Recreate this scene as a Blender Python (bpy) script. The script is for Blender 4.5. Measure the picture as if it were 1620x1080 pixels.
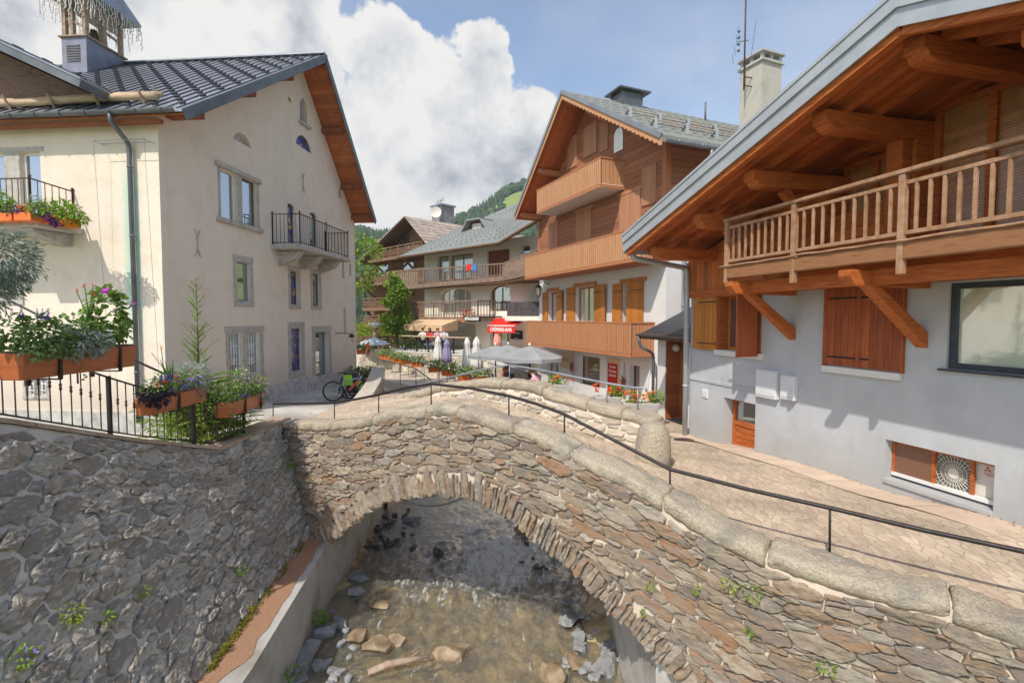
import bpy, math, random
from mathutils import Vector, Matrix, noise, Euler
random.seed(7)
sc = bpy.context.scene
for o in list(bpy.data.objects): bpy.data.objects.remove(o)
R = math.radians
# ------------------------------------------------------------ camera
FPX = 800.0; PITCH = math.atan(38/800)
cd = bpy.data.cameras.new("camera"); cam = bpy.data.objects.new("camera", cd)
sc.collection.objects.link(cam); sc.camera = cam
cd.sensor_width = 36; cd.lens = 36*FPX/1620; cd.clip_end = 6000; cd.clip_start = 0.05
cam.location = (0,0,0); cam.rotation_euler = (math.pi/2-PITCH, 0, 0)
sc.render.resolution_x = 1024; sc.render.resolution_y = 682
# ------------------------------------------------------------ sky, sun, exposure
SUN_EL, SUN_AZ = R(50), R(29)       # azimuth: degrees to the left of straight behind the camera
S = Vector((-math.sin(SUN_AZ)*math.cos(SUN_EL), -math.cos(SUN_AZ)*math.cos(SUN_EL), math.sin(SUN_EL)))
sl = bpy.data.lights.new("sun", 'SUN'); sl.energy = 3.2; sl.angle = R(0.6); sl.color = (1,.93,.82)
so = bpy.data.objects.new("sun", sl); sc.collection.objects.link(so)
so.rotation_euler = S.to_track_quat('Z','Y').to_euler()
sc.view_settings.view_transform = 'Standard'; sc.view_settings.look = 'None'
sc.view_settings.exposure = 0.45; sc.view_settings.gamma = 1
w = bpy.data.worlds.new("World"); sc.world = w; w.use_nodes = True
def ray(px, py):
    x = (px-810)/FPX; y = -(py-540)/FPX
    c, s = math.cos(PITCH), math.sin(PITCH)
    return Vector((x, c+s*y, -s+c*y))
def build_sky():
    nt = w.node_tree; N = nt.nodes; L = nt.links; N.clear()
    out = N.new('ShaderNodeOutputWorld')
    sky = N.new('ShaderNodeTexSky'); sky.sky_type = 'NISHITA'; sky.sun_disc = False
    sky.sun_elevation = SUN_EL; sky.sun_rotation = math.atan2(S.x, S.y)
    sky.air_density = 1.0; sky.dust_density = 1.2; sky.ozone_density = 1.5
    bg = N.new('ShaderNodeBackground'); bg.inputs[1].default_value = 0.15
    L.new(sky.outputs[0], bg.inputs[0])
    tc = N.new('ShaderNodeTexCoord')
    def vm(op, a, b=None):
        n = N.new('ShaderNodeVectorMath'); n.operation = op
        for i, q in enumerate((a, b)):
            if q is None: continue
            if isinstance(q, (tuple, Vector)): n.inputs[i].default_value = tuple(q)
            elif isinstance(q, float): n.inputs['Scale'].default_value = q
            else: L.new(q, n.inputs[i])
        return n
    def ma(op, a, b=None, clamp=False):
        n = N.new('ShaderNodeMath'); n.operation = op; n.use_clamp = clamp
        for i, q in enumerate((a, b)):
            if q is None: continue
            if isinstance(q, (int, float)): n.inputs[i].default_value = q
            else: L.new(q, n.inputs[i])
        return n.outputs[0]
    def ns(v, scale, det, rough=.55):
        n = N.new('ShaderNodeTexNoise'); n.inputs['Scale'].default_value = scale
        n.inputs['Detail'].default_value = det; n.inputs['Roughness'].default_value = rough
        L.new(v, n.inputs['Vector']); return n
    nrm = vm('NORMALIZE', tc.outputs['Generated']).outputs[0]
    blobs = [(60,90,330),(300,20,300),(400,110,200),(250,200,260),(612,100,85),(560,250,150),(650,180,120),(770,125,75),(740,230,140),
             (850,200,75),(830,300,110),(640,330,230),(950,400,120),(330,-120,200),(-300,0,420),(-200,-350,300),(1240,420,160)]
    def dens(v):
        wn = ns(v, 5.0, 4, .6)
        off = vm('SCALE', vm('SUBTRACT', wn.outputs['Color'], (.5,.5,.5)).outputs[0]); off.inputs['Scale'].default_value = .16
        dv = vm('ADD', v, off.outputs[0]).outputs[0]
        cur = None
        for (a, b, r) in blobs:
            d = ray(a, b); ang = r/FPX/(1+((a-810)/FPX)**2+((b-502)/FPX)**2)**.75
            n = N.new('ShaderNodeVectorMath'); n.operation = 'DISTANCE'
            L.new(dv, n.inputs[0]); n.inputs[1].default_value = tuple(d.normalized())
            mr = N.new('ShaderNodeMapRange'); L.new(n.outputs['Value'], mr.inputs[0])
            mr.inputs[1].default_value = ang*1.25; mr.inputs[2].default_value = ang*.55
            cur = mr.outputs[0] if cur is None else ma('MAXIMUM', cur, mr.outputs[0])
        n2 = ns(v, 9.0, 8, .62)
        return ma('ADD', cur, ma('MULTIPLY', ma('SUBTRACT', n2.outputs[0], .5), 1.7))
    d0 = dens(nrm)
    up = vm('ADD', nrm, (-.045, -.01, .07)).outputs[0]
    n3 = ns(nrm, 6.5, 9, .58); n4 = ns(up, 6.5, 9, .58)
    mask = N.new('ShaderNodeMapRange'); mask.interpolation_type = 'SMOOTHSTEP'
    L.new(d0, mask.inputs[0]); mask.inputs[1].default_value = .42; mask.inputs[2].default_value = .62
    # thin veil so the blue is never flat
    veil = ns(vm('MULTIPLY', nrm, (1.,1.,2.5)).outputs[0], 3.0, 5, .5)
    vl = N.new('ShaderNodeMapRange'); L.new(veil.outputs[0], vl.inputs[0]); vl.inputs[1].default_value=.35; vl.inputs[2].default_value=.8; vl.inputs[3].default_value=.05; vl.inputs[4].default_value=.38
    mk = ma('MAXIMUM', mask.outputs[0], vl.outputs[0])
    sh = ma('MULTIPLY', ma('SUBTRACT', n3.outputs[0], n4.outputs[0]), 2.6)
    big = ns(nrm, 2.6, 3, .5)
    s2 = ma('ADD', ma('ADD', sh, .80), ma('MULTIPLY', ma('SUBTRACT', big.outputs[0], .5), 1.0))
    core = N.new('ShaderNodeMapRange'); L.new(d0, core.inputs[0]); core.inputs[1].default_value=.55; core.inputs[2].default_value=1.35; core.inputs[3].default_value=.12; core.inputs[4].default_value=-.22
    shade = ma('ADD', s2, core.outputs[0], True)
    cr = N.new('ShaderNodeValToRGB'); L.new(shade, cr.inputs[0])
    e = cr.color_ramp.elements; e[0].position=.15; e[0].color=(.44,.47,.53,1); e[1].position=.95; e[1].color=(.97,.955,.93,1)
    k = e.new(.55); k.color = (.74,.76,.79,1)
    cb = N.new('ShaderNodeBackground'); L.new(cr.outputs[0], cb.inputs[0]); cb.inputs[1].default_value = .70
    mx = N.new('ShaderNodeMixShader'); L.new(mk, mx.inputs[0]); L.new(bg.outputs[0], mx.inputs[1]); L.new(cb.outputs[0], mx.inputs[2])
    L.new(mx.outputs[0], out.inputs[0])
build_sky()
# ------------------------------------------------------------ helpers
COL = sc.collection
def link(o): COL.objects.link(o); return o
def P(px, py, Y):
    d = ray(px, py); return d*(Y/d.y)
def PZ(px, py, z):
    d = ray(px, py); return d*(z/d.z)
def PL(px, py, a, b):            # meets the upright plane y = a + b x
    d = ray(px, py); return d*(a/(d.y-b*d.x))
def lerp(a, b, t): return a+(b-a)*t
def interp(pts, x):
    if x <= pts[0][0]: return pts[0][1]
    for (a, b), (c, d) in zip(pts, pts[1:]):
        if x <= c:
            t = (x-a)/(c-a); return b+(d-b)*t
    return pts[-1][1]
def tag(o, label=None, cat=None, group=None, kind=None):
    if label: o['label'] = label
    if cat: o['category'] = cat
    if group: o['group'] = group
    if kind: o['kind'] = kind
    return o
def thing(name, label, cat, loc=(0,0,0), rz=0, group=None):
    o = bpy.data.objects.new(name, None); link(o); o.empty_display_size = .2
    o.location = loc; o.rotation_euler = (0,0,rz)
    return tag(o, label, cat, group)
def kids(o): return [c for c in bpy.data.objects if c.parent == o]
def dup(root, loc, rz=None, label=None, scale=None, swap=None):
    def cp(o, par):
        c = o.copy(); link(c); c.parent = par
        if swap and c.data and c.material_slots:
            for s_ in c.material_slots:
                m_ = s_.material
                if m_ in swap: s_.link = 'OBJECT'; s_.material = swap[m_]
        for k in kids(o): cp(k, c)
        return c
    r = cp(root, None); r.location = loc
    if rz is not None: r.rotation_euler = (0,0,rz)
    if label: r['label'] = label
    if scale: r.scale = (scale,)*3 if isinstance(scale, (int,float)) else scale
    return r
class Face:
    """a facade: a runs to the right seen from outside, d inward, z up (relative to the root's base)"""
    def __init__(s, root, M=None):
        s.root = root; s.M = M or Matrix()
        W = Matrix.Translation(root.location) @ Matrix.Rotation(root.rotation_euler.z, 4, 'Z') @ s.M
        s.W = W; s.I = W.inverted(); s.cuts = []
    def px(s, x, y, off=0.0):
        o = s.I @ Vector((0,0,0)); d = s.I.to_3x3() @ ray(x, y)
        t = (-off-o.y)/d.y; p = o+d*t; return p.x, p.z
    def pa(s, x, y, a):           # meets the plane a = const; returns d, z
        o = s.I @ Vector((0,0,0)); d = s.I.to_3x3() @ ray(x, y)
        t = (a-o.x)/d.x; p = o+d*t; return p.y, p.z
class MB:
    def __init__(s, face=None):
        s.v = []; s.f = []; s.t = []; s.m = []; s.s = []; s.g = [0]; s.M = face.M if isinstance(face, Face) else face
    def add(s, vs, fs, tone=.5, mi=0, smooth=False):
        b = len(s.v)
        if s.M is not None: vs = [s.M @ Vector(v) for v in vs]
        s.v += [tuple(v) for v in vs]
        for f in fs:
            s.f.append([b+i for i in f]); s.t.append(tone); s.m.append(mi); s.s.append(smooth)
        s.g.append(len(s.f)); return s
    def box(s, x0, x1, y0, y1, z0, z1, tone=.5, mi=0):
        if x0 > x1: x0, x1 = x1, x0
        if y0 > y1: y0, y1 = y1, y0
        if z0 > z1: z0, z1 = z1, z0
        v = [(x0,y0,z0),(x1,y0,z0),(x1,y1,z0),(x0,y1,z0),(x0,y0,z1),(x1,y0,z1),(x1,y1,z1),(x0,y1,z1)]
        return s.add(v, BF, tone, mi)
    def beam(s, p, q, w, h, up=(0,0,1), tone=.5, mi=0):
        p = Vector(p); q = Vector(q); d = (q-p).normalized(); u = Vector(up)
        sd = d.cross(u)
        if sd.length < 1e-4: sd = d.cross(Vector((0,1,0)))
        sd.normalize(); u = sd.cross(d).normalized()
        a = sd*(w/2); b = u*(h/2)
        v = [p-a-b, p+a-b, q+a-b, q-a-b, p-a+b, p+a+b, q+a+b, q-a+b]
        return s.add(v, BF, tone, mi)
    def tube(s, pts, r, n=8, tone=.5, mi=0, cap=True, radii=None):
        pts = [Vector(p) for p in pts]; vs = []; fs = []; prev = None
        for i, p in enumerate(pts):
            d = (pts[min(i+1, len(pts)-1)]-pts[max(i-1, 0)]).normalized()
            if prev is None:
                x = d.orthogonal().normalized()
            else:
                x = (prev-d*prev.dot(d)).normalized()
            prev = x; y = d.cross(x)
            rr = radii[i] if radii else r
            for k in range(n):
                a = 2*math.pi*k/n; vs.append(p+x*(rr*math.cos(a))+y*(rr*math.sin(a)))
        for i in range(len(pts)-1):
            for k in range(n):
                k2 = (k+1) % n; fs.append((i*n+k, i*n+k2, (i+1)*n+k2, (i+1)*n+k))
        if cap:
            fs.append(tuple(reversed(range(n)))); fs.append(tuple((len(pts)-1)*n+k for k in range(n)))
        return s.add(vs, fs, tone, mi, True)
    def lathe(s, prof, c=(0,0,0), n=12, tone=.5, mi=0, wob=None):
        vs = []; fs = []
        for (r, z) in prof:
            for k in range(n):
                a = 2*math.pi*k/n; rr = r*(wob(a, z) if wob else 1)
                vs.append((c[0]+rr*math.cos(a), c[1]+rr*math.sin(a), c[2]+z))
        for i in range(len(prof)-1):
            for k in range(n):
                k2 = (k+1) % n; fs.append((i*n+k, i*n+k2, (i+1)*n+k2, (i+1)*n+k))
        fs.append(tuple(reversed(range(n)))); fs.append(tuple((len(prof)-1)*n+k for k in range(n)))
        return s.add(vs, fs, tone, mi, True)
    def prism(s, poly, vec, tone=.5, mi=0):
        vec = Vector(vec); n = len(poly); p = [Vector(q) for q in poly]
        nr = Vector((0,0,0))
        for i in range(n): nr += p[i].cross(p[(i+1) % n])
        if nr.dot(vec) > 0: p.reverse()
        vs = p+[q+vec for q in p]
        fs = [tuple(range(n)), tuple(reversed(range(n, 2*n)))]
        fs += [(i, i+n, (i+1) % n+n, (i+1) % n) for i in range(n)]
        return s.add(vs, fs, tone, mi)
    def plate(s, poly, th, tone=.5, mi=0):       # polygon thickened downwards by th
        return s.prism(poly, (0,0,-th), tone, mi)
    def split(s, name, mats, parent=None, bevel=0):      # one object per added piece
        out = []
        for a, b in zip(s.g, s.g[1:]):
            q = MB(); ids = sorted({i for f in s.f[a:b] for i in f}); mp = {i: k for k, i in enumerate(ids)}
            q.v = [s.v[i] for i in ids]; q.f = [[mp[i] for i in f] for f in s.f[a:b]]; q.t = s.t[a:b]; q.m = s.m[a:b]; q.s = s.s[a:b]
            out.append(q.build(name, mats, parent, bevel))
        return out
    def join(s, o, mi):
        b = len(s.v); s.v += o.v; s.f += [[b+i for i in f] for f in o.f]; s.t += o.t; s.m += [mi]*len(o.f); s.s += o.s; return s
    def build(s, name, mats, parent=None, bevel=0, loc=None, kind=None):
        me = bpy.data.meshes.new(name); me.from_pydata(s.v, [], s.f)
        if not isinstance(mats, (list, tuple)): mats = [mats]
        for m in mats: me.materials.append(m)
        me.polygons.foreach_set('material_index', s.m)
        me.polygons.foreach_set('use_smooth', s.s)
        at = me.attributes.new('tone', 'FLOAT', 'FACE'); at.data.foreach_set('value', s.t)
        me.update()
        o = bpy.data.objects.new(name, me); link(o)
        if parent: o.parent = parent
        if loc: o.location = loc
        if bevel:
            b = o.modifiers.new('bevel', 'BEVEL'); b.width = bevel; b.segments = 2; b.limit_method = 'ANGLE'; b.angle_limit = R(40)
        if kind: o['kind'] = kind
        return o
BF = [(0,3,2,1),(4,5,6,7),(0,1,5,4),(1,2,6,5),(2,3,7,6),(3,0,4,7)]
def cutbool(o, cutter):
    if not cutter.f: return o
    c = cutter.build('cutter', MAT['dark'])
    b = o.modifiers.new('b', 'BOOLEAN'); b.object = c; b.operation = 'DIFFERENCE'; b.solver = 'EXACT'
    bpy.context.view_layer.update()
    dg = bpy.context.evaluated_depsgraph_get()
    me = bpy.data.meshes.new_from_object(o.evaluated_get(dg)); o.modifiers.clear(); o.data = me
    bpy.data.objects.remove(c); return o
# ------------------------------------------------------------ materials
MAT = {}
def mat(name, cols, scale=3, rough=.85, bump=.25, bscale=25, stretch=(1,1,1), metal=0, planks=None, tone=0.0,
        spec=.35, detail=5, trans=0, sss=None, coat=0, dirt=None, seam=.05, pvar=.35, emit=0, bstretch=None, bdist=.02, streak=0):
    m = bpy.data.materials.new(name); MAT[name] = m; m.use_nodes = True
    nt = m.node_tree; N = nt.nodes; L = nt.links; b = N['Principled BSDF']
    tc = N.new('ShaderNodeTexCoord'); mp = N.new('ShaderNodeMapping'); mp.inputs['Scale'].default_value = stretch
    L.new(tc.outputs['Object'], mp.inputs[0])
    n1 = N.new('ShaderNodeTexNoise'); n1.inputs['Scale'].default_value = scale; n1.inputs['Detail'].default_value = detail; n1.inputs['Roughness'].default_value = .6
    L.new(mp.outputs[0], n1.inputs['Vector'])
    def ma(op, a, c=None, cl=False):
        n = N.new('ShaderNodeMath'); n.operation = op; n.use_clamp = cl
        for i, q in enumerate((a, c)):
            if q is None: continue
            if isinstance(q, (int, float)): n.inputs[i].default_value = q
            else: L.new(q, n.inputs[i])
        return n.outputs[0]
    f = n1.outputs[0]
    mr = N.new('ShaderNodeMapRange'); L.new(f, mr.inputs[0]); mr.inputs[1].default_value=.28; mr.inputs[2].default_value=.72; f = mr.outputs[0]
    if tone:
        a = N.new('ShaderNodeAttribute'); a.attribute_name = 'tone'
        f = ma('ADD', ma('MULTIPLY', f, 1-tone), ma('MULTIPLY', a.outputs['Fac'], tone))
    r = N.new('ShaderNodeValToRGB'); L.new(f, r.inputs[0]); e = r.color_ramp.elements
    e[0].color = (*cols[0], 1); e[1].color = (*cols[-1], 1)
    for i, c in enumerate(cols[1:-1]): k = e.new((i+1)/(len(cols)-1)); k.color = (*c, 1)
    col = r.outputs[0]; seamf = None
    bp = N.new('ShaderNodeTexNoise'); bp.inputs['Scale'].default_value = bscale; bp.inputs['Detail'].default_value = 6; bp.inputs['Roughness'].default_value=.65
    if bstretch:
        mp2 = N.new('ShaderNodeMapping'); mp2.inputs['Scale'].default_value = bstretch; L.new(tc.outputs['Object'], mp2.inputs[0]); L.new(mp2.outputs[0], bp.inputs['Vector'])
    else: L.new(mp.outputs[0], bp.inputs['Vector'])
    h = bp.outputs[0]
    if planks:
        ax, wd = planks; sp = N.new('ShaderNodeSeparateXYZ'); L.new(tc.outputs['Object'], sp.inputs[0])
        q = ma('DIVIDE', sp.outputs[ax], wd); fl = ma('FLOOR', q); fr = ma('FRACT', q)
        wn = N.new('ShaderNodeTexWhiteNoise'); wn.noise_dimensions = '1D'; L.new(fl, wn.inputs['W'])
        sm = ma('MULTIPLY', ma('LESS_THAN', fr, seam), 1.0)
        k = ma('MULTIPLY', ma('ADD', ma('MULTIPLY', wn.outputs[0], pvar), 1-pvar/2), ma('SUBTRACT', 1.0, ma('MULTIPLY', sm, .6)))
        vm = N.new('ShaderNodeVectorMath'); vm.operation = 'SCALE'; L.new(col, vm.inputs[0]); L.new(k, vm.inputs['Scale']); col = vm.outputs[0]
        h = ma('SUBTRACT', h, ma('MULTIPLY', sm, 2.5))
    if dirt:                      # (color, scale, threshold, amount)
        dn = N.new('ShaderNodeTexNoise'); dn.inputs['Scale'].default_value = dirt[1]; dn.inputs['Detail'].default_value = 7
        L.new(tc.outputs['Object'], dn.inputs['Vector'])
        dm = N.new('ShaderNodeMapRange'); L.new(dn.outputs[0], dm.inputs[0]); dm.inputs[1].default_value = dirt[2]; dm.inputs[2].default_value = dirt[2]+.15; dm.inputs[4].default_value = dirt[3]
        mx = N.new('ShaderNodeMix'); mx.data_type = 'RGBA'; L.new(dm.outputs[0], mx.inputs[0]); L.new(col, mx.inputs[6]); mx.inputs[7].default_value = (*dirt[0], 1); col = mx.outputs[2]
    if streak:                    # rain marks: broad vertical bands
        mp3 = N.new('ShaderNodeMapping'); mp3.inputs['Scale'].default_value = (1.6,1.6,.2); L.new(tc.outputs['Object'], mp3.inputs[0])
        s3 = N.new('ShaderNodeTexNoise'); s3.inputs['Scale'].default_value = 1.6; s3.inputs['Detail'].default_value = 8; s3.inputs['Roughness'].default_value = .7; L.new(mp3.outputs[0], s3.inputs['Vector'])
        s4 = N.new('ShaderNodeMapRange'); L.new(s3.outputs[0], s4.inputs[0]); s4.inputs[1].default_value = .38; s4.inputs[2].default_value = .66; s4.inputs[3].default_value = 1+streak*.35; s4.inputs[4].default_value = 1-streak
        v3 = N.new('ShaderNodeVectorMath'); v3.operation = 'SCALE'; L.new(col, v3.inputs[0]); L.new(s4.outputs[0], v3.inputs['Scale']); col = v3.outputs[0]
    L.new(col, b.inputs['Base Color'])
    b.inputs['Roughness'].default_value = rough; b.inputs['Metallic'].default_value = metal
    b.inputs['Specular IOR Level'].default_value = spec
    if coat: b.inputs['Coat Weight'].default_value = coat
    if bump:
        bn = N.new('ShaderNodeBump'); bn.inputs['Strength'].default_value = bump; bn.inputs['Distance'].default_value = bdist
        L.new(h, bn.inputs['Height']); L.new(bn.outputs[0], b.inputs['Normal'])
    if trans:                     # leaf-like translucency
        tr = N.new('ShaderNodeBsdfTranslucent'); L.new(col, tr.inputs[0]); mx = N.new('ShaderNodeMixShader'); mx.inputs[0].default_value = trans
        L.new(b.outputs[0], mx.inputs[1]); L.new(tr.outputs[0], mx.inputs[2]); L.new(mx.outputs[0], N['Material Output'].inputs[0])
    m['bsdf'] = 1
    return m
mat('dark', [(.02,.02,.022),(.035,.035,.035)], bump=0)
mat('cream', [(.60,.49,.38),(.70,.60,.48),(.66,.55,.43)], 1.3, .95, .35, 9, dirt=((.50,.40,.31),.8,.56,.4))
mat('stone_trim', [(.30,.28,.25),(.42,.40,.36),(.52,.49,.44)], 6, .9, .4, 30)
mat('plinth', [(.30,.29,.28),(.50,.48,.45),(.62,.60,.56)], 4, .95, .8, 7)
mat('white_wall', [(.68,.665,.635),(.75,.735,.71)], 1.5, .9, .25, 14, streak=.04)
mat('grey_wall', [(.41,.43,.455),(.50,.52,.54),(.455,.475,.495)], 1.1, .9, .4, 6, streak=.05, dirt=((.54,.545,.55),1.3,.60,.5))
mat('slate_metal', [(.26,.27,.31),(.38,.395,.44)], 3, .33, .05, 8, metal=.5, spec=.5)
mat('slate_dark', [(.035,.038,.045),(.06,.065,.075)], 4, .5, .05, 8, metal=.2)
mat('zinc', [(.24,.26,.29),(.36,.38,.41)], 2.5, .42, .05, 10, metal=.55)
mat('zinc_dark', [(.10,.11,.12),(.18,.19,.20)], 2.5, .5, .05, 10, metal=.5)
mat('copper_grey', [(.10,.09,.085),(.17,.16,.15)], 4, .5, .1, 20, metal=.5)
OW = [(.27,.062,.012),(.45,.115,.022),(.55,.18,.045)]
mat('wood_orange', OW, 4, .65, .4, 30, stretch=(1,1,9), dirt=((.13,.045,.02),4,.62,.5))
mat('wood_orange_x', OW, 4, .65, .4, 30, stretch=(.8,9,9), dirt=((.13,.045,.02),4,.62,.5))
mat('wood_orange_y', OW, 4, .65, .4, 30, stretch=(9,.8,9), dirt=((.13,.045,.02),4,.62,.5))
mat('wood_shutter', [(.42,.14,.025),(.56,.21,.036),(.36,.11,.022)], 4, .55, .3, 30, stretch=(9,9,.8), planks=(0,.13), pvar=.25, seam=.07)
mat('wood_shutter_red', [(.26,.055,.018),(.36,.09,.028),(.42,.125,.04)], 3, .6, .3, 30, stretch=(9,9,.8), planks=(0,.125), pvar=.5, seam=.06)
mat('planks_v', [(.34,.09,.02),(.52,.155,.033),(.42,.12,.026)], 3, .65, .4, 30, stretch=(9,9,.6), planks=(0,.14), pvar=.5, dirt=((.16,.05,.02),2.5,.60,.5))
mat('planks_h', [(.34,.09,.02),(.52,.155,.033),(.42,.12,.026)], 3, .65, .4, 30, stretch=(.6,9,9), planks=(2,.17), pvar=.5, dirt=((.16,.05,.02),2.5,.60,.5))
mat('chalet_h', [(.24,.09,.048),(.40,.165,.085),(.31,.12,.062)], 3, .7, .4, 30, stretch=(.6,9,9), planks=(2,.19), pvar=.45, seam=.08, dirt=((.20,.08,.04),1.5,.58,.5))
mat('chalet_board', [(.42,.20,.095),(.57,.30,.155),(.34,.155,.07)], 5, .6, .2, 30, stretch=(6,6,.7), tone=.35)
mat('chalet_rail', [(.40,.15,.065),(.50,.20,.09)], 5, .6, .2, 30, stretch=(.7,8,8))
mat('soffit', [(.32,.08,.022),(.48,.13,.035),(.40,.105,.027)], 3, .7, .3, 30, planks=(1,.12), pvar=.6, seam=.09)
mat('soffit_x', [(.34,.10,.035),(.46,.15,.055),(.38,.115,.04)], 3, .7, .3, 30, planks=(0,.12), pvar=.35)
mat('wood_weathered', [(.24,.15,.10),(.36,.26,.19),(.48,.38,.30)], 7, .85, .5, 30, stretch=(1,1,1))
mat('rail_weathered', [(.22,.105,.05),(.37,.21,.12),(.47,.32,.22)], 9, .85, .4, 30, tone=.3)
mat('wood_brown', [(.09,.045,.025),(.16,.085,.045),(.22,.125,.07)], 4, .8, .3, 30, stretch=(5,5,1))
mat('wood_darkgrey', [(.055,.045,.045),(.10,.085,.085)], 4, .8, .3, 30, planks=(0,.14), pvar=.4)
mat('wood_chalet_dark', [(.13,.06,.03),(.22,.11,.055),(.28,.15,.08)], 3, .8, .3, 30, stretch=(.7,5,5), planks=(2,.2), pvar=.5)
mat('wood_log', [(.34,.22,.13),(.50,.36,.24),(.58,.44,.31)], 5, .8, .4, 25, stretch=(6,.7,6))
mat('iron', [(.03,.027,.027),(.06,.05,.05)], 8, .5, .1, 40, metal=.6)
mat('iron_rust', [(.07,.035,.03),(.13,.07,.055)], 8, .6, .1, 40, metal=.4)
mat('white_paint', [(.70,.69,.66),(.80,.79,.77)], 3, .6, .05, 20)
mat('ivory', [(.62,.58,.50),(.72,.69,.61)], 3, .55, .05, 20)
mat('concrete', [(.34,.33,.31),(.45,.44,.41),(.38,.36,.34)], 2, .95, .35, 12, dirt=((.22,.19,.15),1.2,.55,.7))
mat('concrete_pale', [(.52,.50,.46),(.62,.60,.56)], 2, .95, .3, 14, dirt=((.40,.37,.32),1.4,.6,.5))
mat('rust_gravel', [(.24,.12,.07),(.40,.23,.14),(.32,.17,.10)], 30, .95, .8, 60)
mat('window_box', [(.30,.075,.02),(.42,.12,.032),(.36,.095,.025)], 2.5, .42, .1, 20, stretch=(.8,.8,4), coat=.3)
mat('orange_plastic', [(.62,.13,.02),(.72,.19,.04)], 2.5, .45, .05, 20)
mat('terracotta', [(.42,.14,.06),(.52,.19,.09)], 3, .8, .1, 20)
mat('leaf', [(.05,.10,.025),(.10,.18,.04),(.17,.28,.065),(.27,.38,.11)], 5, .6, 0, tone=.75, trans=.3)
mat('leaf_bright', [(.09,.17,.02),(.17,.29,.03),(.28,.42,.05),(.38,.50,.09)], 5, .6, 0, tone=.75, trans=.35)
mat('leaf_yellow', [(.16,.22,.02),(.30,.38,.035),(.42,.48,.06)], 5, .6, 0, tone=.75, trans=.35)
mat('leaf_variegated', [(.10,.19,.05),(.20,.30,.09),(.45,.50,.24),(.60,.62,.36)], 5, .6, 0, tone=.8, trans=.3)
mat('leaf_silver', [(.20,.25,.21),(.34,.39,.34),(.50,.54,.48)], 5, .8, 0, tone=.75, trans=.2)
mat('leaf_purple', [(.03,.018,.035),(.075,.04,.07)], 5, .55, 0, tone=.7, trans=.1)
mat('leaf_far', [(.035,.07,.04),(.055,.10,.055),(.095,.15,.07)], .05, .9, 0, tone=.7)
mat('needle', [(.08,.16,.02),(.20,.32,.04),(.34,.46,.08)], 5, .7, 0, tone=.7, trans=.2)
mat('petal_violet', [(.20,.12,.55),(.34,.24,.70)], 9, .6, 0, tone=.7, trans=.3)
mat('petal_magenta', [(.35,.02,.32),(.55,.08,.50)], 9, .6, 0, tone=.7, trans=.3)
mat('petal_dark', [(.07,.01,.08),(.17,.05,.22)], 9, .6, 0, tone=.7, trans=.2)
mat('petal_white', [(.60,.52,.68),(.80,.78,.82)], 9, .6, 0, tone=.7, trans=.3)
mat('petal_orange', [(.75,.16,.01),(.85,.30,.02)], 9, .6, 0, tone=.7, trans=.3)
mat('petal_red', [(.60,.02,.012),(.85,.09,.03),(.80,.16,.06)], 9, .6, 0, tone=.7, trans=.3)
mat('bark', [(.10,.07,.05),(.20,.15,.11)], 6, .9, .6, 20, stretch=(3,3,.6))
mat('glass', [(.03,.04,.045),(.07,.085,.09)], 1.2, .04, .03, 1.5, spec=1.0, coat=.7)
mat('glass_curtain', [(.42,.46,.38),(.60,.63,.55)], 2, .08, .03, 2, stretch=(6,6,.3), spec=.9, coat=.5)
mat('glass_green', [(.45,.53,.40),(.62,.68,.56),(.74,.78,.68)], .7, .06, .03, 1.5, spec=.9, coat=.5)
mat('blind', [(.36,.16,.06),(.50,.26,.11),(.42,.20,.08)], 3, .25, .3, 30, planks=(2,.035), pvar=.3, seam=.25, coat=.4)
mat('red_canvas', [(.62,.015,.01),(.74,.03,.02)], 3, .8, .1, 30)
mat('red_sign', [(.48,.01,.01),(.56,.02,.02)], 3, .5, 0)
mat('tan_canvas', [(.60,.40,.23),(.70,.49,.30)], 2, .85, .1, 30)
mat('grey_canvas', [(.24,.25,.26),(.33,.34,.35)], 2, .85, .1, 30)
mat('white_canvas', [(.66,.63,.58),(.78,.76,.72)], 2, .85, .15, 20)
mat('violet_canvas', [(.24,.20,.36),(.34,.30,.48)], 2, .85, .15, 20)
mat('pink_canvas', [(.72,.26,.20),(.82,.38,.30)], 2, .85, .15, 20)
mat('pale_canvas', [(.42,.47,.54),(.66,.70,.75)], 9, .85, .15, 20)
mat('ochre_board', [(.60,.44,.27),(.68,.51,.33)], 3, .8, .05, 20)
mat('skin', [(.55,.29,.20),(.63,.36,.25)], 8, .6, .05, 30)
mat('hair_brown', [(.05,.028,.018),(.10,.055,.03)], 20, .7, .5, 60)
mat('hair_red', [(.36,.12,.04),(.46,.18,.07)], 20, .7, .5, 60)
mat('cloth_pink', [(.62,.34,.44),(.74,.46,.55)], 18, .9, .1, 30)
mat('cloth_navy', [(.045,.05,.075),(.075,.08,.11)], 18, .9, .1, 30)
mat('cloth_grey', [(.22,.22,.22),(.30,.30,.30)], 18, .9, .1, 30)
mat('cloth_white', [(.62,.60,.57),(.72,.70,.67)], 18, .9, .1, 30)
mat('cloth_blue', [(.14,.22,.36),(.20,.30,.46)], 18, .9, .1, 30)
mat('shingle', [(.24,.19,.15),(.36,.29,.24),(.46,.39,.33)], 5, .95, .5, 12, tone=.6)
mat('roof_grey', [(.20,.215,.21),(.27,.285,.275),(.31,.32,.31)], 3, .6, .1, 12, tone=.4)
mat('roof_green', [(.17,.18,.15),(.23,.24,.205),(.27,.275,.235)], 3, .6, .1, 12, tone=.4)
mat('rubber', [(.02,.02,.02),(.035,.035,.035)], 9, .8, .2, 40)
mat('lime', [(.28,.55,.02),(.38,.66,.03)], 4, .5, 0)
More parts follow.
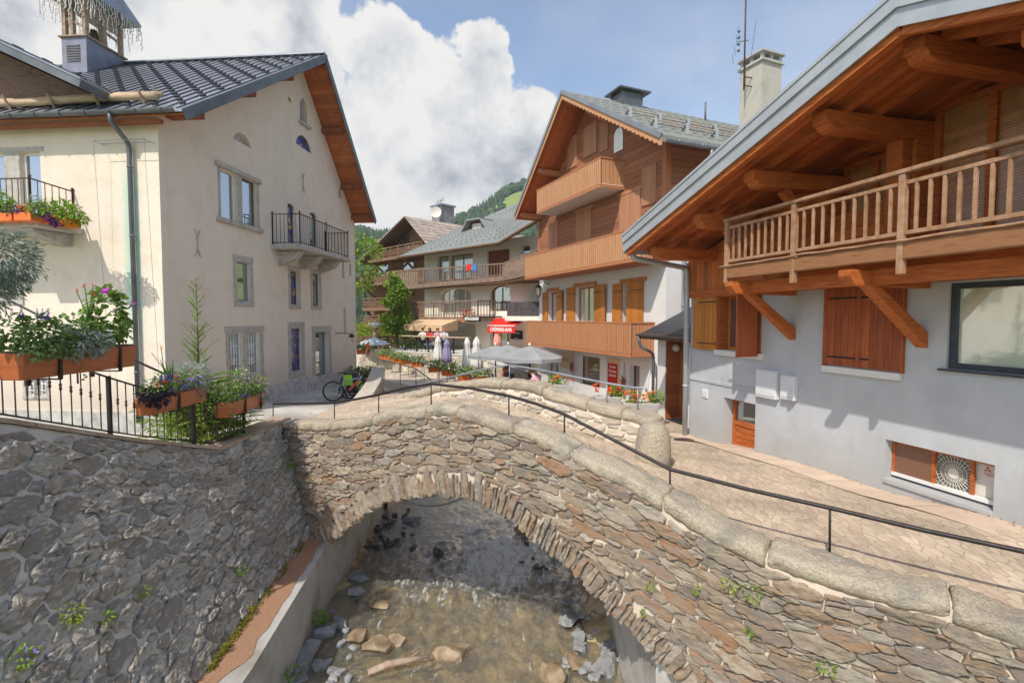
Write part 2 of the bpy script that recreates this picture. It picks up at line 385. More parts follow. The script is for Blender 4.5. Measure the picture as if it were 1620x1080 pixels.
mat('bike_blue', [(.20,.30,.36),(.28,.38,.44)], 4, .35, 0, metal=.3)
mat('bike_red', [(.55,.05,.04),(.62,.08,.06)], 4, .35, 0)
mat('alu', [(.42,.43,.44),(.52,.53,.54)], 4, .3, 0, metal=.8)
mat('black_plastic', [(.02,.02,.022),(.03,.03,.032)], 4, .45, 0)
mat('bulb', [(.72,.66,.62),(.85,.80,.76)], 4, .4, 0)
mat('lamp_glass', [(.62,.56,.44),(.72,.66,.54)], 4, .2, 0)
mat('bronze', [(.10,.09,.05),(.16,.14,.08)], 4, .4, 0, metal=.8)
mat('fan_grey', [(.12,.11,.10),(.18,.17,.15)], 4, .6, 0)
mat('statue', [(.25,.24,.26),(.38,.36,.38)], 12, .8, .3, 20)
mat('meadow', [(.11,.17,.04),(.20,.26,.07),(.28,.31,.10)], .02, .95, 0, detail=8)
mat('moss', [(.14,.14,.01),(.30,.26,.02)], 20, .95, .8, 60)
mat('anthracite', [(.035,.045,.06),(.055,.07,.09)], 4, .4, 0)
mat('blind_brown', [(.12,.05,.03),(.22,.11,.07),(.16,.07,.045)], 40, .3, .2, 60, coat=.4)
mat('white_wall_grey', [(.64,.65,.67),(.70,.71,.73)], 3, .7, .05, 20)
mat('white_wall_warm', [(.76,.69,.57),(.84,.78,.66),(.80,.73,.61)], 1.5, .9, .15, 14)
mat('zinc_pale', [(.40,.43,.46),(.52,.55,.58)], 2.5, .45, .05, 10, metal=.35)
mat('porch_wood', [(.28,.09,.03),(.36,.12,.045)], 4, .6, .2, 30, stretch=(9,9,.8), planks=(2,.2), pvar=.3)
mat('rail_brown', [(.20,.085,.035),(.33,.155,.07),(.26,.115,.05)], 5, .75, .4, 30, stretch=(.7,8,8))
mat('chalet_shutter', [(.42,.19,.10),(.50,.25,.135)], 4, .65, .2, 30, stretch=(8,8,.8), planks=(0,.14), pvar=.2)
mat('wood_board_low', [(.38,.16,.075),(.50,.23,.11),(.33,.135,.06)], 5, .6, .2, 30, stretch=(6,6,.7), tone=.35)
mat('chimney_render', [(.36,.34,.29),(.46,.43,.37),(.40,.38,.32)], 2, .95, .3, 14)
mat('shop_glass', [(.03,.03,.03),(.12,.10,.08),(.30,.10,.07),(.10,.14,.06),(.35,.30,.24)], 4, .08, 0, spec=.9, coat=.5, detail=9)
mat('bronze_text', [(.42,.29,.16),(.48,.34,.2)], 4, .6, 0)
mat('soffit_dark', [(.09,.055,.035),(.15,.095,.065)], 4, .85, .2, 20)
mat('roof_grey_tiles', [(.15,.165,.155),(.22,.235,.22),(.185,.20,.185)], 2, .7, .2, 12, planks=(0,.42), pvar=.18)
mat('balcony_brown', [(.15,.095,.065),(.24,.165,.12),(.30,.22,.165)], 4, .85, .3, 30)
mat('wood_chalet_dark2', [(.16,.085,.05),(.25,.15,.095)], 4, .85, .3, 30)
mat('chimney_boards', [(.18,.17,.18),(.30,.29,.30)], 3, .9, .3, 30, planks=(0,.22), pvar=.5)
mat('door_green', [(.16,.20,.17),(.22,.27,.23)], 4, .5, .1, 20)
mat('wood_brown_red', [(.20,.065,.03),(.30,.10,.045)], 4, .75, .3, 30)
mat('gable_wood', [(.10,.05,.035),(.22,.14,.11),(.15,.08,.06)], 4, .85, .4, 30, stretch=(3,1,6))
mat('zinc_belfry', [(.18,.18,.23),(.27,.27,.33)], 2.5, .5, .05, 10, metal=.3)
mat('cream_a', [(.66,.575,.47),(.73,.65,.54),(.70,.615,.51)], 1.3, .95, .55, 9, streak=.045, dirt=((.60,.50,.40),.8,.58,.35))
def stain():      # turquoise wash left on the wall by the copper downpipe
    N = MAT['cream_a'].node_tree.nodes; L = MAT['cream_a'].node_tree.links; b = N['Principled BSDF']
    src = b.inputs['Base Color'].links[0].from_socket; tc = N.new('ShaderNodeTexCoord'); sp = N.new('ShaderNodeSeparateXYZ'); L.new(tc.outputs['Object'], sp.inputs[0])
    nz = N.new('ShaderNodeTexNoise'); nz.inputs['Scale'].default_value = 3; L.new(tc.outputs['Object'], nz.inputs['Vector'])
    def ma(op, a, c):
        n = N.new('ShaderNodeMath'); n.operation = op
        for i, q in enumerate((a, c)):
            if isinstance(q, (int, float)): n.inputs[i].default_value = q
            else: L.new(q, n.inputs[i])
        return n.outputs[0]
    d = ma('ABSOLUTE', ma('SUBTRACT', sp.outputs[1], .74), 0); d = ma('ADD', d, ma('MULTIPLY', ma('SUBTRACT', nz.outputs[0], .5), .15))
    m1 = N.new('ShaderNodeMapRange'); L.new(d, m1.inputs[0]); m1.inputs[1].default_value=.26; m1.inputs[2].default_value=.12
    m2 = N.new('ShaderNodeMapRange'); L.new(sp.outputs[2], m2.inputs[0]); m2.inputs[1].default_value=6.3; m2.inputs[2].default_value=5.6
    m4 = N.new('ShaderNodeMapRange'); L.new(sp.outputs[2], m4.inputs[0]); m4.inputs[1].default_value=1.5; m4.inputs[2].default_value=3.2
    m3 = N.new('ShaderNodeMapRange'); L.new(sp.outputs[0], m3.inputs[0]); m3.inputs[1].default_value=.02; m3.inputs[2].default_value=.01
    k = ma('MULTIPLY', ma('MULTIPLY', ma('MULTIPLY', m1.outputs[0], m2.outputs[0]), ma('MULTIPLY', m3.outputs[0], m4.outputs[0])), .65)
    mx = N.new('ShaderNodeMix'); mx.data_type='RGBA'; L.new(k, mx.inputs[0]); L.new(src, mx.inputs[6]); mx.inputs[7].default_value=(.30,.56,.47,1); L.new(mx.outputs[2], b.inputs['Base Color'])
stain()
def splash(name, z0, z1, colr, amt):      # ragged damp and splash marks above the pavement
    N = MAT[name].node_tree.nodes; L = MAT[name].node_tree.links; b = N['Principled BSDF']
    src = b.inputs['Base Color'].links[0].from_socket; tc = N.new('ShaderNodeTexCoord'); sp = N.new('ShaderNodeSeparateXYZ'); L.new(tc.outputs['Object'], sp.inputs[0])
    nz = N.new('ShaderNodeTexNoise'); nz.inputs['Scale'].default_value = 2.2; nz.inputs['Detail'].default_value = 9; nz.inputs['Roughness'].default_value = .7; L.new(tc.outputs['Object'], nz.inputs['Vector'])
    a = N.new('ShaderNodeMath'); a.operation = 'MULTIPLY_ADD'; L.new(nz.outputs[0], a.inputs[0]); a.inputs[1].default_value = -1.5; L.new(sp.outputs[2], a.inputs[2])
    m1 = N.new('ShaderNodeMapRange'); L.new(a.outputs[0], m1.inputs[0]); m1.inputs[1].default_value = z1-.75; m1.inputs[2].default_value = z0-.75; m1.inputs[4].default_value = amt
    mx = N.new('ShaderNodeMix'); mx.data_type = 'RGBA'; L.new(m1.outputs[0], mx.inputs[0]); L.new(src, mx.inputs[6]); mx.inputs[7].default_value = (*colr, 1); L.new(mx.outputs[2], b.inputs['Base Color'])
splash('grey_wall', .35, 1.15, (.33,.31,.28), .5); splash('cream_a', .5, 1.6, (.50,.44,.36), .5)
def glassy(name, g, tint=(.9,.95,1)):
    m = MAT[name]; N = m.node_tree.nodes; L = m.node_tree.links; b = N['Principled BSDF']
    gl = N.new('ShaderNodeBsdfGlossy'); gl.inputs[0].default_value = (*tint,1); gl.inputs['Roughness'].default_value = .03
    mx = N.new('ShaderNodeMixShader'); mx.inputs[0].default_value = g; L.new(b.outputs[0], mx.inputs[1]); L.new(gl.outputs[0], mx.inputs[2]); L.new(mx.outputs[0], N['Material Output'].inputs[0])
    bn = [n for n in N if n.type == 'BUMP']
    if bn: L.new(bn[0].outputs[0], gl.inputs['Normal'])
glassy('glass', .38); glassy('glass_curtain', .22); glassy('glass_green', .2); glassy('shop_glass', .25); glassy('blind', .10)
mat('leaf_silver_green', [(.13,.18,.14),(.25,.31,.25),(.40,.46,.39)], 5, .8, 0, tone=.75, trans=.2)
def stained():
    m = mat('stained_glass', [(.05,.05,.2),(.1,.1,.3)], bump=0, rough=.15, spec=.8); N = m.node_tree.nodes; L = m.node_tree.links
    tc = N.new('ShaderNodeTexCoord'); v = N.new('ShaderNodeTexVoronoi'); v.inputs['Scale'].default_value = 7
    L.new(tc.outputs['Object'], v.inputs['Vector']); r = N.new('ShaderNodeValToRGB'); r.color_ramp.interpolation = 'CONSTANT'
    s_ = N.new('ShaderNodeSeparateColor'); L.new(v.outputs['Color'], s_.inputs[0]); L.new(s_.outputs[0], r.inputs[0])
    e = r.color_ramp.elements; e[0].color = (.035,.045,.22,1); e[1].position = .35; e[1].color = (.05,.10,.34,1)
    for p_, c in ((.55,(.45,.33,.08,1)),(.72,(.12,.08,.25,1)),(.86,(.22,.10,.12,1))):
        k = e.new(p_); k.color = c
    d = N.new('ShaderNodeTexVoronoi'); d.feature = 'DISTANCE_TO_EDGE'; d.inputs['Scale'].default_value = 7; L.new(tc.outputs['Object'], d.inputs['Vector'])
    g = N.new('ShaderNodeMath'); g.operation = 'GREATER_THAN'; L.new(d.outputs[0], g.inputs[0]); g.inputs[1].default_value = .03
    vm = N.new('ShaderNodeVectorMath'); vm.operation = 'SCALE'; L.new(r.outputs[0], vm.inputs[0]); L.new(g.outputs[0], vm.inputs['Scale'])
    L.new(vm.outputs[0], N['Principled BSDF'].inputs['Base Color'])
stained()
def paving(name, cols, scl, gap, rough=.9, mort=(.36,.30,.24), jit=1.0, rot=0, bump=.5):
    m = mat(name, cols, 8, rough, 0); N = m.node_tree.nodes; L = m.node_tree.links; b = N['Principled BSDF']
    tc = N.new('ShaderNodeTexCoord'); mp = N.new('ShaderNodeMapping'); mp.inputs['Scale'].default_value = scl; mp.inputs['Rotation'].default_value = (0,0,rot)
    L.new(tc.outputs['Object'], mp.inputs[0])
    v = N.new('ShaderNodeTexVoronoi'); d = N.new('ShaderNodeTexVoronoi'); d.feature = 'DISTANCE_TO_EDGE'
    for q in (v, d): q.inputs['Scale'].default_value = 1; q.inputs['Randomness'].default_value = jit; L.new(mp.outputs[0], q.inputs['Vector'])
    s_ = N.new('ShaderNodeSeparateColor'); L.new(v.outputs['Color'], s_.inputs[0])
    r = N.new('ShaderNodeValToRGB'); L.new(s_.outputs[0], r.inputs[0]); e = r.color_ramp.elements; e[0].color = (*cols[0],1); e[1].color = (*cols[-1],1)
    for i, c in enumerate(cols[1:-1]): k = e.new((i+1)/(len(cols)-1)); k.color = (*c,1)
    ns = N.new('ShaderNodeTexNoise'); ns.inputs['Scale'].default_value = 1.1; ns.inputs['Detail'].default_value = 8; L.new(tc.outputs['Object'], ns.inputs['Vector'])
    nr = N.new('ShaderNodeMapRange'); L.new(ns.outputs[0], nr.inputs[0]); nr.inputs[1].default_value=.3; nr.inputs[2].default_value=.7; nr.inputs[3].default_value=.72; nr.inputs[4].default_value=1.2
    sm = N.new('ShaderNodeMapRange'); L.new(d.outputs[0], sm.inputs[0]); sm.inputs[1].default_value = gap*.5; sm.inputs[2].default_value = gap*1.6
    mx = N.new('ShaderNodeMix'); mx.data_type='RGBA'; L.new(sm.outputs[0], mx.inputs[0]); mx.inputs[6].default_value=(*mort,1); L.new(r.outputs[0], mx.inputs[7])
    vm = N.new('ShaderNodeVectorMath'); vm.operation='SCALE'; L.new(mx.outputs[2], vm.inputs[0]); L.new(nr.outputs[0], vm.inputs['Scale'])
    L.new(vm.outputs[0], b.inputs['Base Color'])
    n2 = N.new('ShaderNodeTexNoise'); n2.inputs['Scale'].default_value=40; L.new(tc.outputs['Object'], n2.inputs['Vector'])
    ad = N.new('ShaderNodeMath'); ad.operation='MULTIPLY_ADD'; L.new(n2.outputs[0], ad.inputs[0]); ad.inputs[1].default_value=.5; L.new(sm.outputs[0], ad.inputs[2])
    a2 = N.new('ShaderNodeMath'); a2.operation='MULTIPLY_ADD'; L.new(s_.outputs[1], a2.inputs[0]); a2.inputs[1].default_value=.6; L.new(ad.outputs[0], a2.inputs[2])
    bn = N.new('ShaderNodeBump'); bn.inputs['Strength'].default_value=bump; bn.inputs['Distance'].default_value=.012; L.new(a2.outputs[0], bn.inputs['Height']); L.new(bn.outputs[0], b.inputs['Normal'])
    return m
paving('street_setts', [(.43,.33,.24),(.51,.405,.30),(.56,.46,.345),(.47,.37,.275)], (13,5.2,4), .045, mort=(.40,.32,.24), rot=.9)
paving('left_slabs', [(.40,.37,.33),(.50,.47,.42),(.56,.52,.46)], (1.1,1.6,1), .012, mort=(.36,.33,.29), jit=.55, bump=.25)
paving('gravel', [(.40,.34,.27),(.55,.47,.38),(.62,.55,.46)], (7,7,7), .05, mort=(.45,.38,.31))
# ------------------------------------------------------------ ground and river
def idw(pts, x, y, p=3.0):
    sw = sz = 0
    for (a, b, c) in pts:
        d = (x-a)**2+(y-b)**2+.3; k = d**(-p/2); sw += k; sz += k*c
    return sz/sw
LEFT = [(-8.2,12,-2.6),(-8.2,9,-2.52),(-5.2,11.2,-2.42),(-5.1,8.8,-2.5),(-4.6,13.6,-2.66),(-7.9,17,-2.68),(-7.3,23.4,-2.95),(-5.2,18,-2.86),(-6,17,-2.84),
        (-5.6,23,-3.0),(-9,30,-3.2),(-14,9,-2.6),(-8,5,-2.55),(-20,12,-2.6),(-3.9,14,-2.68),(-16,34,-3.3),(-6.5,14,-2.6)]
RIGHT = [(4.4,12.5,-2.93),(5.6,8,-2.66),(6.1,6,-2.5),(2.4,8.6,-2.55),(3,5.4,-2.62),(4.25,4.3,-2.66),(5,3,-2.62),(4.84,16,-2.88),
         (2,14,-3.05),(0,16,-3.4),(1,19,-3.55),(2.5,22,-3.5),(-1,24,-3.75),(0,30,-3.8),(-8,34,-3.7),(4,35,-3.7),(3.5,10.5,-2.75),(12,10,-2.9),(-12,45,-3.6)]
NA, NB = 7.345, -.74                         # near parapet front: y = NA + NB x ; far parapet front 3.735 further
FA = 11.08
RIVL = [(-50,-3.75),(15,-3.75),(18,-4.0),(22,-6.4),(27,-10.9),(34,-17.7),(60,-51)]
RIVR = [(-50,1.75),(17.2,1.75),(18.2,.6),(19.5,-.9),(22,-2.5),(27,-6.0),(34,-12.5),(60,-45)]
def chan(y): return interp(RIVL, y), interp(RIVR, y)
def gz(x, y):
    c = sum(chan(y))/2
    return idw(LEFT, x, y) if x < c else idw(RIGHT, x, y)
def ground_kind(x, y):
    """0 none, 1 left bank, 2 right bank"""
    l, r = chan(y); f = y-(NA+NB*x)
    if f < .28:                              # on the camera's side of the near parapet
        if x < -5.25 and y < 11.3 and y > 1.5: return 1
        return 0
    if f < 5.0:                              # under the bridge deck
        if x < -4.1: return 1
        return 2 if x > 2.05 else 0
    if x < l: return 1
    if x > r: return 2
    return 0
def build_ground():
    for kind, name, m in ((1, 'pavement', 'left_slabs'), (2, 'cobbled_street', 'street_setts')):
        mb = MB(); idx = {}; st = .25; vs = []; fs = []
        def vid(i, j, k):
            if (i, j) not in idx:
                x, y = -30+i*k, 1+j*k; idx[(i, j)] = len(vs); z = idw(LEFT if kind == 1 else RIGHT, x, y)
                vs.append((x, y, z))
            return idx[(i, j)]
        for i in range(int(56/st)):
            for j in range(int(50/st)):
                x, y = -30+(i+.5)*st, 1+(j+.5)*st
                if kind == 2 and y > 20: continue
                if ground_kind(x, y) == kind:
                    fs.append((vid(i,j,st), vid(i+1,j,st), vid(i+1,j+1,st), vid(i,j+1,st)))
        mb.add(vs, fs, smooth=True); mb.build(name, MAT[m], kind='structure')
    mb = MB(); vs = []; fs = []; idx = {}; st = .5
    def vid2(i, j):
        if (i, j) not in idx:
            x, y = -24+i*st, 20+j*st; idx[(i, j)] = len(vs); vs.append((x, y, idw(RIGHT, x, y)))
        return idx[(i, j)]
    for i in range(int(60/st)):
        for j in range(int(40/st)):
            x, y = -24+(i+.5)*st, 20+(j+.5)*st
            if ground_kind(x, y) == 2: fs.append((vid2(i,j), vid2(i+1,j), vid2(i+1,j+1), vid2(i,j+1)))
    mb.add(vs, fs, smooth=True); mb.build('terrace_ground', MAT['gravel'], kind='structure')
    t = MB(); t.add([(-2500,-600,-7.4),(2500,-600,-7.4),(2500,3000,-7.4),(-2500,3000,-7.4)], [(0,1,2,3)]); t.build('ground', MAT['meadow'], kind='structure')
    # concrete strip along the grey house
    mb = MB(); pts = []
    for k in range(0, 31):
        t = k/30; y = lerp(2.5, 12.6, t); x = 7.7-.2625*y
        pts.append((x, y))
    vs = []; fs = []
    for (x, y) in pts:
        for off in (-.62, .1): vs.append((x+off, y-.254*off, gz(x+off, y)+.006))
    for k in range(30): fs.append((2*k, 2*k+1, 2*k+3, 2*k+2))
    mb.add(vs, fs); mb.build('pavement_strip', MAT['strip'], kind='structure')
mat('strip', [(.50,.38,.28),(.60,.47,.36),(.55,.42,.32)], 3, .95, .3, 25, dirt=((.40,.31,.24),1.2,.55,.5), planks=(1,1.35), seam=.015, pvar=.12)
build_ground()
WZ = -5.78
def build_river():
    # bed
    mb = MB(); vs = []; fs = []; nx, ny = 60, 220
    ys = [ -6+j*.19 for j in range(ny)]
    for j, y in enumerate(ys):
        l, r = chan(y)
        if y < 9: r = max(r, r+ (9-y)*.5)
        for i in range(nx+1):
            x = l-.3+(r-l+.6)*i/nx
            h = noise.noise(Vector((x*.7, y*.7, 3)))*.16+noise.noise(Vector((x*2.2, y*2.2, 9)))*.10+abs(noise.noise(Vector((x*5, y*5, 1))))*.08
            edge = max(0, 1-(i/nx)/.16)*.42+max(0, (i/nx-.78)/.22)*.5
            vs.append((x, y, WZ-.30+h+edge))
    for j in range(ny-1):
        for i in range(nx): a = j*(nx+1)+i; fs.append((a, a+1, a+nx+2, a+nx+1))
    mb.add(vs, fs, smooth=True); mb.build('riverbed', MAT['bed'], kind='structure')
    mb = MB(); vs = []; fs = []; nx, ny = 150, 520
    for j in range(ny+1):
        y = -3+j*.05 if j < 400 else 17+(j-400)*.2
        l, r = chan(y)
        if y < 9: r += (9-y)*.5
        for i in range(nx+1):
            x = l-.2+(r-l+.4)*i/nx
            rap = math.exp(-((y-11.6)/1.7)**2-((x+.2)/1.5)**2)+.55*math.exp(-((y-10.4)/.9)**2-((x+1.6)/1.6)**2)+.3*math.exp(-((y-12.5)/1.5)**2-((x+1)/1.3)**2)
            am = .022+.07*rap
            z = am*(noise.noise(Vector((x*2.3, y*1.2, 0)))*1.2+noise.noise(Vector((x*6, y*3.2, 5)))+.7*noise.noise(Vector((x*14, y*9, 7))))
            vs.append((x, y, WZ+z))
    for j in range(ny):
        for i in range(nx): a = j*(nx+1)+i; fs.append((a, a+1, a+nx+2, a+nx+1))
    mb.add(vs, fs, smooth=True); o = mb.build('river_water', MAT['water'], kind='structure')
def water_mat():
    m = bpy.data.materials.new('water'); MAT['water'] = m; m.use_nodes = True; N = m.node_tree.nodes; L = m.node_tree.links; N.clear()
    out = N.new('ShaderNodeOutputMaterial'); tc = N.new('ShaderNodeTexCoord')
    def noi(sc_, det, st=(1,1,1)):
        mp = N.new('ShaderNodeMapping'); mp.inputs['Scale'].default_value = st; L.new(tc.outputs['Object'], mp.inputs[0])
        n = N.new('ShaderNodeTexNoise'); n.inputs['Scale'].default_value = sc_; n.inputs['Detail'].default_value = det; n.inputs['Roughness'].default_value=.65; n.inputs['Distortion'].default_value=.6
        L.new(mp.outputs[0], n.inputs['Vector']); return n.outputs[0]
    def ma(op, a, b=None, c=None, cl=False):
        n = N.new('ShaderNodeMath'); n.operation = op; n.use_clamp = cl
        for i, q in enumerate((a, b, c)):
            if q is None: continue
            if isinstance(q, (int, float)): n.inputs[i].default_value = q
            else: L.new(q, n.inputs[i])
        return n.outputs[0]
    hb = ma('ADD', noi(2.2, 5, (1,.6,1)), ma('MULTIPLY', noi(9, 5, (1,.55,1)), .45))
    bn = N.new('ShaderNodeBump'); bn.inputs['Strength'].default_value = .8; bn.inputs['Distance'].default_value = .10; L.new(hb, bn.inputs['Height'])
    gl = N.new('ShaderNodeBsdfGlossy'); gl.inputs['Roughness'].default_value = .07; gl.inputs[0].default_value = (.9,.95,1,1); L.new(bn.outputs[0], gl.inputs['Normal'])
    tr = N.new('ShaderNodeBsdfTransparent'); tr.inputs[0].default_value = (.86,.83,.70,1)
    df = N.new('ShaderNodeBsdfDiffuse'); df.inputs[0].default_value = (.50,.49,.40,1); L.new(bn.outputs[0], df.inputs['Normal'])
    m1 = N.new('ShaderNodeMixShader'); m1.inputs[0].default_value = .2; L.new(tr.outputs[0], m1.inputs[1]); L.new(df.outputs[0], m1.inputs[2])
    fr = N.new('ShaderNodeFresnel'); fr.inputs[0].default_value = 1.38; L.new(bn.outputs[0], fr.inputs['Normal'])
    m2 = N.new('ShaderNodeMixShader'); L.new(ma('ADD', ma('MULTIPLY', fr.outputs[0], 2.6), .03), m2.inputs[0]); L.new(m1.outputs[0], m2.inputs[1]); L.new(gl.outputs[0], m2.inputs[2])
    # foam
    fm = N.new('ShaderNodeBsdfDiffuse'); fm.inputs[0].default_value = (.78,.82,.82,1)
    sp = N.new('ShaderNodeSeparateXYZ'); L.new(tc.outputs['Object'], sp.inputs[0])
    def gs(cx, cy, rx, ry, k):
        a = ma('DIVIDE', ma('SUBTRACT', sp.outputs[0], cx), rx); b = ma('DIVIDE', ma('SUBTRACT', sp.outputs[1], cy), ry)
        d = ma('ADD', ma('MULTIPLY', a, a), ma('MULTIPLY', b, b)); return ma('MULTIPLY', ma('SUBTRACT', 1.0, d, None, True), k)
    z = ma('ADD', gs(-.1, 11.9, 1.5, 1.7, .80), ma('ADD', gs(-1.3, 10.9, 1.9, 1.2, .30), gs(-.9, 14.2, 1.3, 2.4, .36)))
    f2 = ma('SUBTRACT', ma('ADD', ma('ADD', ma('MULTIPLY', z, .95), ma('MULTIPLY', ma('SUBTRACT', noi(2.4, 10, (1.3,.5,1)), .5), 2.0)), ma('MULTIPLY', ma('SUBTRACT', noi(11, 8, (1.4,.5,1)), .5), 1.7)), .27)
    mr = N.new('ShaderNodeMapRange'); L.new(f2, mr.inputs[0]); mr.inputs[1].default_value = 0; mr.inputs[2].default_value = .5; mr.inputs[4].default_value=.8
    m3 = N.new('ShaderNodeMixShader'); L.new(mr.outputs[0], m3.inputs[0]); L.new(m2.outputs[0], m3.inputs[1]); L.new(fm.outputs[0], m3.inputs[2])
    L.new(m3.outputs[0], out.inputs[0])
water_mat()
mat('bed', [(.10,.075,.045),(.36,.27,.15),(.58,.45,.27),(.66,.55,.38)], 2.4, .8, 1.0, 9, detail=9)
mat('rock_grey', [(.16,.165,.17),(.28,.285,.29),(.38,.38,.38)], 4, .8, .5, 14)
mat('rock_tan', [(.12,.085,.05),(.28,.205,.13),(.42,.33,.23)], 4, .7, .5, 14)
mat('rock_wet', [(.03,.035,.04),(.07,.075,.08),(.12,.12,.12)], 5, .35, .5, 18)
build_river()
def rock(name_m, loc, r, seed, flat=.55, mesh_cache={}):
    rnd = random.Random(seed)
    import bmesh
    bm = bmesh.new(); bmesh.ops.create_icosphere(bm, subdivisions=3, radius=1)
    pl = [(Vector((rnd.gauss(0,1), rnd.gauss(0,1), rnd.gauss(0,1))).normalized(), rnd.uniform(.45,.85)) for _ in range(13)]+([(Vector((rnd.uniform(-.3,.3),rnd.uniform(-.3,.3),1)).normalized(),.6)] if name_m != 'rock_tan' else [])
    for v in bm.verts:
        c = v.co.copy()
        for nn, d in pl:
            k = c.dot(nn)
            if k > d: c -= nn*(k-d)*.97
        c += c.normalized()*noise.noise(c*2+Vector((seed,0,0)))*.12
        v.co = Vector((c.x*r*rnd_s[seed % 7][0], c.y*r*rnd_s[seed % 7][1], c.z*r*flat))
    me = bpy.data.meshes.new('rock'); bm.to_mesh(me); bm.free(); me.materials.append(MAT[name_m])
    o = bpy.data.objects.new('river_rock', me); link(o); o.location = loc; o.rotation_euler = (rnd.uniform(-.25,.25), rnd.uniform(-.25,.25), rnd.uniform(0,6))
    return o
rnd_s = [(1,.7),(1.3,.75),(.9,1),(1.15,.6),(1,.85),(1.4,.9),(.8,1.1)]
def build_rocks():
    big = [(482,1040,.36,'rock_grey','large pale grey slab-sided rock at the foot of the left channel wall'),(512,1000,.33,'rock_grey','rounded grey boulder just above the large pale slab rock'),
           (540,985,.2,'rock_grey','small blue grey rock on the pile beside the left channel wall'),(566,1008,.26,'rock_tan','flat tan rock lying between the grey boulders and the sunlit water'),
           (598,1020,.27,'rock_tan','pinkish white boulder in the shallow sunlit water near the driftwood'),(628,1012,.2,'rock_tan','small ochre rock touching the pinkish boulder'),
           (565,935,.28,'rock_grey','wide grey slab rock in the shade by the left channel wall'),(567,912,.24,'rock_grey','upper grey slab rock under the arch on the left side'),
           (717,1030,.38,'rock_tan','round ochre boulder half under the sunlit water'),(695,872,.26,'rock_wet','dark wet rock breaking the water left of the white rapids'),
           (617,860,.2,'rock_wet','small dark rock at the edge of the pebble bank under the arch'),(653,822,.26,'rock_grey','light grey flat rock at the top of the pebble bank under the arch'),
           (896,950,.17,'rock_grey','small pale rock in the shade near the right channel wall'),(898,980,.3,'rock_grey','dark grey angular boulder by the right channel wall'),
           (915,1005,.2,'rock_grey','rounded grey rock below the angular boulder on the right'),(945,972,.17,'rock_grey','small upright grey rock among the stones at the right wall'),
           (972,1020,.24,'rock_grey','oval striped grey rock against the right channel wall'),(957,1055,.3,'rock_grey','broad dark rock low in the heap by the right wall'),
           (825,842,.24,'rock_tan','tan rock at the far right edge of the water under the arch'),(870,1065,.3,'rock_tan','flat cracked tan slab in the shallow sunlit water'),
           (910,1050,.26,'rock_tan','tan slab beside the flat cracked one in the shallow water'),(600,955,.2,'rock_tan','pale tan stone at the edge of the shadowed water')]
    for i, (px, py, r, m, lab) in enumerate(big):
        p = PZ(px, py, WZ+.05); o = rock(m, p, r*1.0, i+1); tag(o, lab, 'rock', 'rocks lying in the stream bed')
    rnd = random.Random(5); k = 100
    zones = [((440,560,960,1080),26,'small grey stones heaped by the left channel wall','rock_grey',.07,.15),((575,655,805,870),46,'small dark pebble on the bank under the left side of the arch','rock_wet',.05,.13),
             ((890,1000,960,1080),44,'small grey stone in the heap against the right channel wall','rock_grey',.06,.15),((820,900,845,900),12,'small dark stone on the far right bank under the arch','rock_wet',.06,.14)]
    for (a,b,c,d), n, lab, m, r0, r1 in zones:
        for q in range(n):
            px, py = rnd.uniform(a,b), rnd.uniform(c,d)
            p = PZ(px, py, WZ+.04); k += 1
            o = rock(m if rnd.random() < .8 else 'rock_grey', p, rnd.uniform(r0, r1), k, .6); tag(o, lab.replace('stones','stone'), 'stone', lab.split(' in ')[0]+' pile')
build_rocks()
# driftwood
t = MB(); a = PZ(582,1063,WZ+.08); b = PZ(680,1037,WZ+.12); d = b-a
t.tube([a, a+d*.3+Vector((0,.03,.03)), a+d*.6+Vector((0,-.03,.05)), b], .05, 8, radii=[.05,.06,.05,.025])
t.tube([a+d*.55, a+d*.8+Vector((.02,.12,.06))], .02, 6)
o = t.build('driftwood', MAT['wood_weathered']); tag(o, 'broken brown branch lying in the shallow sunlit water', 'driftwood')
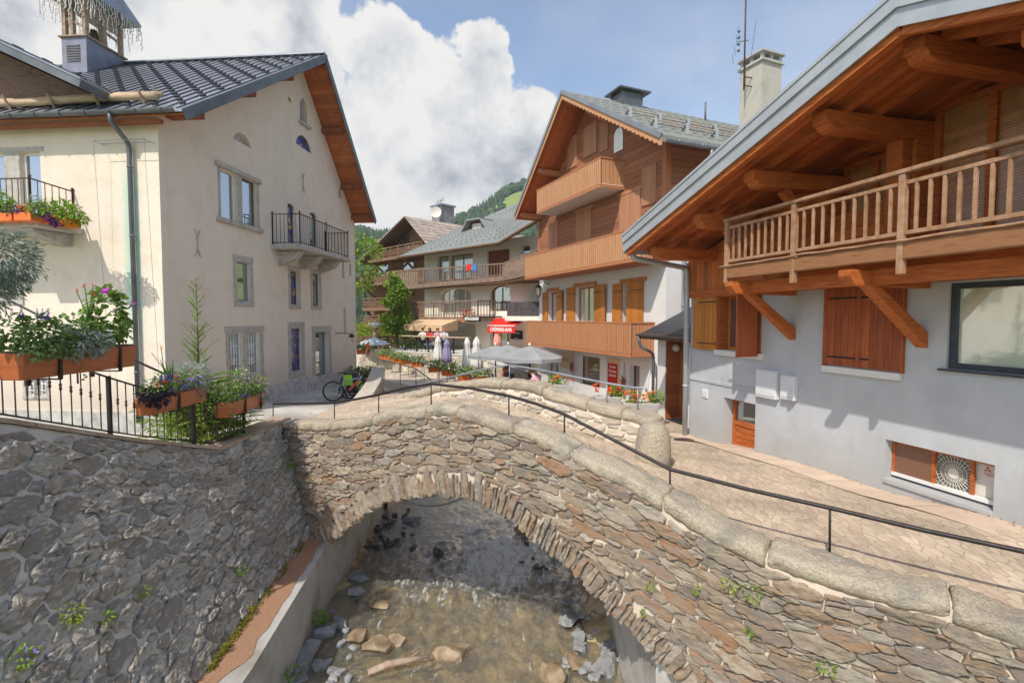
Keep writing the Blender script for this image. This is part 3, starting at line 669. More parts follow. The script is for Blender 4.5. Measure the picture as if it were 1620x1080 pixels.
# ------------------------------------------------------------ rubble stonework
def make_cells(W, H, an, r0, r1, seed, big=.12, shear=0.0):
    """irregular packing of W x H: returns polygons in (u, v); stones are 'an' times longer than tall"""
    rnd = random.Random(seed); Hs = H*an; cs = r1*2.2; grid = {}; S_ = []
    tries = int(W*Hs/(r0*r0)*6)
    for phase in (0, 1, 2):
        for _ in range(tries if phase else tries//3):
            r = rnd.uniform(r1*.75, r1) if phase == 0 else (rnd.uniform(r0*1.1, r1*.8) if phase == 1 else rnd.uniform(r0*.8, r0*1.2))
            if phase == 0 and rnd.random() > big: continue
            x, y = rnd.uniform(-r1, W+r1), rnd.uniform(-r1, Hs+r1); gx, gy = int(x//cs), int(y//cs); ok = True
            for i in (gx-1, gx, gx+1):
                for j in (gy-1, gy, gy+1):
                    for (a, b, c) in grid.get((i, j), ()):
                        if (a-x)**2+(b-y)**2 < ((r+c)*.86)**2: ok = False; break
                    if not ok: break
                if not ok: break
            if ok: grid.setdefault((gx, gy), []).append((x, y, r)); S_.append((x, y, r))
    out = []
    for (x, y, r) in S_:
        gx, gy = int(x//cs), int(y//cs); nb = []
        for i in (gx-2, gx-1, gx, gx+1, gx+2):
            for j in (gy-2, gy-1, gy, gy+1, gy+2): nb += grid.get((i, j), [])
        nb = sorted((q for q in nb if q[0] != x or q[1] != y), key=lambda q: (q[0]-x)**2+(q[1]-y)**2)[:18]
        q = r*2.4; poly = [(x-q, y-q), (x+q, y-q), (x+q, y+q), (x-q, y+q)]
        for (a, b, c) in nb:
            dx, dy = a-x, b-y; D = math.hypot(dx, dy); nx, ny = dx/D, dy/D
            k = (D*D+r*r-c*c)/(2*D); new = []
            for i in range(len(poly)):
                p, s_ = poly[i], poly[(i+1) % len(poly)]
                dp = (p[0]-x)*nx+(p[1]-y)*ny-k; ds = (s_[0]-x)*nx+(s_[1]-y)*ny-k
                if dp <= 0: new.append(p)
                if dp*ds < 0: t_ = dp/(dp-ds); new.append((p[0]+(s_[0]-p[0])*t_, p[1]+(s_[1]-p[1])*t_))
            poly = new
            if len(poly) < 3: break
        if len(poly) >= 3: out.append([(px_+shear*py_/an, py_/an) for px_, py_ in poly])
    return out
def stone(mb, poly, surf, h, gap, rnd, tone, mi=1, fq=6, layered=1.0, rough=1.0, fine=.1, rings=((1.03,-.35),(1.0,.6),(.955,.93),(.70,1.0),(.36,1.0))):
    cx = sum(p[0] for p in poly)/len(poly); cy = sum(p[1] for p in poly)/len(poly)
    w = max(abs(p[0]-cx) for p in poly); hh = max(abs(p[1]-cy) for p in poly)
    if w < gap*1.2 or hh < gap*.9: return
    kx = max(.35, 1-gap*1.1/w); ky = max(.3, 1-gap/hh)
    pts = [(cx+(x-cx)*kx, cy+(y-cy)*ky) for x, y in poly]
    n = len(pts); c = []
    for i in range(n):                                       # corner cutting
        a, b = pts[i], pts[(i+1) % n]
        L_ = math.hypot(b[0]-a[0], b[1]-a[1])
        c.append((a[0]*.9+b[0]*.1, a[1]*.9+b[1]*.1))
        nd = int(L_/fine)
        for q_ in range(1, nd+1): u_ = q_/(nd+1); c.append((a[0]+(b[0]-a[0])*u_, a[1]+(b[1]-a[1])*u_))
        c.append((a[0]*.1+b[0]*.9, a[1]*.1+b[1]*.9))
    s0 = rnd.uniform(0, 99); j = min(w, hh)*.30*rough
    c = [(x+noise.noise(Vector((x*14, y*14, s0)))*j, y+noise.noise(Vector((x*14, y*14, s0+9)))*j) for x, y in c]
    n = len(c); vs = []; fs = []; tx, ty = rnd.uniform(-.35,.35)*h/max(w,.05), rnd.uniform(-.35,.35)*h/max(hh,.05)
    for (sc_, hf) in rings:
        for (x, y) in c:
            X, Y = cx+(x-cx)*sc_, cy+(y-cy)*sc_
            q = h*hf
            if hf > .4:
                q += (tx*(X-cx)+ty*(Y-cy))*hf
                st = noise.noise(Vector((X*fq*.8, Y*fq*2.2, s0)))*3.2; st = (math.floor(st)+min(1,(st-math.floor(st))*3))/3.2      # cleavage steps
                q += h*.34*rough*st+h*.16*rough*noise.noise(Vector((X*fq*3.3, Y*fq*9*layered, s0)))
            vs.append(surf(X, Y, q))
    vs.append(surf(cx, cy, h*1.02))
    K = len(rings)-1
    for k in range(K):
        for i in range(n): i2 = (i+1) % n; fs.append((k*n+i, k*n+i2, (k+1)*n+i2, (k+1)*n+i))
    for i in range(n): fs.append((K*n+i, K*n+(i+1) % n, (K+1)*n))
    mb.add(vs, fs, tone, mi, False)
def mortar(mb, surf, W, v0, v1, nu, nv, amp=.012, mi=0):
    vs = []; fs = []
    for i in range(nu+1):
        u = W*i/nu; a, b = v0(u), v1(u)
        for j in range(nv+1):
            v = a+(b-a)*j/nv
            vs.append(surf(u, v, amp*.35+noise.noise(Vector((u*7, v*7, 2)))*amp+noise.noise(Vector((u*22, v*22, 2)))*amp*.5))
    for i in range(nu):
        for j in range(nv): a = i*(nv+1)+j; fs.append((a, a+nv+1, a+nv+2, a+1))
    mb.add(vs, fs, .5, mi, True)
mat('mortar_tan', [(.52,.44,.34),(.66,.57,.46),(.59,.51,.41)], 3, .95, .6, 40)
mat('mortar_grey', [(.52,.48,.41),(.66,.615,.54),(.59,.545,.47)], 2, .95, .7, 35)
mat('mortar_white', [(.62,.57,.48),(.74,.69,.60)], 3, .95, .5, 35)
mat('stones_tan', [(.20,.165,.13),(.38,.31,.235),(.54,.44,.325),(.31,.27,.235),(.46,.32,.20),(.62,.54,.43),(.40,.35,.30),(.48,.29,.17),(.36,.185,.10)], 7, .9, 1.0, 20, stretch=(1,1,2.5), tone=.74, bstretch=(2,2,9), bdist=.045, dirt=((.34,.19,.10),2.6,.62,.4), detail=9)
mat('stones_grey', [(.24,.215,.18),(.58,.525,.44),(.80,.74,.64),(.52,.44,.34),(.42,.395,.36),(.80,.75,.66),(.66,.57,.46)], 8, .9, 1.0, 20, stretch=(1,1,2.5), tone=.5, bstretch=(3,3,9), bdist=.05, dirt=((.33,.20,.11),1.3,.66,.6), detail=9)
mat('stones_pale', [(.36,.32,.26),(.52,.45,.35),(.60,.52,.42),(.40,.37,.33),(.50,.36,.22)], 2.2, .85, .8, 16, tone=.7, dirt=((.34,.18,.08),1.8,.66,.5), detail=9)
def granite():
    m = mat('coping_granite', [(.18,.155,.125),(.42,.35,.26),(.54,.47,.36),(.58,.53,.42)], 38, .95, 1.0, 30, detail=10, tone=.15, bdist=.045, dirt=((.27,.25,.22),3.0,.50,.6)); return m
granite()
# ------------------------------------------------------------ the stone bridge
bridge = thing('stone_bridge', 'old humpbacked rubble stone arch bridge crossing the stream', 'bridge', (0,0,0))
BT = [(450,668),(530,669),(600,655),(645,645),(690,640),(760,650),(830,672),(893,700),(985,748),(1061,792),(1140,840),(1213,876),(1320,906),(1503,953),(1620,992)]
def npt(px, py): return PL(px, py, NA, NB)
btx = [(npt(a,b).x, npt(a,b).z) for a, b in BT]; btx = [(-5.6, btx[0][1]-.02)]+btx+[(7.5, btx[-1][1]-.25)]
def btop(x): return interp(btx, x)+.02*math.sin(x*5)
AR = [(515,866),(560,828),(600,797),(650,785),(700,781),(740,785),(775,796),(805,817),(862,863),(908,902),(985,982),(1050,1045)]
arx = [(npt(a,b).x, npt(a,b).z) for a, b in AR]; arx = [(arx[0][0]-.12, arx[0][1]-.35)]+arx+[(npt(1120,1135).x, npt(1120,1135).z), (npt(1190,1240).x, npt(1190,1240).z)]
AX0, AX1 = arx[0][0], arx[-1][0]
VN = Vector((-.595,-.804,0)); VD = Vector((.804,-.595,0)); X0 = -5.25
def face_surf(x0, a, nrm=VN, ky=NB):
    def f(u, v, h):
        x = x0+u*.804; return Vector((x, a+ky*x, v))+nrm*h
    return f
nsf = face_surf(X0, NA)
def ux(x): return (x-X0)/.804
def xu(u): return X0+u*.804
# smooth arch curve with its normals (a polyline resampled)
arc = []
for i in range(161):
    x = AX0+(AX1-AX0)*i/160; arc.append((x, interp(arx, x)))
sm = []
for i in range(len(arc)):
    a, b = max(0, i-6), min(len(arc)-1, i+6); sm.append((arc[i][0], sum(arc[k][1] for k in range(a, b+1))/(b-a+1)))
arc = sm
def arch_z(x, extra=0.0):
    if x < AX0 or x > AX1: return -6.3
    return interp(arc, x)+extra
VH = .40
def voussoirs():
    pts = [(ux(x), z) for x, z in arc]
    L_ = [0]
    for a, b in zip(pts, pts[1:]): L_.append(L_[-1]+math.hypot(b[0]-a[0], b[1]-a[1]))
    def at(s_):
        s_ = max(0, min(L_[-1], s_))
        for i in range(len(pts)-1):
            if s_ <= L_[i+1]: break
        t_ = (s_-L_[i])/(L_[i+1]-L_[i]); a, b = pts[i], pts[i+1]
        p = (a[0]+(b[0]-a[0])*t_, a[1]+(b[1]-a[1])*t_); q = 4
        a, b = pts[max(0, i-q)], pts[min(len(pts)-1, i+q)]; d = math.hypot(b[0]-a[0], b[1]-a[1]); n = (-(b[1]-a[1])/d, (b[0]-a[0])/d)
        return p, n
    rnd = random.Random(3); s_ = .02; mb = MB()
    vs = []; fs = []
    for i in range(121):
        p, n = at(L_[-1]*i/120)
        vs += [nsf(p[0], p[1], .0), nsf(p[0]+n[0]*VH, p[1]+n[1]*VH, .0)]
    for i in range(120): fs.append((2*i, 2*i+1, 2*i+3, 2*i+2))
    mb.add(vs, fs, .5, 0, True)
    while s_ < L_[-1]-.05:
        w_ = rnd.choice((.035,.045,.055,.07,.09,.12)); ht = rnd.uniform(.24, .52); lo = rnd.uniform(-.05,.03)
        (p0, n0), (p1, n1) = at(s_), at(s_+w_); sk = rnd.uniform(-.02,.02)
        poly = [(p0[0]+n0[0]*lo, p0[1]+n0[1]*lo), (p1[0]+n1[0]*lo, p1[1]+n1[1]*lo), (p1[0]+n1[0]*ht+sk, p1[1]+n1[1]*ht), (p0[0]+n0[0]*ht+sk, p0[1]+n0[1]*(ht-rnd.uniform(0,.06)))]
        stone(mb, poly, nsf, rnd.uniform(.035,.09), .008, rnd, rnd.random(), 1, fq=5, layered=.5); s_ += w_
    mb.build('arch_ring', [MAT['mortar_tan'], MAT['stones_tan']], bridge)
    # soffit of the barrel
    mb = MB(); vs = []; fs = []; n = 80
    for i in range(n+1):
        x, z = arc[int(i*160/n)]
        for j in range(13):
            yy = NA+NB*x+4.45*j/12; vs.append((x, yy, z+noise.noise(Vector((x*4, yy*3, 0)))*.05+.02))
    for i in range(n):
        for j in range(12): a = i*13+j; fs.append((a, a+1, a+14, a+13))
    mb.add(vs, fs, .5, 0, True); mb.build('vault', MAT['stones_grey'], bridge)
voussoirs()
CT = .19
def spandrel():
    rnd = random.Random(11); mb = MB(); W = ux(7.0); H = 4.9; z0 = -6.2
    mortar(mb, nsf, W, lambda u: max(arch_z(xu(u), .12), -6.2), lambda u: btop(xu(u))-.06, 170, 30)
    def flow(u):                     # courses follow the hump of the bridge
        return (interp(btx, xu(u))+2.2)*.9
    cells = make_cells(W, H, 3.0, .078, .30, 21, .26)
    for poly in cells:
        cx = sum(p[0] for p in poly)/len(poly); x = xu(cx)
        pol = [(u, z0+v+flow(u)*(1-.25*min(1, max(0, (2.8-v)/3)))) for u, v in poly]
        lo = arch_z(x, VH*1.02/ max(.55, 1)); hi = btop(x)-CT
        cy = sum(p[1] for p in pol)/len(pol)
        if cy > hi+.04 or cy < lo-.05: continue
        pol = [(u, min(max(v, arch_z(xu(u), VH+.0) if AX0 < xu(u) < AX1 else -9), btop(xu(u))-CT+.03)) for u, v in pol]
        hh = max(p[1] for p in pol)-min(p[1] for p in pol)
        if hh < .035: continue
        stone(mb, pol, nsf, rnd.uniform(.028,.07), .014, rnd, rnd.random(), fine=.05, rings=((1.03,-.35),(1.0,.6),(.95,.93),(.76,1.0),(.5,1.0),(.25,1.0)))
    mb.build('spandrel_wall', [MAT['mortar_tan'], MAT['stones_tan']], bridge)
spandrel()
def coping(a0, x_start, x_end, topf, name, seed, wid, th, over=.05, thick=.46, ends=()):
    """rough rounded granite blocks along a parapet; wid: list of block joints in x"""
    rnd = random.Random(seed); mb = MB()
    for k in range(len(wid)-1):
        xa, xb = wid[k]+.010, wid[k+1]-.010; n = max(8, int((xb-xa)/.028)); s0 = rnd.uniform(0, 50); vs = []; fs = []
        hb = rnd.uniform(-.02,.03); tk = thick*rnd.uniform(.94,1.08)
        prof = [(-over+.03, -th), (-over+.0, -th*.8), (-over-.012, -th*.6), (-over-.008, -th*.42), (-over-.002, -.04), (-over+.015, -.014), (.01, -.004), (.07, 0), (.14, .006), (.20, .008), (.27, .006), (.34, 0), (tk*.85, -.006), (tk*.93, -.02), (tk, -.06), (tk+.005, -th*.6), (tk+.005, -th)]
        m_ = len(prof)
        for i in range(n+1):
            t_ = i/n; x = xa+(xb-xa)*t_; e = min(t_, 1-t_)*(xb-xa); sh = 1-max(0, (.025-e)/.025)**2*.12
            for (d, z) in prof:
                px_ = x; zz = topf(x)+hb+(z if z < -.11 else z*1.0)
                mid = -th*.5
                z2 = z-(1-sh)*.10 if z > mid else z+(1-sh)*.06
                d2 = d+(1-sh)*.10*(1 if d < tk/2 else -1)
                p = Vector((x, a0+NB*x, topf(x)+hb+z2))-VN*d2
                q = noise.noise(Vector((x*2.2, d*2.5+z*3, s0)))*.04+noise.noise(Vector((x*8, d*10, z*16+s0)))*.026+noise.noise(Vector((x*21, d*24, z*40+s0)))*.018
                nn = (VN*(1 if d < .02 else (-1 if d > tk*.9 else 0))+Vector((0,0,1 if z > -.1 else 0))).normalized() if True else VN
                vs.append(p+nn*q)
        for i in range(n):
            for j in range(m_): j2 = (j+1) % m_; fs.append((i*m_+j, (i+1)*m_+j, (i+1)*m_+j2, i*m_+j2))
        fs.append(tuple(range(m_))); fs.append(tuple(n*m_+j for j in reversed(range(m_))))
        mb.add(vs, fs, rnd.random(), 0, True)
        # core under the block
    o = mb.build(name, MAT['coping_granite'], bridge)
    mb = MB(); vs = []; fs = []; n = 90
    for i in range(n+1):
        x = lerp(wid[0]+.03, wid[-1]-.03, i/n); b = Vector((x, a0+NB*x, 0)); z = topf(x)
        for d, q in ((.045,-th),(.03,-.10),(.07,-.03),(thick*.85,-.03),(thick*.9,-th)): vs.append(b-VN*d+Vector((0,0,z+q-.02)))
    for i in range(n):
        for j in range(5): fs.append((i*5+j, (i+1)*5+j, (i+1)*5+(j+1) % 5, i*5+(j+1) % 5))
    mb.add(vs, fs, .5, 0, True); mb.build('coping_mortar', MAT['mortar_tan'], bridge); return o
jx = [npt(a, 700).x for a in (448,)]
def xat(px, py): return npt(px, py).x
J = [-5.35, xat(450,670), xat(525,672), xat(592,662), xat(676,645), xat(725,648), xat(815,670), xat(905,706), xat(1050,785), xat(1213,876), 3.95, 4.9, 5.9, 7.0]
coping(NA, 0, 0, btop, 'coping', 5, J, CT)
# far parapet
FT = [(565,652),(575,641),(620,630),(660,617),(700,607),(750,601),(800,600),(850,608),(900,625),(930,635),(1000,652),(1037,664)]
ftx = [(PL(a,b,FA,NB).x, PL(a,b,FA,NB).z) for a, b in FT]
def ftop(x): return interp(ftx, x)+.015*math.sin(x*6)
FX0, FX1 = ftx[0][0], ftx[-1][0]
fsf = face_surf(FX0, FA)
def deckz(x):
    e = -2.36 if x < -1 else -2.62
    h = interp([(-5.3,0),(-3.8,.12),(-2.2,.45),(-.9,.62),(.3,.55),(1.5,.25),(2.8,.03),(3.6,0)], x)
    return lerp(-2.38, -2.62, min(1, max(0, (x+5)/8)))+h
def far_parapet():
    rnd = random.Random(8); mb = MB(); W = (FX1-FX0)/.804
    mortar(mb, fsf, W, lambda u: deckz(FX0+u*.804)-.3, lambda u: ftop(FX0+u*.804)-.08, 70, 10)
    for poly in make_cells(W, 2.4, 2.4, .10, .25, 31, .12):
        pol = [(u, -3.0+v+(ftop(FX0+u*.804)+2.0)*.5) for u, v in poly]
        cx = sum(p[0] for p in pol)/len(pol); cy = sum(p[1] for p in pol)/len(pol); x = FX0+cx*.804
        if cx < .05 or cx > W-.05 or cy > ftop(x)-.2 or cy < deckz(x)-.2: continue
        pol = [(min(max(u, 0), W), min(v, ftop(x)-.19)) for u, v in pol]
        stone(mb, pol, fsf, rnd.uniform(.02,.05), .022, rnd, rnd.random())
    # rear and end faces
    vs = []; fs = []; n = 40
    for i in range(n+1):
        x = FX0+(FX1-FX0)*i/n; b = Vector((x, FA+NB*x, 0))-VN*.44
        vs += [b+Vector((0,0,max(arch_z(x, .05), -6.3))), b+Vector((0,0,ftop(x)-.08))]
    for i in range(n): fs.append((2*i, 2*i+1, 2*i+3, 2*i+2))
    mb.add(vs, fs, .5, 0)
    for x in (FX0, FX1):
        b = Vector((x, FA+NB*x, 0)); z1 = ftop(x)-.06; c = b-VN*.44
        mb.add([b+Vector((0,0,-2.9)), c+Vector((0,0,-2.9)), c+Vector((0,0,z1)), b+Vector((0,0,z1))], [(0,1,2,3)], .5, 0)
    mb.build('far_parapet', [MAT['mortar_white'], MAT['stones_pale']], bridge)
    def fx(px, py): return PL(px, py, FA, NB).x
    coping(FA, 0, 0, ftop, 'coping', 9, [FX0, fx(640,640), fx(700,607), fx(795,600), fx(860,612), fx(930,635), fx(985,650), FX1], .2, thick=.46)
far_parapet()
def deck_and_back():
    # paved deck, inner face of the near parapet
    mb = MB(); vs = []; fs = []; n = 50
    for i in range(n+1):
        x = -5.3+9.2*i/n
        for j in range(9):
            d = .35+3.45*j/8*1.0; y = NA+NB*x+d*1.244
            # blend into the street at both ends
            e = min(1, max(0, (x+5.3)/1.0))*min(1, max(0, (3.9-x)/1.2)); z = deckz(x)+.012
            vs.append((x, y, lerp(gz(x, y)+.015, z, e)))
    for i in range(n):
        for j in range(8): a = i*9+j; fs.append((a, a+9, a+10, a+1))
    mb.add(vs, fs, .5, 0, True); mb.build('deck', MAT['street_setts'], bridge)
    mb = MB(); vs = []; fs = []
    for i in range(n+1):
        x = -5.3+12.3*i/n; b = Vector((x, NA+NB*x, 0))-VN*.43
        vs += [b+Vector((0,0,-3.1)), b+Vector((0,0,btop(x)-.06))]
    for i in range(n): fs.append((2*i, 2*i+1, 2*i+3, 2*i+2))
    mb.add(vs, fs); mb.build('parapet_back', MAT['mortar_tan'], bridge)
deck_and_back()
# ------------------------------------------------------------ channel walls and the left retaining wall
cw = thing('channel_wall', 'low concrete channel wall with a ledge of rusty gravel beside the stream on the left', 'wall', (-3.7,8,-5.9))
def wl(mb, pts, loc=(-3.7,8,-5.9)):
    return mb
mb = MB(Matrix.Translation((3.7,-8,5.9)))
LEDGE = [(-3.15,0.5),(-3.40,6.4),(-3.74,10.1),(-3.75,14.5)]; LZ = -4.58
vs = []; fs = []
for (x, y) in LEDGE: vs += [(x, y, -6.6), (x, y, LZ), (x-1.2, y, LZ), (x-1.2, y, -6.6)]
for i in range(3):
    for j in range(3): fs.append((i*4+j, i*4+j+1, i*4+j+5, i*4+j+4))
fs += [(0,3,2,1),(12,13,14,15)]
mb.add(vs, fs); mb.build('wall_body', MAT['concrete'], cw)
mb = MB(Matrix.Translation((3.7,-8,5.9))); vs = []; fs = []; n = 60
for i in range(n+1):
    y = lerp(5.9, 10.25, i/n); xe = interp([(b,a) for a,b in LEDGE], y)
    w1 = -.10-.07*noise.noise(Vector((0,y*2.5,0)))-(.22 if y < 6.7 else 0)*(1-(y-5.9)/.8)-.03
    for j in range(7): 
        t_ = j/6; vs.append((xe+lerp(w1, -.62, t_), y, LZ+.008+.03*math.sin(t_*math.pi*.5)+.006*noise.noise(Vector((t_*9, y*9, 0)))))
for i in range(n):
    for j in range(6): a = i*7+j; fs.append((a, a+1, a+8, a+7))
mb.add(vs, fs, .5, 0, True); mb.build('gravel_strip', MAT['rust_gravel'], cw)
cr = thing('abutment_wall', 'concrete channel wall under the right side of the stone arch', 'wall', (1.75,8,-5.9))
mb = MB(Matrix.Translation((-1.75,-8,5.9)))
mb.prism([(1.80,6.12,-6.6),(1.75,14.8,-6.6),(2.6,14.8,-6.6),(2.6,5.55,-6.6)], (0,0,2.75)); mb.build('wall_body', MAT['concrete'], cr)
# upstream right bank wall of the downstream channel etc.
def bank(name, label, side, y0, y1, m):
    mb = MB(); vs = []; fs = []; n = 60
    for i in range(n+1):
        y = lerp(y0, y1, i/n); x = chan(y)[side]; z = idw(LEFT if side == 0 else RIGHT, x, y)+.01
        s_ = -1 if side == 0 else 1
        vs += [(x, y, -6.5), (x, y, z+.12), (x+s_*.35, y, z+.12), (x+s_*.35, y, -6.5)]
    for i in range(n):
        for j in range(3): fs.append((i*4+j, i*4+j+1, i*4+j+5, i*4+j+4))
    mb.add(vs, fs); o = mb.build(name, MAT[m]); tag(o, label, 'wall')
bank('river_wall', 'low stone bank wall along the left edge of the stream beyond the bridge', 0, 15.0, 36, 'stones_pale')
bank('river_wall', 'bank wall below the flower boxes on the right edge of the stream', 1, 11.8, 36, 'stones_pale')
retw = thing('retaining_wall', 'tall battered grey rubble stone retaining wall under the flower box railing', 'wall', (-5,8,-4.6))
RB = [(0.5,-3.75),(3.5,-3.85),(6.5,-3.97),(10.45,-4.28),(11.6,-4.36)]
RT = [(0.5,-5.9),(3.5,-5.85),(5.65,-5.72),(7.2,-5.45),(8.85,-5.18),(11.6,-5.07)]
RTZ = [(0.5,-.55),(3.5,-.68),(5.65,-1.2),(7.2,-1.80),(8.85,-2.36),(11.6,-2.33)]
def rsf(u, v, h):
    y = .5+u; f = v/2.8 ; zt = interp(RTZ, y); z = lerp(-4.60, zt, f); x = lerp(interp(RB, y), interp(RT, y), f)
    return Vector((x+h*.93, y, z+h*.35))-Vector((-5,8,-4.6))
mb = MB(); rnd = random.Random(4)
mortar(mb, rsf, 10.75, lambda u: -.25, lambda u: 2.8, 120, 36, .03)
for poly in make_cells(11.4, 6.2, 2.5, .105, .30, 77, .25):
    pol = [(u-.2, v-2.9+.24*u) for u, v in poly]
    # stones lean: long axes climb towards the camera
    cx = sum(p[0] for p in pol)/len(pol); cy = sum(p[1] for p in pol)/len(pol); an_ = -.30+.25*noise.noise(Vector((cx*.6, cy*.6, 0)))
    if cy > 2.78 or cy < -.2 or cx > 10.7: continue
    pol = [(max(.0,min(u, 10.78)), min(v, 2.8)) for u, v in pol]
    stone(mb, pol, rsf, rnd.uniform(.03,.08), .024, rnd, rnd.random(), 1, fq=5, rough=1.0, fine=.035, rings=((1.03,-.35),(1.0,.55),(.96,.92),(.84,1.0),(.66,1.0),(.48,1.0),(.24,1.0)))
mb.build('rubble_face', [MAT['mortar_grey'], MAT['stones_grey']], retw)
mb = MB(Matrix.Translation((5,-8,4.6))); vs = []; fs = []; n = 60
for i in range(n+1):
    y = lerp(.5, 11.45, i/n); xt = interp(RT, y); zt = interp(RTZ, y)
    vs += [(xt-.02, y, zt-.02), (xt-.75, y, zt-.02), (xt-.75, y, -3.4)]
for i in range(n):
    for j in range(2): fs.append((i*3+j, i*3+j+1, i*3+j+4, i*3+j+3))
mb.add(vs, fs)
mb.build('wall_core', MAT['mortar_tan'], retw)
mb = MB(Matrix.Translation((5,-8,4.6))); rnd = random.Random(2); y = 3.0
while y < 11.3:
    L_ = rnd.uniform(.45,.9); y2 = min(y+L_, 11.4); vs = []; fs = []; n = 8
    for i in range(n+1):
        yy = lerp(y+.01, y2-.01, i/n); xt = interp(RT, yy)+.05+.025*noise.noise(Vector((0,yy*4,0))); zt = interp(RTZ, yy)+.015
        vs += [(xt, yy, zt), (xt-.42, yy, zt+.02), (xt-.42, yy, zt+.075), (xt-.01, yy, zt+.055+.01*noise.noise(Vector((3,yy*5,0))))]
    for i in range(n):
        for j in range(4): fs.append((i*4+j, (i+1)*4+j, (i+1)*4+(j+1) % 4, i*4+(j+1) % 4))
    fs += [(0,1,2,3), (n*4+3,n*4+2,n*4+1,n*4)]
    mb.add(vs, fs, rnd.random()); y = y2
mat('coping_slab', [(.30,.20,.13),(.42,.32,.23),(.50,.42,.33)], 4, .9, .7, 20, tone=.5)
mb.build('coping_slabs', MAT['coping_slab'], retw)
# bollard
t = MB(); t.lathe([(.30,-.12),(.30,.2),(.285,.5),(.25,.66),(.18,.75),(.08,.79),(0.01,.80)], n=24, wob=lambda a, z: 1+.03*noise.noise(Vector((a*2, z*4, 0))))
o = t.build('bollard', MAT['coping_granite'], loc=PZ(1033,738,-2.58)); tag(o, 'stout round-topped granite post at the right end of the far parapet', 'bollard')
# handrails of the bridge
def rail(name, label, pts, posts, r=.022, pr=.012, m='iron', curl=None):
    base = Vector(pts[0]); root = thing(name, label, 'handrail', (base.x, base.y, base.z-.9))
    M_ = Matrix.Translation(-root.location); t = MB(M_); t.tube(pts, r, 8); t.build('top_rail', MAT[m], root)
    for (p, q) in posts:
        t = MB(M_); t.tube([p, q], pr, 6); t.build('post', MAT[m], root)
    return root
HA = NA+.50
def hp(px, py): return PL(px, py, HA, NB)
pts = [hp(*q) for q in ((433,639),(529,637),(565,631),(599,624),(640,614),(682,607),(745,614),(805,626),(850,639),(893,655),(975,698),(1060,742),(1180,773),(1313,803),(1460,838),(1620,872),(1760,900))]
posts = [(hp(a,b), hp(a,c)+Vector((0,0,-.1))) for a,b,c in ((432,639,668),(529,637,668),(599,624,652),(682,607,636),(805,626,662),(893,655,694),(1060,742,774),(1313,803,864))]
rail('bridge_handrail', 'slender black iron handrail following the hump along the near side of the bridge', pts, posts, .024, .013)
FB = FA+.35
def fp(px, py): return PL(px, py, FB, NB)
pts = [fp(*q) for q in ((529,640),(600,625),(681,604),(760,585),(806,577),(860,586),(960,606),(1003,613),(1018,613),(1023,616),(1022,619))]
posts = [(fp(a,b), fp(a,c)) for a,b,c in ((599,625,646),(681,604,622),(806,577,606),(960,606,648),(1009,613,660))]
rail('bridge_handrail', 'grey iron handrail with a curled end along the far side of the bridge', pts, posts, .022, .014, 'zinc')
# slack cable under the arch
t = MB(); c0 = npt(640,786)+VN*.1; c1 = npt(738,785)+VN*.1; t.tube([c0.lerp(c1, k/12)+Vector((0,0,-.13*math.sin(math.pi*k/12))) for k in range(13)], .012, 6)
o = t.build('cable', MAT['rubber']); tag(o, 'slack black cable hanging across the crown of the arch', 'cable')
t = MB(); rnd = random.Random(6)
for k in range(7):
    a = npt(452+k*1.5, 672)+VN*.05; p = [a]
    for j in range(1, 14): p.append(a+Vector((.03*j+rnd.uniform(-.03,.03), 0, -.16*j))+VN*(.05+.05*math.sin(j*.7+k))+VD*(.02*j+.06*math.sin(j*.9+k*2)*min(1, j/5)))
    if k < 2: t.tube(p, .012, 5)
    else: t.tube(p[9:]+[p[13]+VD*.35+Vector((0,0,.18)), p[13]+VD*.6+Vector((0,0,.05+.05*k))], .011, 5)
o = t.build('cables', MAT['rubber']); tag(o, 'tangle of black cables in the corner where the bridge meets the grey wall', 'cable')
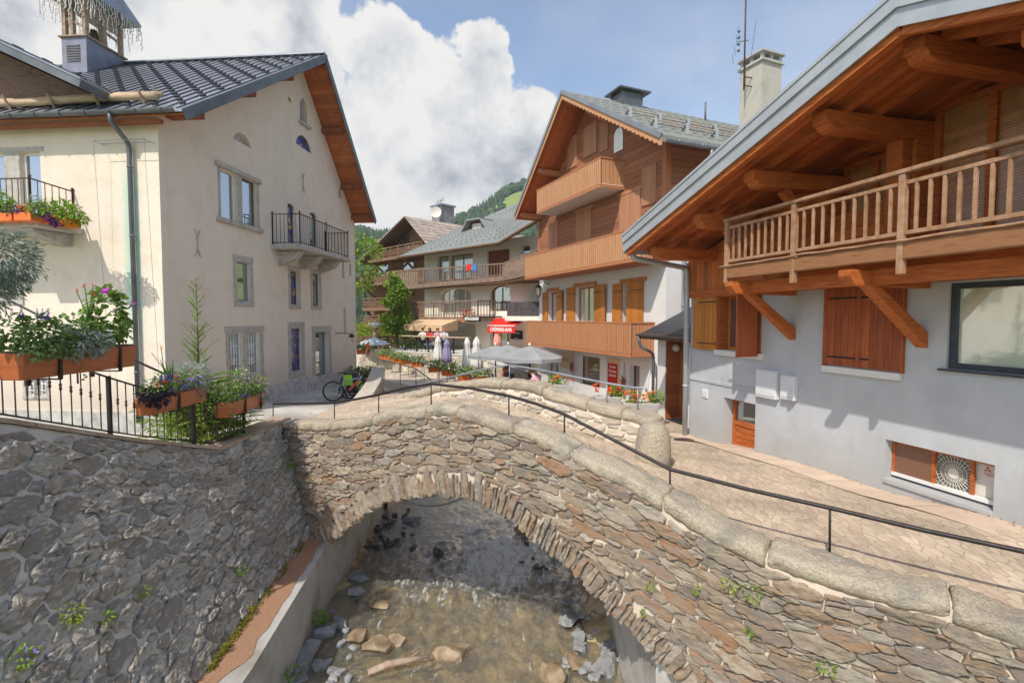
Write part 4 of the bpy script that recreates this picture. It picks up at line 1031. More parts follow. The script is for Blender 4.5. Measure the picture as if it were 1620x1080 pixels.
# ------------------------------------------------------------ building helpers
DEPK = .5
def window(root, F, a0, a1, z0, z1, dep=.2, fw=.06, fm='wood_orange', pm='glass', cols=1, rows=1, name='window', cut=True, surround=None, sw=.13,
           sill=None, sillw=.08, arch=False, grille=False, sp=.02, fd=.05, label=None, mull=None):
    if a0 > a1: a0, a1 = a1, a0
    dep *= DEPK
    if cut: F.cuts.append((a0, a1, z0, z1, dep+.006, arch))
    t = MB(F); y0, y1 = dep-fd, dep
    w, h = a1-a0, z1-z0
    if not arch:
        t.box(a0, a0+fw, y0, y1, z0, z1); t.box(a1-fw, a1, y0, y1, z0, z1)
        t.box(a0+fw, a1-fw, y0, y1, z0, z0+fw); t.box(a0+fw, a1-fw, y0, y1, z1-fw, z1)
        for i in range(1, cols): x = a0+w*i/cols; t.box(x-fw*.6, x+fw*.6, y0+.004, y1, z0+fw, z1-fw)
        for i in range(1, rows): z = z0+h*i/rows; t.box(a0+fw, a1-fw, y0+.009, y1, z-fw*.4, z+fw*.4)
    else:
        r = w/2; zc = z1-r*arch; n = 14
        pts = [(a0+r-r*math.cos(math.pi*k/n), zc+r*arch*math.sin(math.pi*k/n)) for k in range(n+1)]
        pts = [(a0, z0)]+pts+[(a1, z0)]
        cx, cz = (a0+a1)/2, (z0+z1)/2; k_ = 1-fw*2/w
        inn = [(cx+(x-cx)*k_, cz+(z-cz)*(1-fw*2/h)) for x, z in pts]; m_ = len(pts)
        vs = [(x, y0, z) for x, z in pts]+[(x, y0, z) for x, z in inn]+[(x, y1, z) for x, z in inn]
        t.add(vs, [(i, (i+1) % m_, m_+(i+1) % m_, m_+i) for i in range(m_)]+[(m_+i, m_+(i+1) % m_, 2*m_+(i+1) % m_, 2*m_+i) for i in range(m_)])
        for i in range(1, cols): x = a0+w*i/cols; t.box(x-fw*.5, x+fw*.5, y0+.004, y1, z0+fw, z1-fw*1.5)
    fr = t.build(name, MAT[fm], root)
    if label: fr['label'] = label
    t = MB(F)
    if not arch: t.box(a0+fw*.5, a1-fw*.5, dep-.028, dep-.012, z0+fw*.5, z1-fw*.5)
    else: t.prism([(x, dep-.028, z) for x, z in inn], (0,.016,0))
    t.build('pane', MAT[pm], fr)
    if surround:
        t = MB(F); p = -sp
        t.box(a0-sw, a0-.002, p, .03, z0-.002, z1+.002); t.box(a1+.002, a1+sw, p, .03, z0-.002, z1+.002)
        t.box(a0-sw*1.05, a1+sw*1.05, p-.01, .03, z1+.002, z1+sw*1.1); t.box(a0-sw*1.05, a1+sw*1.05, p-.012, .03, z0-sw, z0-.002)
        if mull: t.box((a0+a1)/2-mull/2, (a0+a1)/2+mull/2, p+.04, dep-.002, z0, z1)
        t.build('surround', MAT[surround], fr, bevel=.008)
    if sill:
        t = MB(F); t.box(a0-.07, a1+.07, -.07, dep-fd-.003, z0-sillw, z0-.003); t.build('sill', MAT[sill], fr, bevel=.008)
    if grille:
        t = MB(F)
        n = max(3, int(w/.12))
        for i in range(1, n): x = a0+w*i/n; t.tube([(x, dep*.35, z0), (x, dep*.35, z1)], .011, 6)
        for z in (z0+h*.3, z0+h*.7): t.tube([(a0, dep*.35, z), (a1, dep*.35, z)], .011, 6)
        t.build('grille', MAT['white_paint'], fr)
    return fr
def shutter(root, F, ahinge, z0, z1, w, ang, side, m='wood_shutter', y=-.02, hinge=True):
    """side +1 swings from a hinge and extends to larger a"""
    c, s = math.cos(ang), math.sin(ang); M0 = Matrix(((side*c, side*0-s*0, 0, ahinge), (0,1,0,0), (0,0,1,0), (0,0,0,1)))
    ax = Vector((side*c, -s, 0)); ay = Vector((side*s*0, 1, 0)); nrm = Vector((side*s, c, 0))
    t = MB(F); o = Vector((ahinge, y, 0)); th = .035
    def bx(u0, u1, d0, d1, za, zb):
        v = []
        for z in (za, zb):
            for (u, d) in ((u0,d0),(u1,d0),(u1,d1),(u0,d1)): p = o+ax*u-nrm*d; v.append((p.x, p.y, z))
        t.add(v, BF)
    bx(0, w, 0, th, z0, z1)
    for z in (z0+(z1-z0)*.12, z1-(z1-z0)*.12): bx(.03, w-.03, th, th+.022, z-.06, z+.06)
    sh = t.build('shutter', MAT[m], root, bevel=.005)
    if hinge:
        t = MB(F)
        for z in (z0+(z1-z0)*.12, z1-(z1-z0)*.12): bx(.0, w*.75, th+.022, th+.030, z-.012, z+.012)
        t.split('hinge', MAT['iron'], sh)
    return sh
def apply_cuts(o, faces):
    t = MB()
    for F in faces:
        for (a0, a1, z0, z1, d, arch) in F.cuts:
            sub = MB(F)
            if arch:
                r = (a1-a0)/2; zc = z1-r*arch; n = 14
                poly = [(a0+r-r*math.cos(math.pi*k/n), -.3, zc+r*arch*math.sin(math.pi*k/n)) for k in range(n+1)]
                poly = [(a0, -.3, z0)]+poly+[(a1, -.3, z0)]
                sub.prism(poly, (0, .3+d, 0))
            else: sub.box(a0, a1, -.3, d, z0, z1)
            b = len(t.v); t.v += sub.v; t.f += [[b+i for i in f] for f in sub.f]; t.t += sub.t; t.m += sub.m; t.s += sub.s
    # world position: the cutter is built at the origin, so move it with the root
    if not t.f: return o
    root = o.parent
    c = t.build('cutter', MAT['dark']); c.parent = root
    bpy.context.view_layer.update()
    b = o.modifiers.new('b', 'BOOLEAN'); b.object = c; b.operation = 'DIFFERENCE'; b.solver = 'EXACT'; b.use_self = True
    bpy.context.view_layer.update()
    dg = bpy.context.evaluated_depsgraph_get()
    me = bpy.data.meshes.new_from_object(o.evaluated_get(dg)); o.modifiers.clear(); o.data = me
    bpy.data.objects.remove(c); return o
def pipe(name, root, F, pts, r=.05, m='zinc', rings=True):
    t = MB(F); P_ = [Vector(p) for p in pts]; fine = [P_[0]]
    for i in range(1, len(P_)-1):                       # rounded bends
        a, b, c = P_[i-1], P_[i], P_[i+1]; k = min(.12, (a-b).length*.45, (c-b).length*.45)
        s_, e = b+(a-b).normalized()*k, b+(c-b).normalized()*k
        for q in range(5): u = q/4; fine.append(s_*(1-u)**2+b*2*u*(1-u)+e*u*u)
    fine.append(P_[-1]); t.tube(fine, r, 12)
    if rings:
        for i in range(len(P_)-1):
            a, b = P_[i], P_[i+1]; L_ = (b-a).length; d = (b-a).normalized()
            k = .5
            while k < L_-.2: t.tube([a+d*k, a+d*(k+.04)], r*1.18, 12); k += 1.6
    return t.build(name, MAT[m], root)
def gutter(root, F, a0, a1, d, z, r=.075, m='zinc', n=0, zend=None, name='gutter'):
    t = MB(F); vs = []; fs = []; z2 = z if zend is None else zend; k = 8
    for e, (a, zz) in enumerate(((a0, z), (a1, z2))):
        for rr in (r, r*.86):
            for i in range(k+1):
                an = math.pi+math.pi*i/k; vs.append((a, d+rr*math.cos(an), zz+rr*math.sin(an)))
    q = k+1
    for i in range(k): fs += [(i, i+1, 2*q+i+1, 2*q+i), (q+i, 3*q+i, 3*q+i+1, q+i+1), (i, q+i, q+i+1, i+1), (2*q+i, 2*q+i+1, 3*q+i+1, 3*q+i)]
    fs += [(0, 2*q, 3*q, q), (k, q+k, 3*q+k, 2*q+k)]
    t.add(vs, fs)
    for j in range(n):
        a = lerp(a0, a1, (j+.5)/n); zz = lerp(z, z2, (j+.5)/n)
        t.tube([(a, d+r*1.15*math.cos(math.pi+math.pi*i/6), zz+r*1.15*math.sin(math.pi+math.pi*i/6)) for i in range(7)], .014, 5)
    return t.build(name, MAT[m], root)
def text_mesh(body, mats, parent, size, M_, name='lettering', ext=.004, bold=0.0, space=1.0, align='CENTER'):
    cu = bpy.data.curves.new(name, 'FONT'); cu.body = body; cu.size = size; cu.extrude = ext; cu.align_x = align; cu.align_y = 'CENTER'; cu.offset = bold; cu.space_character = space
    o = bpy.data.objects.new(name, cu); link(o); bpy.context.view_layer.update()
    me = bpy.data.meshes.new_from_object(o.evaluated_get(bpy.context.evaluated_depsgraph_get())); bpy.data.objects.remove(o)
    me.transform(M_); me.materials.clear(); me.materials.append(MAT[mats])
    q = bpy.data.objects.new(name, me); link(q); q.parent = parent; return q
def facemat(F, a, d, z, rot=0):          # text lying on a facade, readable from outside
    return F.M @ Matrix.Translation((a, d, z)) @ Matrix.Rotation(math.pi/2, 4, 'X') @ Matrix.Rotation(rot, 4, 'Z')
# ------------------------------------------------------------ cream town house on the left
ang = math.atan2(.996, .0896)
A = thing('town_house', 'cream rendered town house with stone framed windows, a belfry and a dark metal tile roof', 'house', (-8.25,12.0,-2.65), ang)
FA_ = Face(A); FF = Face(A, Matrix(((0,1,0,0),(-1,0,0,0),(0,0,1,0),(0,0,0,1))))
# wall outline on the gable face (a, z)
ev_n = FA_.px(283,181,.85); ap = FA_.px(512,92,.9); ev_f = FA_.px(590,352,.85)
aF = FA_.px(563,500)[0]; aN = 0.0
def roofz(a):       # underside of the roof
    n0, n1 = ev_n, ap
    if a <= ap[0]: return lerp(ev_n[1], ap[1], (a-ev_n[0])/(ap[0]-ev_n[0]))
    return lerp(ap[1], ev_f[1], (a-ap[0])/(ev_f[0]-ap[0]))
DEP = 26
body = MB(); top = [(aN, 0, roofz(aN)-.10), (ap[0], 0, ap[1]-.10), (aF, 0, roofz(aF)-.10)]
body.prism([(aN,0,-.8),(aF,0,-.8)]+[top[2], top[1], top[0]], (0,DEP,0))
bo = body.build('wall', MAT['cream_a'] if 'cream_a' in MAT else MAT['cream'], A)
def rect(F, x0, y0, x1, y1, off=0):
    a0, z1 = F.px(x0, y0, off); a1, z0 = F.px(x1, y1, off); return a0, a1, z0, z1
# windows on the gable side
a0, a1, z0, z1 = rect(FA_, 348, 264, 407, 361)
w2 = (a1-a0)
window(A, FA_, a0, a0+w2*.43, z0, z1, .3, .05, 'white_paint', 'glass', surround=None, label='tilted open casement of the double window')
window(A, FA_, a0+w2*.57, a1, z0, z1, .3, .05, 'copper_grey', 'glass', surround=None)
t = MB(FA_); t.box(a0+w2*.43+.002, a0+w2*.57-.002, -.012, .14, z0+.001, z1-.001)
t.box(a0-.12, a0-.002, -.012, .05, z0+.001, z1-.001); t.box(a1+.002, a1+.14, -.012, .05, z0+.001, z1-.001)
t.box(a0-.22, a1+.22, -.07, .05, z1+.002, z1+.13); t.box(a0-.22, a1+.22, -.09, .05, z0-.13, z0-.001)
t.build('surround', MAT['stone_trim'], A, bevel=.015)
a0, a1, z0, z1 = rect(FA_, 374, 413, 396, 477); window(A, FA_, a0, a1, z0, z1, .26, .05, 'zinc', 'glass', surround='stone_trim', sw=.16)
a0, a1, z0, z1 = rect(FA_, 362, 526, 412, 590)
m = (a1-a0)
for (p, q) in ((0,.42),(.58,1)): window(A, FA_, a0+m*p, a0+m*q, z0, z1, .26, .05, 'white_paint', 'glass', grille=True)
t = MB(FA_); t.box(a0+m*.42+.002, a0+m*.58-.002, -.014, .12, z0+.001, z1-.001); t.box(a0-.15, a0-.002, -.014, .05, z0+.001, z1-.001); t.box(a1+.002, a1+.2, -.014, .05, z0+.001, z1-.001)
t.box(a0-.2, a1+.25, -.02, .05, z1+.002, z1+.17); t.box(a0-.2, a1+.25, -.05, .05, z0-.15, z0-.001); t.build('surround', MAT['stone_trim'], A, bevel=.012)
a0, a1, z0, z1 = rect(FA_, 454, 320, 467, 386); window(A, FA_, a0, a1, z0, z1, .25, .04, 'copper_grey', 'stained_glass', arch=.5, name='balcony_door')
a0, a1, z0, z1 = rect(FA_, 489, 334, 502, 391); window(A, FA_, a0, a1, z0, z1, .25, .05, 'copper_grey', 'glass', arch=.5, name='balcony_door')
a0, a1, z0, z1 = rect(FA_, 459, 428, 472, 482); window(A, FA_, a0, a1, z0, z1, .25, .04, 'copper_grey', 'stained_glass', surround='stone_trim', sw=.15)
a0, a1, z0, z1 = rect(FA_, 494, 432, 506, 484); window(A, FA_, a0, a1, z0, z1, .25, .05, 'copper_grey', 'glass', surround='stone_trim', sw=.15)
a0, a1, z0, z1 = rect(FA_, 460, 520, 478, 585); window(A, FA_, a0, a1, z0, z1, .3, .04, 'copper_grey', 'stained_glass', surround='stone_trim', sw=.2)
a0, a1, z0, z1 = rect(FA_, 498, 526, 521, 606); dr = window(A, FA_, a0, a1, z0+.0, z1, .45, .09, 'door_green', 'glass', surround='stone_trim', sw=.22, name='entrance_door') if 'door_green' in MAT else None
a0, a1, z0, z1 = rect(FA_, 367, 202, 399, 236); window(A, FA_, a0, a1, z0, z1, .3, .03, 'cream', 'concrete', arch=1.0, name='blind_arch')
a0, a1, z0, z1 = rect(FA_, 467, 206, 493, 244); window(A, FA_, a0, a1, z0, z1, .2, .04, 'copper_grey', 'stained_glass', arch=1.0, surround=None)
a0, a1, z0, z1 = rect(FA_, 474, 153, 486, 200); window(A, FA_, a0, a1, z0, z1, .3, .02, 'cream', 'concrete', arch=1.0, name='niche')
t = MB(FA_); cx = (a0+a1)/2; t.lathe([(.10,0),(.12,.3),(.11,.55),(.14,.8),(.12,.95),(.05,1.02),(.08,1.08),(.085,1.18),(.05,1.28),(.01,1.3)], (cx,.12,z0+.02), 12); 
t.build('statue', MAT['statue'], A)
t = MB(FA_); t.box(a0-.12, a1+.12, -.12, .05, z0-.1, z0-.002); t.build('niche_sill', MAT['stone_trim'], A, bevel=.01)
for (x0,y0,x1,y1,ar) in ((455.5,152.5,460.5,163,0),(536,296,541,315,1.0),(541,414,545,441,0),(552.5,417,556,437,0),(543.5,487,547,526,0),(555.7,526,558.5,542,0)):
    a0, a1, z0, z1 = rect(FA_, x0,y0,x1,y1); window(A, FA_, a0, a1, z0, z1, .25, .03, 'concrete', 'dark', arch=ar, name='slit_window')
for (x, y) in ((479,289),(312,385)):
    a, z = FA_.px(x, y); t = MB(FA_)
    for s in (1,-1): t.tube([(a+(.10*k/8-.03*math.sin(k*math.pi/8))*s, -.015, z+k/8*.34) for k in range(-8,9)], .014, 6)
    t.build('wall_anchor', MAT['stone_trim'], A)
# balcony on the gable
FB_ = .95
zt_n = FA_.px(474,338,FB_)[1]; aL = FA_.px(474,338,FB_)[0]; aR = FA_.px(550,368,FB_)[0]
zs = FA_.px(474,386,FB_)[1]
t = MB(FA_); t.prism([(aL-.1,-FB_-.06,zs),(aR+.1,-FB_-.06,zs),(aR+.1,.02,zs),(aL-.1,.02,zs)], (0,0,-.16))
slab = t.build('balcony', MAT['stone_trim'], A, bevel=.03)
t = MB(FA_)
for k in (.12,.5,.88):
    a = lerp(aL, aR, k); t.prism([(a-.16,.02,zs-.165),(a-.16,-.8,zs-.165),(a-.16,-.62,zs-.42),(a-.16,-.1,zs-.62),(a-.16,.02,zs-.62)], (.32,0,0))
t.split('corbel', MAT['stone_trim'], slab, bevel=.03)
def iron_rail(parent, F, pth, z0, z1, step=.12, m='iron', name='railing', knots=False, posts=True, mid=None):
    """pth: list of (a, d) corners; bars between z0 and z1 (numbers or per-corner lists)"""
    t = MB(F); Z0 = z0 if isinstance(z0, list) else [z0]*len(pth); Z1 = z1 if isinstance(z1, list) else [z1]*len(pth)
    rl = MB(F)
    for i in range(len(pth)-1):
        (a, d), (b, e) = pth[i], pth[i+1]; L_ = math.hypot(b-a, e-d); n = max(1, int(L_/step))
        for zz in ((Z0[i]+.06, Z0[i+1]+.06), (Z1[i], Z1[i+1])): rl.beam((a,d,zz[0]), (b,e,zz[1]), .035, .022)
        for k in range(1, n):
            u = k/n; x, y = lerp(a,b,u), lerp(d,e,u); za, zb = lerp(Z0[i],Z0[i+1],u)+.06, lerp(Z1[i],Z1[i+1],u)
            t.tube([(x,y,za),(x,y,zb)], .009, 5, cap=False)
            if knots: 
                zm = lerp(za, zb, .55); t.lathe([(.009,-.05),(.02,-.03),(.014,0),(.02,.03),(.009,.05)], (x,y,zm), 6)
    r_ = rl.build(name, MAT[m], parent); t.build('bars', MAT[m], r_)
    if posts:
        p = MB(F)
        for (a, d), za, zb in zip(pth, Z0, Z1): p.lathe([(.022,za-zb-.05),(.022,0),(.033,.01),(.035,.03),(.01,.06)], (a,d,zb+.03), 8)
        p.split('post', MAT[m], r_)
    return r_
iron_rail(slab, FA_, [(aL,-.02),(aL,-FB_),((aL+aR)/2,-FB_),(aR,-FB_),(aR,-.02)], zs, zt_n, .13)
# plinth and lamp
t = MB(FA_); t.prism([(-.04,0,-.5),(aF*.999,0,-.5),(aF*.999,0,FA_.px(560,590)[1]+.1),(FA_.px(494,594)[0]-.3,0,FA_.px(494,594)[1]),(-.04,0,FA_.px(438,607)[1]*.9)], (0,-.035,0))
t.build('plinth', MAT['plinth'], A)
a, z = FA_.px(531,527); t = MB(FA_); t.tube([(a,0,z),(a,-.5,z),(a+.35,-.55,z-.05)], .018, 6); t.lathe([(.03,0),(.11,-.06),(.12,-.14),(.02,-.15)], (a+.35,-.55,z-.04), 10); t.build('wall_lamp', MAT['iron'], A)
# --- front wall (facing the camera): a runs right to the corner at a = 0
def fr(x, y, off=0): return FF.px(x, y, off)
a0, z1 = fr(31,241); a1, _ = fr(63,241); zb_ = fr(50,352)[1]
window(A, FF, a0, a1, zb_, z1, .28, .06, 'white_paint', 'glass', name='balcony_door')
b0 = a0-.42; window(A, FF, b0-.95, b0, zb_, z1, .28, .06, 'white_paint', 'glass', name='balcony_door')
t = MB(FF); t.box(b0+.002, a0-.002, -.015, .12, zb_, z1-.001); t.box(b0-1.2, a1+.1, -.02, .03, z1+.002, z1+.12); t.build('surround', MAT['stone_trim'], A, bevel=.015)
a0, a1, z0, z1 = rect(FF, 6, 428, 31, 474); window(A, FF, a0, a1, z0, z1, .3, .05, 'zinc', 'glass', surround='stone_trim', sw=.12)
for (x0, x1) in ((41,56),(60,75)):
    a0, a1, z0, z1 = rect(FF, x0, 599, x1, 626); window(A, FF, a0, a1, z0, z1, .2, .04, 'white_paint', 'glass', grille=True, surround='stone_trim', sw=.08)
FBD = 1.0
aR = fr(47,290,FBD)[0]; zs = fr(40,350,FBD)[1]; zt = fr(40,282,FBD)[1]
t = MB(FF); t.box(aR-5, aR+.25, -FBD-.08, .02, zs-.13, zs); sl2 = t.build('balcony', MAT['stone_trim'], A, bevel=.02)
t = MB(FF); t.prism([(aR-.35,.02,zs-.135),(aR-.35,-.95,zs-.135),(aR-.35,-.9,zs-.22),(aR-.35,-.2,zs-.42),(aR-.35,.02,zs-.42)], (.3,0,0)); t.prism([(aR-2.9,.02,zs-.135),(aR-2.9,-.95,zs-.135),(aR-2.9,-.9,zs-.22),(aR-2.9,-.2,zs-.42),(aR-2.9,.02,zs-.42)], (.3,0,0)); t.split('corbel', MAT['stone_trim'], sl2, bevel=.015)
iron_rail(sl2, FF, [(aR-5,-FBD),(aR-2,-FBD),(aR,-FBD),(aR,-.02)], zs, [zt,zt,zt,zt-.05], .14, 'iron_rust')
t = MB(FF); t.box(-22, -.005, -.03, 0, -.6, .38); t.build('plinth', MAT['plinth'], A)
# downpipe and roof edges
gz_ = ev_n[1]; gd = -ev_n[0]          # the near eave runs along local y at x = ev_n[0]
gutter(A, FF, -20, -ev_n[1]*0+.85, ev_n[0]-.09, ev_n[1]+.10, .085, 'zinc_dark', 34)
x0, z0 = fr(180,190,-ev_n[0]); x1, z1 = fr(204,228,.10)
pipe('downpipe', A, FF, [(x0,ev_n[0]-.09,ev_n[1]+.03),(x0,ev_n[0]-.09,ev_n[1]-.12),(x1,-.10,z1),(x1,-.10,0.15)], .052, 'zinc_dark')
t = MB(FF); a0, z0 = fr(151,224,.25); a1, _ = fr(231,224,.25)
for dd in (-.1,-.3): t.tube([(a0,dd,z0),(a1,dd,z0)], .006, 4)
for q in (a0, a1): t.tube([(q,-.3,z0),(q,0,z0)], .006, 4); t.tube([(q,-.3,z0),(q,-.06,.3)], .0035, 4)
t.build('wire_frame', MAT['zinc_dark'], A)
# roof: near slope, far slope
OV = .95; RT_ = .13
def slope(mb, a_e, z_e, a_r, z_r, y0, y1, th, mi=0):
    mb.prism([(a_e,y0,z_e),(a_r,y0,z_r),(a_r,y0,z_r+th),(a_e,y0,z_e+th)], (0,y1-y0,0), .5, mi)
t = MB(); slope(t, ev_n[0], ev_n[1]-.02, ap[0], ap[1]-.02, -OV, DEP, .05)
slope(t, ap[0]+.001, ap[1]-.02, ev_f[0], ev_f[1]-.02, -OV, DEP, .05)
rf = t.build('roof', MAT['soffit_x'], A)
t = MB(); slope(t, ev_n[0]-.06, ev_n[1]+.035, ap[0], ap[1]+.035, -OV-.02, DEP, .07); slope(t, ap[0]+.001, ap[1]+.035, ev_f[0]+.05, ev_f[1]+.035, -OV-.02, DEP, .07)
cov = t
# seams and staggered snow stops
n = Vector((-(ap[1]-ev_n[1]), 0, ap[0]-ev_n[0])).normalized(); sd = Vector((ap[0]-ev_n[0], 0, ap[1]-ev_n[1])); L_ = sd.length; sd.normalize()
t = MB(); t2 = MB(); k = 0; y = -OV+.1
e0 = Vector((ev_n[0]-.06, 0, ev_n[1]+.107))
while y < 19:
    t.beam(e0+Vector((0,y,0))+n*.006, e0+Vector((0,y,0))+sd*(L_+.05)+n*.006, .035, .022, n)
    u = .5+(.42 if k % 2 else 0)
    while u < L_-.1:
        c = e0+Vector((0,y+.17,0))+sd*u+n*.015; t2.beam(c-Vector((0,.06,0)), c+Vector((0,.06,0)), .07, .05, n); u += .84
    y += .34; k += 1
cov.join(t, 1).join(t2, 1).build('metal_covering', [MAT['slate_metal'], MAT['slate_dark']], rf)
t = MB()      # verge boards, ridge
for (p, q) in ((ev_n, ap), (ap, ev_f)):
    t.beam((p[0],-OV-.035,p[1]-.01), (q[0],-OV-.035,q[1]-.01), .03, .24)
t.split('verge_board', MAT['zinc_dark'], rf)
t = MB(); t.beam((ap[0],-OV-.03,ap[1]+.13), (ap[0],DEP,ap[1]+.13), .3, .05); t.build('ridge_cap', MAT['zinc'], rf)
t = MB()      # purlin ends
for a in (.35, 2.5, 4.6, ap[0]-.0, ap[0]+1.7, ap[0]+3.4, aF-.3):
    z = roofz(a)-.17; t.box(a-.12, a+.12, -OV+.12, 0, z-.12, z+.04)
t.box(ev_n[0]+.1, ev_n[0]+.22, -.3, 20, ev_n[1]-.12, ev_n[1]-.03); t.split('purlin', MAT['wood_brown_red'], rf)
# log snow guard near the eave
t = MB(); 
for (u, r) in ((.75,.085),(.98,.075)):
    t.tube([e0+Vector((0,y_,0))+sd*u+n*(.13+.02*math.sin(y_*1.3)) for y_ in [q*.9+.1 for q in range(18)]], r, 8)
lg = t.build('snow_log', MAT['wood_log'], rf)
t = MB(); y = .35
while y < 15:
    c = e0+Vector((0,y,0))+sd*.62; t.beam(c, c+n*.32, .05, .03); t.beam(c+sd*.5, c+sd*.5+n*.3, .05, .03); y += 1.15
t.split('hook', MAT['wood_weathered'], lg)
# cross gable at the left edge: its ridge runs towards the camera
gA = FF.px(125,138,.7); gT = FF.px(0,80,.7); k_ = (gT[1]-gA[1])/(gT[0]-gA[0])
apx = gA[0]-5.2; apz = gA[1]-k_*5.2*1.0
t = MB(FF); t.prism([(gA[0],-.7,gA[1]),(apx,-.7,apz),(apx,-.7,apz+.16),(gA[0]+.05,-.7,gA[1]+.16)], (0,5.0,0)); t.prism([(apx-.001,-.7,apz),(apx-5.2,-.7,gA[1]),(apx-5.2,-.7,gA[1]+.16),(apx-.001,-.7,apz+.16)], (0,5.0,0))
dm = t.build('cross_gable_roof', MAT['zinc_dark'], A)
t = MB(FF); dn = Vector((-k_*-1, 0, 1)); 
sv = Vector((apx-gA[0], 0, apz-gA[1])); sl_ = sv.length; sv.normalize(); nn = Vector((-sv.z, 0, sv.x)); 
if nn.z < 0: nn = -nn
t.prism([Vector((gA[0]+.05,-.72,gA[1]+.163)), Vector((apx,-.72,apz+.163)), Vector((apx,-.72,apz+.20)), Vector((gA[0]+.05,-.72,gA[1]+.20))], (0,5.05,0)); cov = t
t = MB(FF); y = -.6; k = 0
while y < 4.2:
    o0 = Vector((gA[0]+.05, y, gA[1]+.20)); t.beam(o0+nn*.014, o0+sv*sl_+nn*.014, .04, .04, nn); u = .4+(.4 if k % 2 else 0)
    while u < sl_: c = o0+Vector((0,.17,0))+sv*u+nn*.03; t.beam(c-Vector((0,.09,0)), c+Vector((0,.09,0)), .08, .06, nn); u += .8
    y += .34; k += 1
cov.join(t, 1).build('metal_covering', [MAT['slate_metal'], MAT['slate_dark']], dm)
t = MB(FF); zg = gA[1]-.9; t.prism([(gA[0]+.0,.3,gA[1]-.02),(apx,.3,apz-.05),(apx-5,.3,gA[1]-.02),(apx-5,.3,zg-.3),(gA[0]-.1,.3,zg)], (0,3.5,0)); t.build('gable_boards', MAT['gable_wood'] if 'gable_wood' in MAT else MAT['wood_brown'], dm)
apply_cuts(bo, [FA_, FF])
# belfry
bx, bz = FF.px(97,112,-4.6); c0 = None
bel0 = FF.px(97,60,-5.1); bel1 = FF.px(136,60,-5.1); w_ = bel1[0]-bel0[0]
zb0 = FF.px(116,112,-5.1)[1]; zb1 = bel0[1]; D0 = 5.1; D1 = 5.1+w_*1.7; xa, xb = bel0[0], bel1[0]
bf = MB(FF); bf.box(xa, xb, D0, D1, zb0-.8, zb1); br = bf.build('belfry', MAT['zinc_belfry'] if 'zinc_belfry' in MAT else MAT['zinc'], A)
t = MB(FF); t.box(xa-.07, xb+.07, D0-.07, D1+.07, zb1+.002, zb1+.05); t.build('ledge', MAT['wood_weathered'], br)
t = MB(FF); zc_ = (zb0+zb1)/2+.02
for k in range(7): t.box(xa+.2*w_, xb-.25*w_, D0-.02, D0-.002, zc_-.28+k*.085, zc_-.24+k*.085)
t.build('louvre', MAT['copper_grey'], br)
t = MB(FF); H_ = 1.75
for (x, d) in ((xa+.08,D0+.08),(xb-.08,D0+.08),(xa+.08,D1-.08),(xb-.08,D1-.08),((xa+xb)/2-.1,D0+.08),(xb-.08,(D0+D1)/2)):
    t.box(x-.065, x+.065, d-.065, d+.065, zb1+.05, zb1+H_)
for z in (.42,): t.beam((xa,D0+.08,zb1+z+.3),(xb,D0+.08,zb1+z-.1), .05, .07); t.beam((xb-.08,D0,zb1+z+.25),(xb-.08,D1,zb1+z+.1), .05, .08)
for s in (xb-.08,): 
    for k in range(5): t.beam((s+.02,D0+.1,zb1+.8+k*.2),(s+.02,D1-.1,zb1+.8+k*.2), .03, .16)
t.split('timber', MAT['wood_weathered'], br)
t = MB(FF); t.lathe([(.02,.42),(.10,.40),(.13,.25),(.17,.08),(.22,0),(.20,-.01)], ((xa+xb)/2+.1,(D0+D1)/2-.1,zb1+.18), 16); t.build('bell', MAT['bronze'], br)
zr = zb1+H_; t = MB(FF); e = .38; cx, cy = (xa+xb)/2, (D0+D1)/2
v = [(xa-e,D0-e,zr-.35),(xb+e,D0-e,zr-.35),(xb+e,D1+e,zr-.35),(xa-e,D1+e,zr-.35),(cx,cy,zr+1.6),(xa-e,D0-e,zr-.42),(xb+e,D0-e,zr-.42),(xb+e,D1+e,zr-.42),(xa-e,D1+e,zr-.42)]
t.add(v, [(0,1,4),(1,2,4),(2,3,4),(3,0,4),(8,7,6,5),(0,5,6,1),(1,6,7,2),(2,7,8,3),(3,8,5,0)]); t.build('spire', MAT['zinc'], br)
t = MB(FF); rnd = random.Random(8); per = [(xa-e,D0-e),(xb+e,D0-e),(xb+e,D1+e),(xa-e,D1+e)]
for i in range(4):
    (p, q), (r_, s_) = per[i], per[(i+1) % 4]; L2 = math.hypot(r_-p, s_-q); n_ = int(L2/.085)
    for k in range(n_):
        u = (k+rnd.random()*.5)/n_; x, y = lerp(p,r_,u), lerp(q,s_,u); h = rnd.uniform(.2,.95); z = zr-.4; pts = [(x,y,z)]
        for j in range(int(h/.12)): pts.append((x+rnd.uniform(-.03,.03), y+rnd.uniform(-.03,.03), z-.12*(j+1)))
        if len(pts) > 1: t.tube(pts, .010, 4, cap=False)
        for a_ in pts[1:]: t.tube([a_, (a_[0]+rnd.uniform(-.06,.06), a_[1]+rnd.uniform(-.04,.04), a_[2]-rnd.uniform(-.02,.05))], .012, 4)
o = t.build('icicle_lights', MAT['bulb']); o.location = A.location; o.rotation_euler = A.rotation_euler; tag(o, 'white icicle string lights hanging from the eaves of the belfry', 'string lights')

DEPK = 1.0
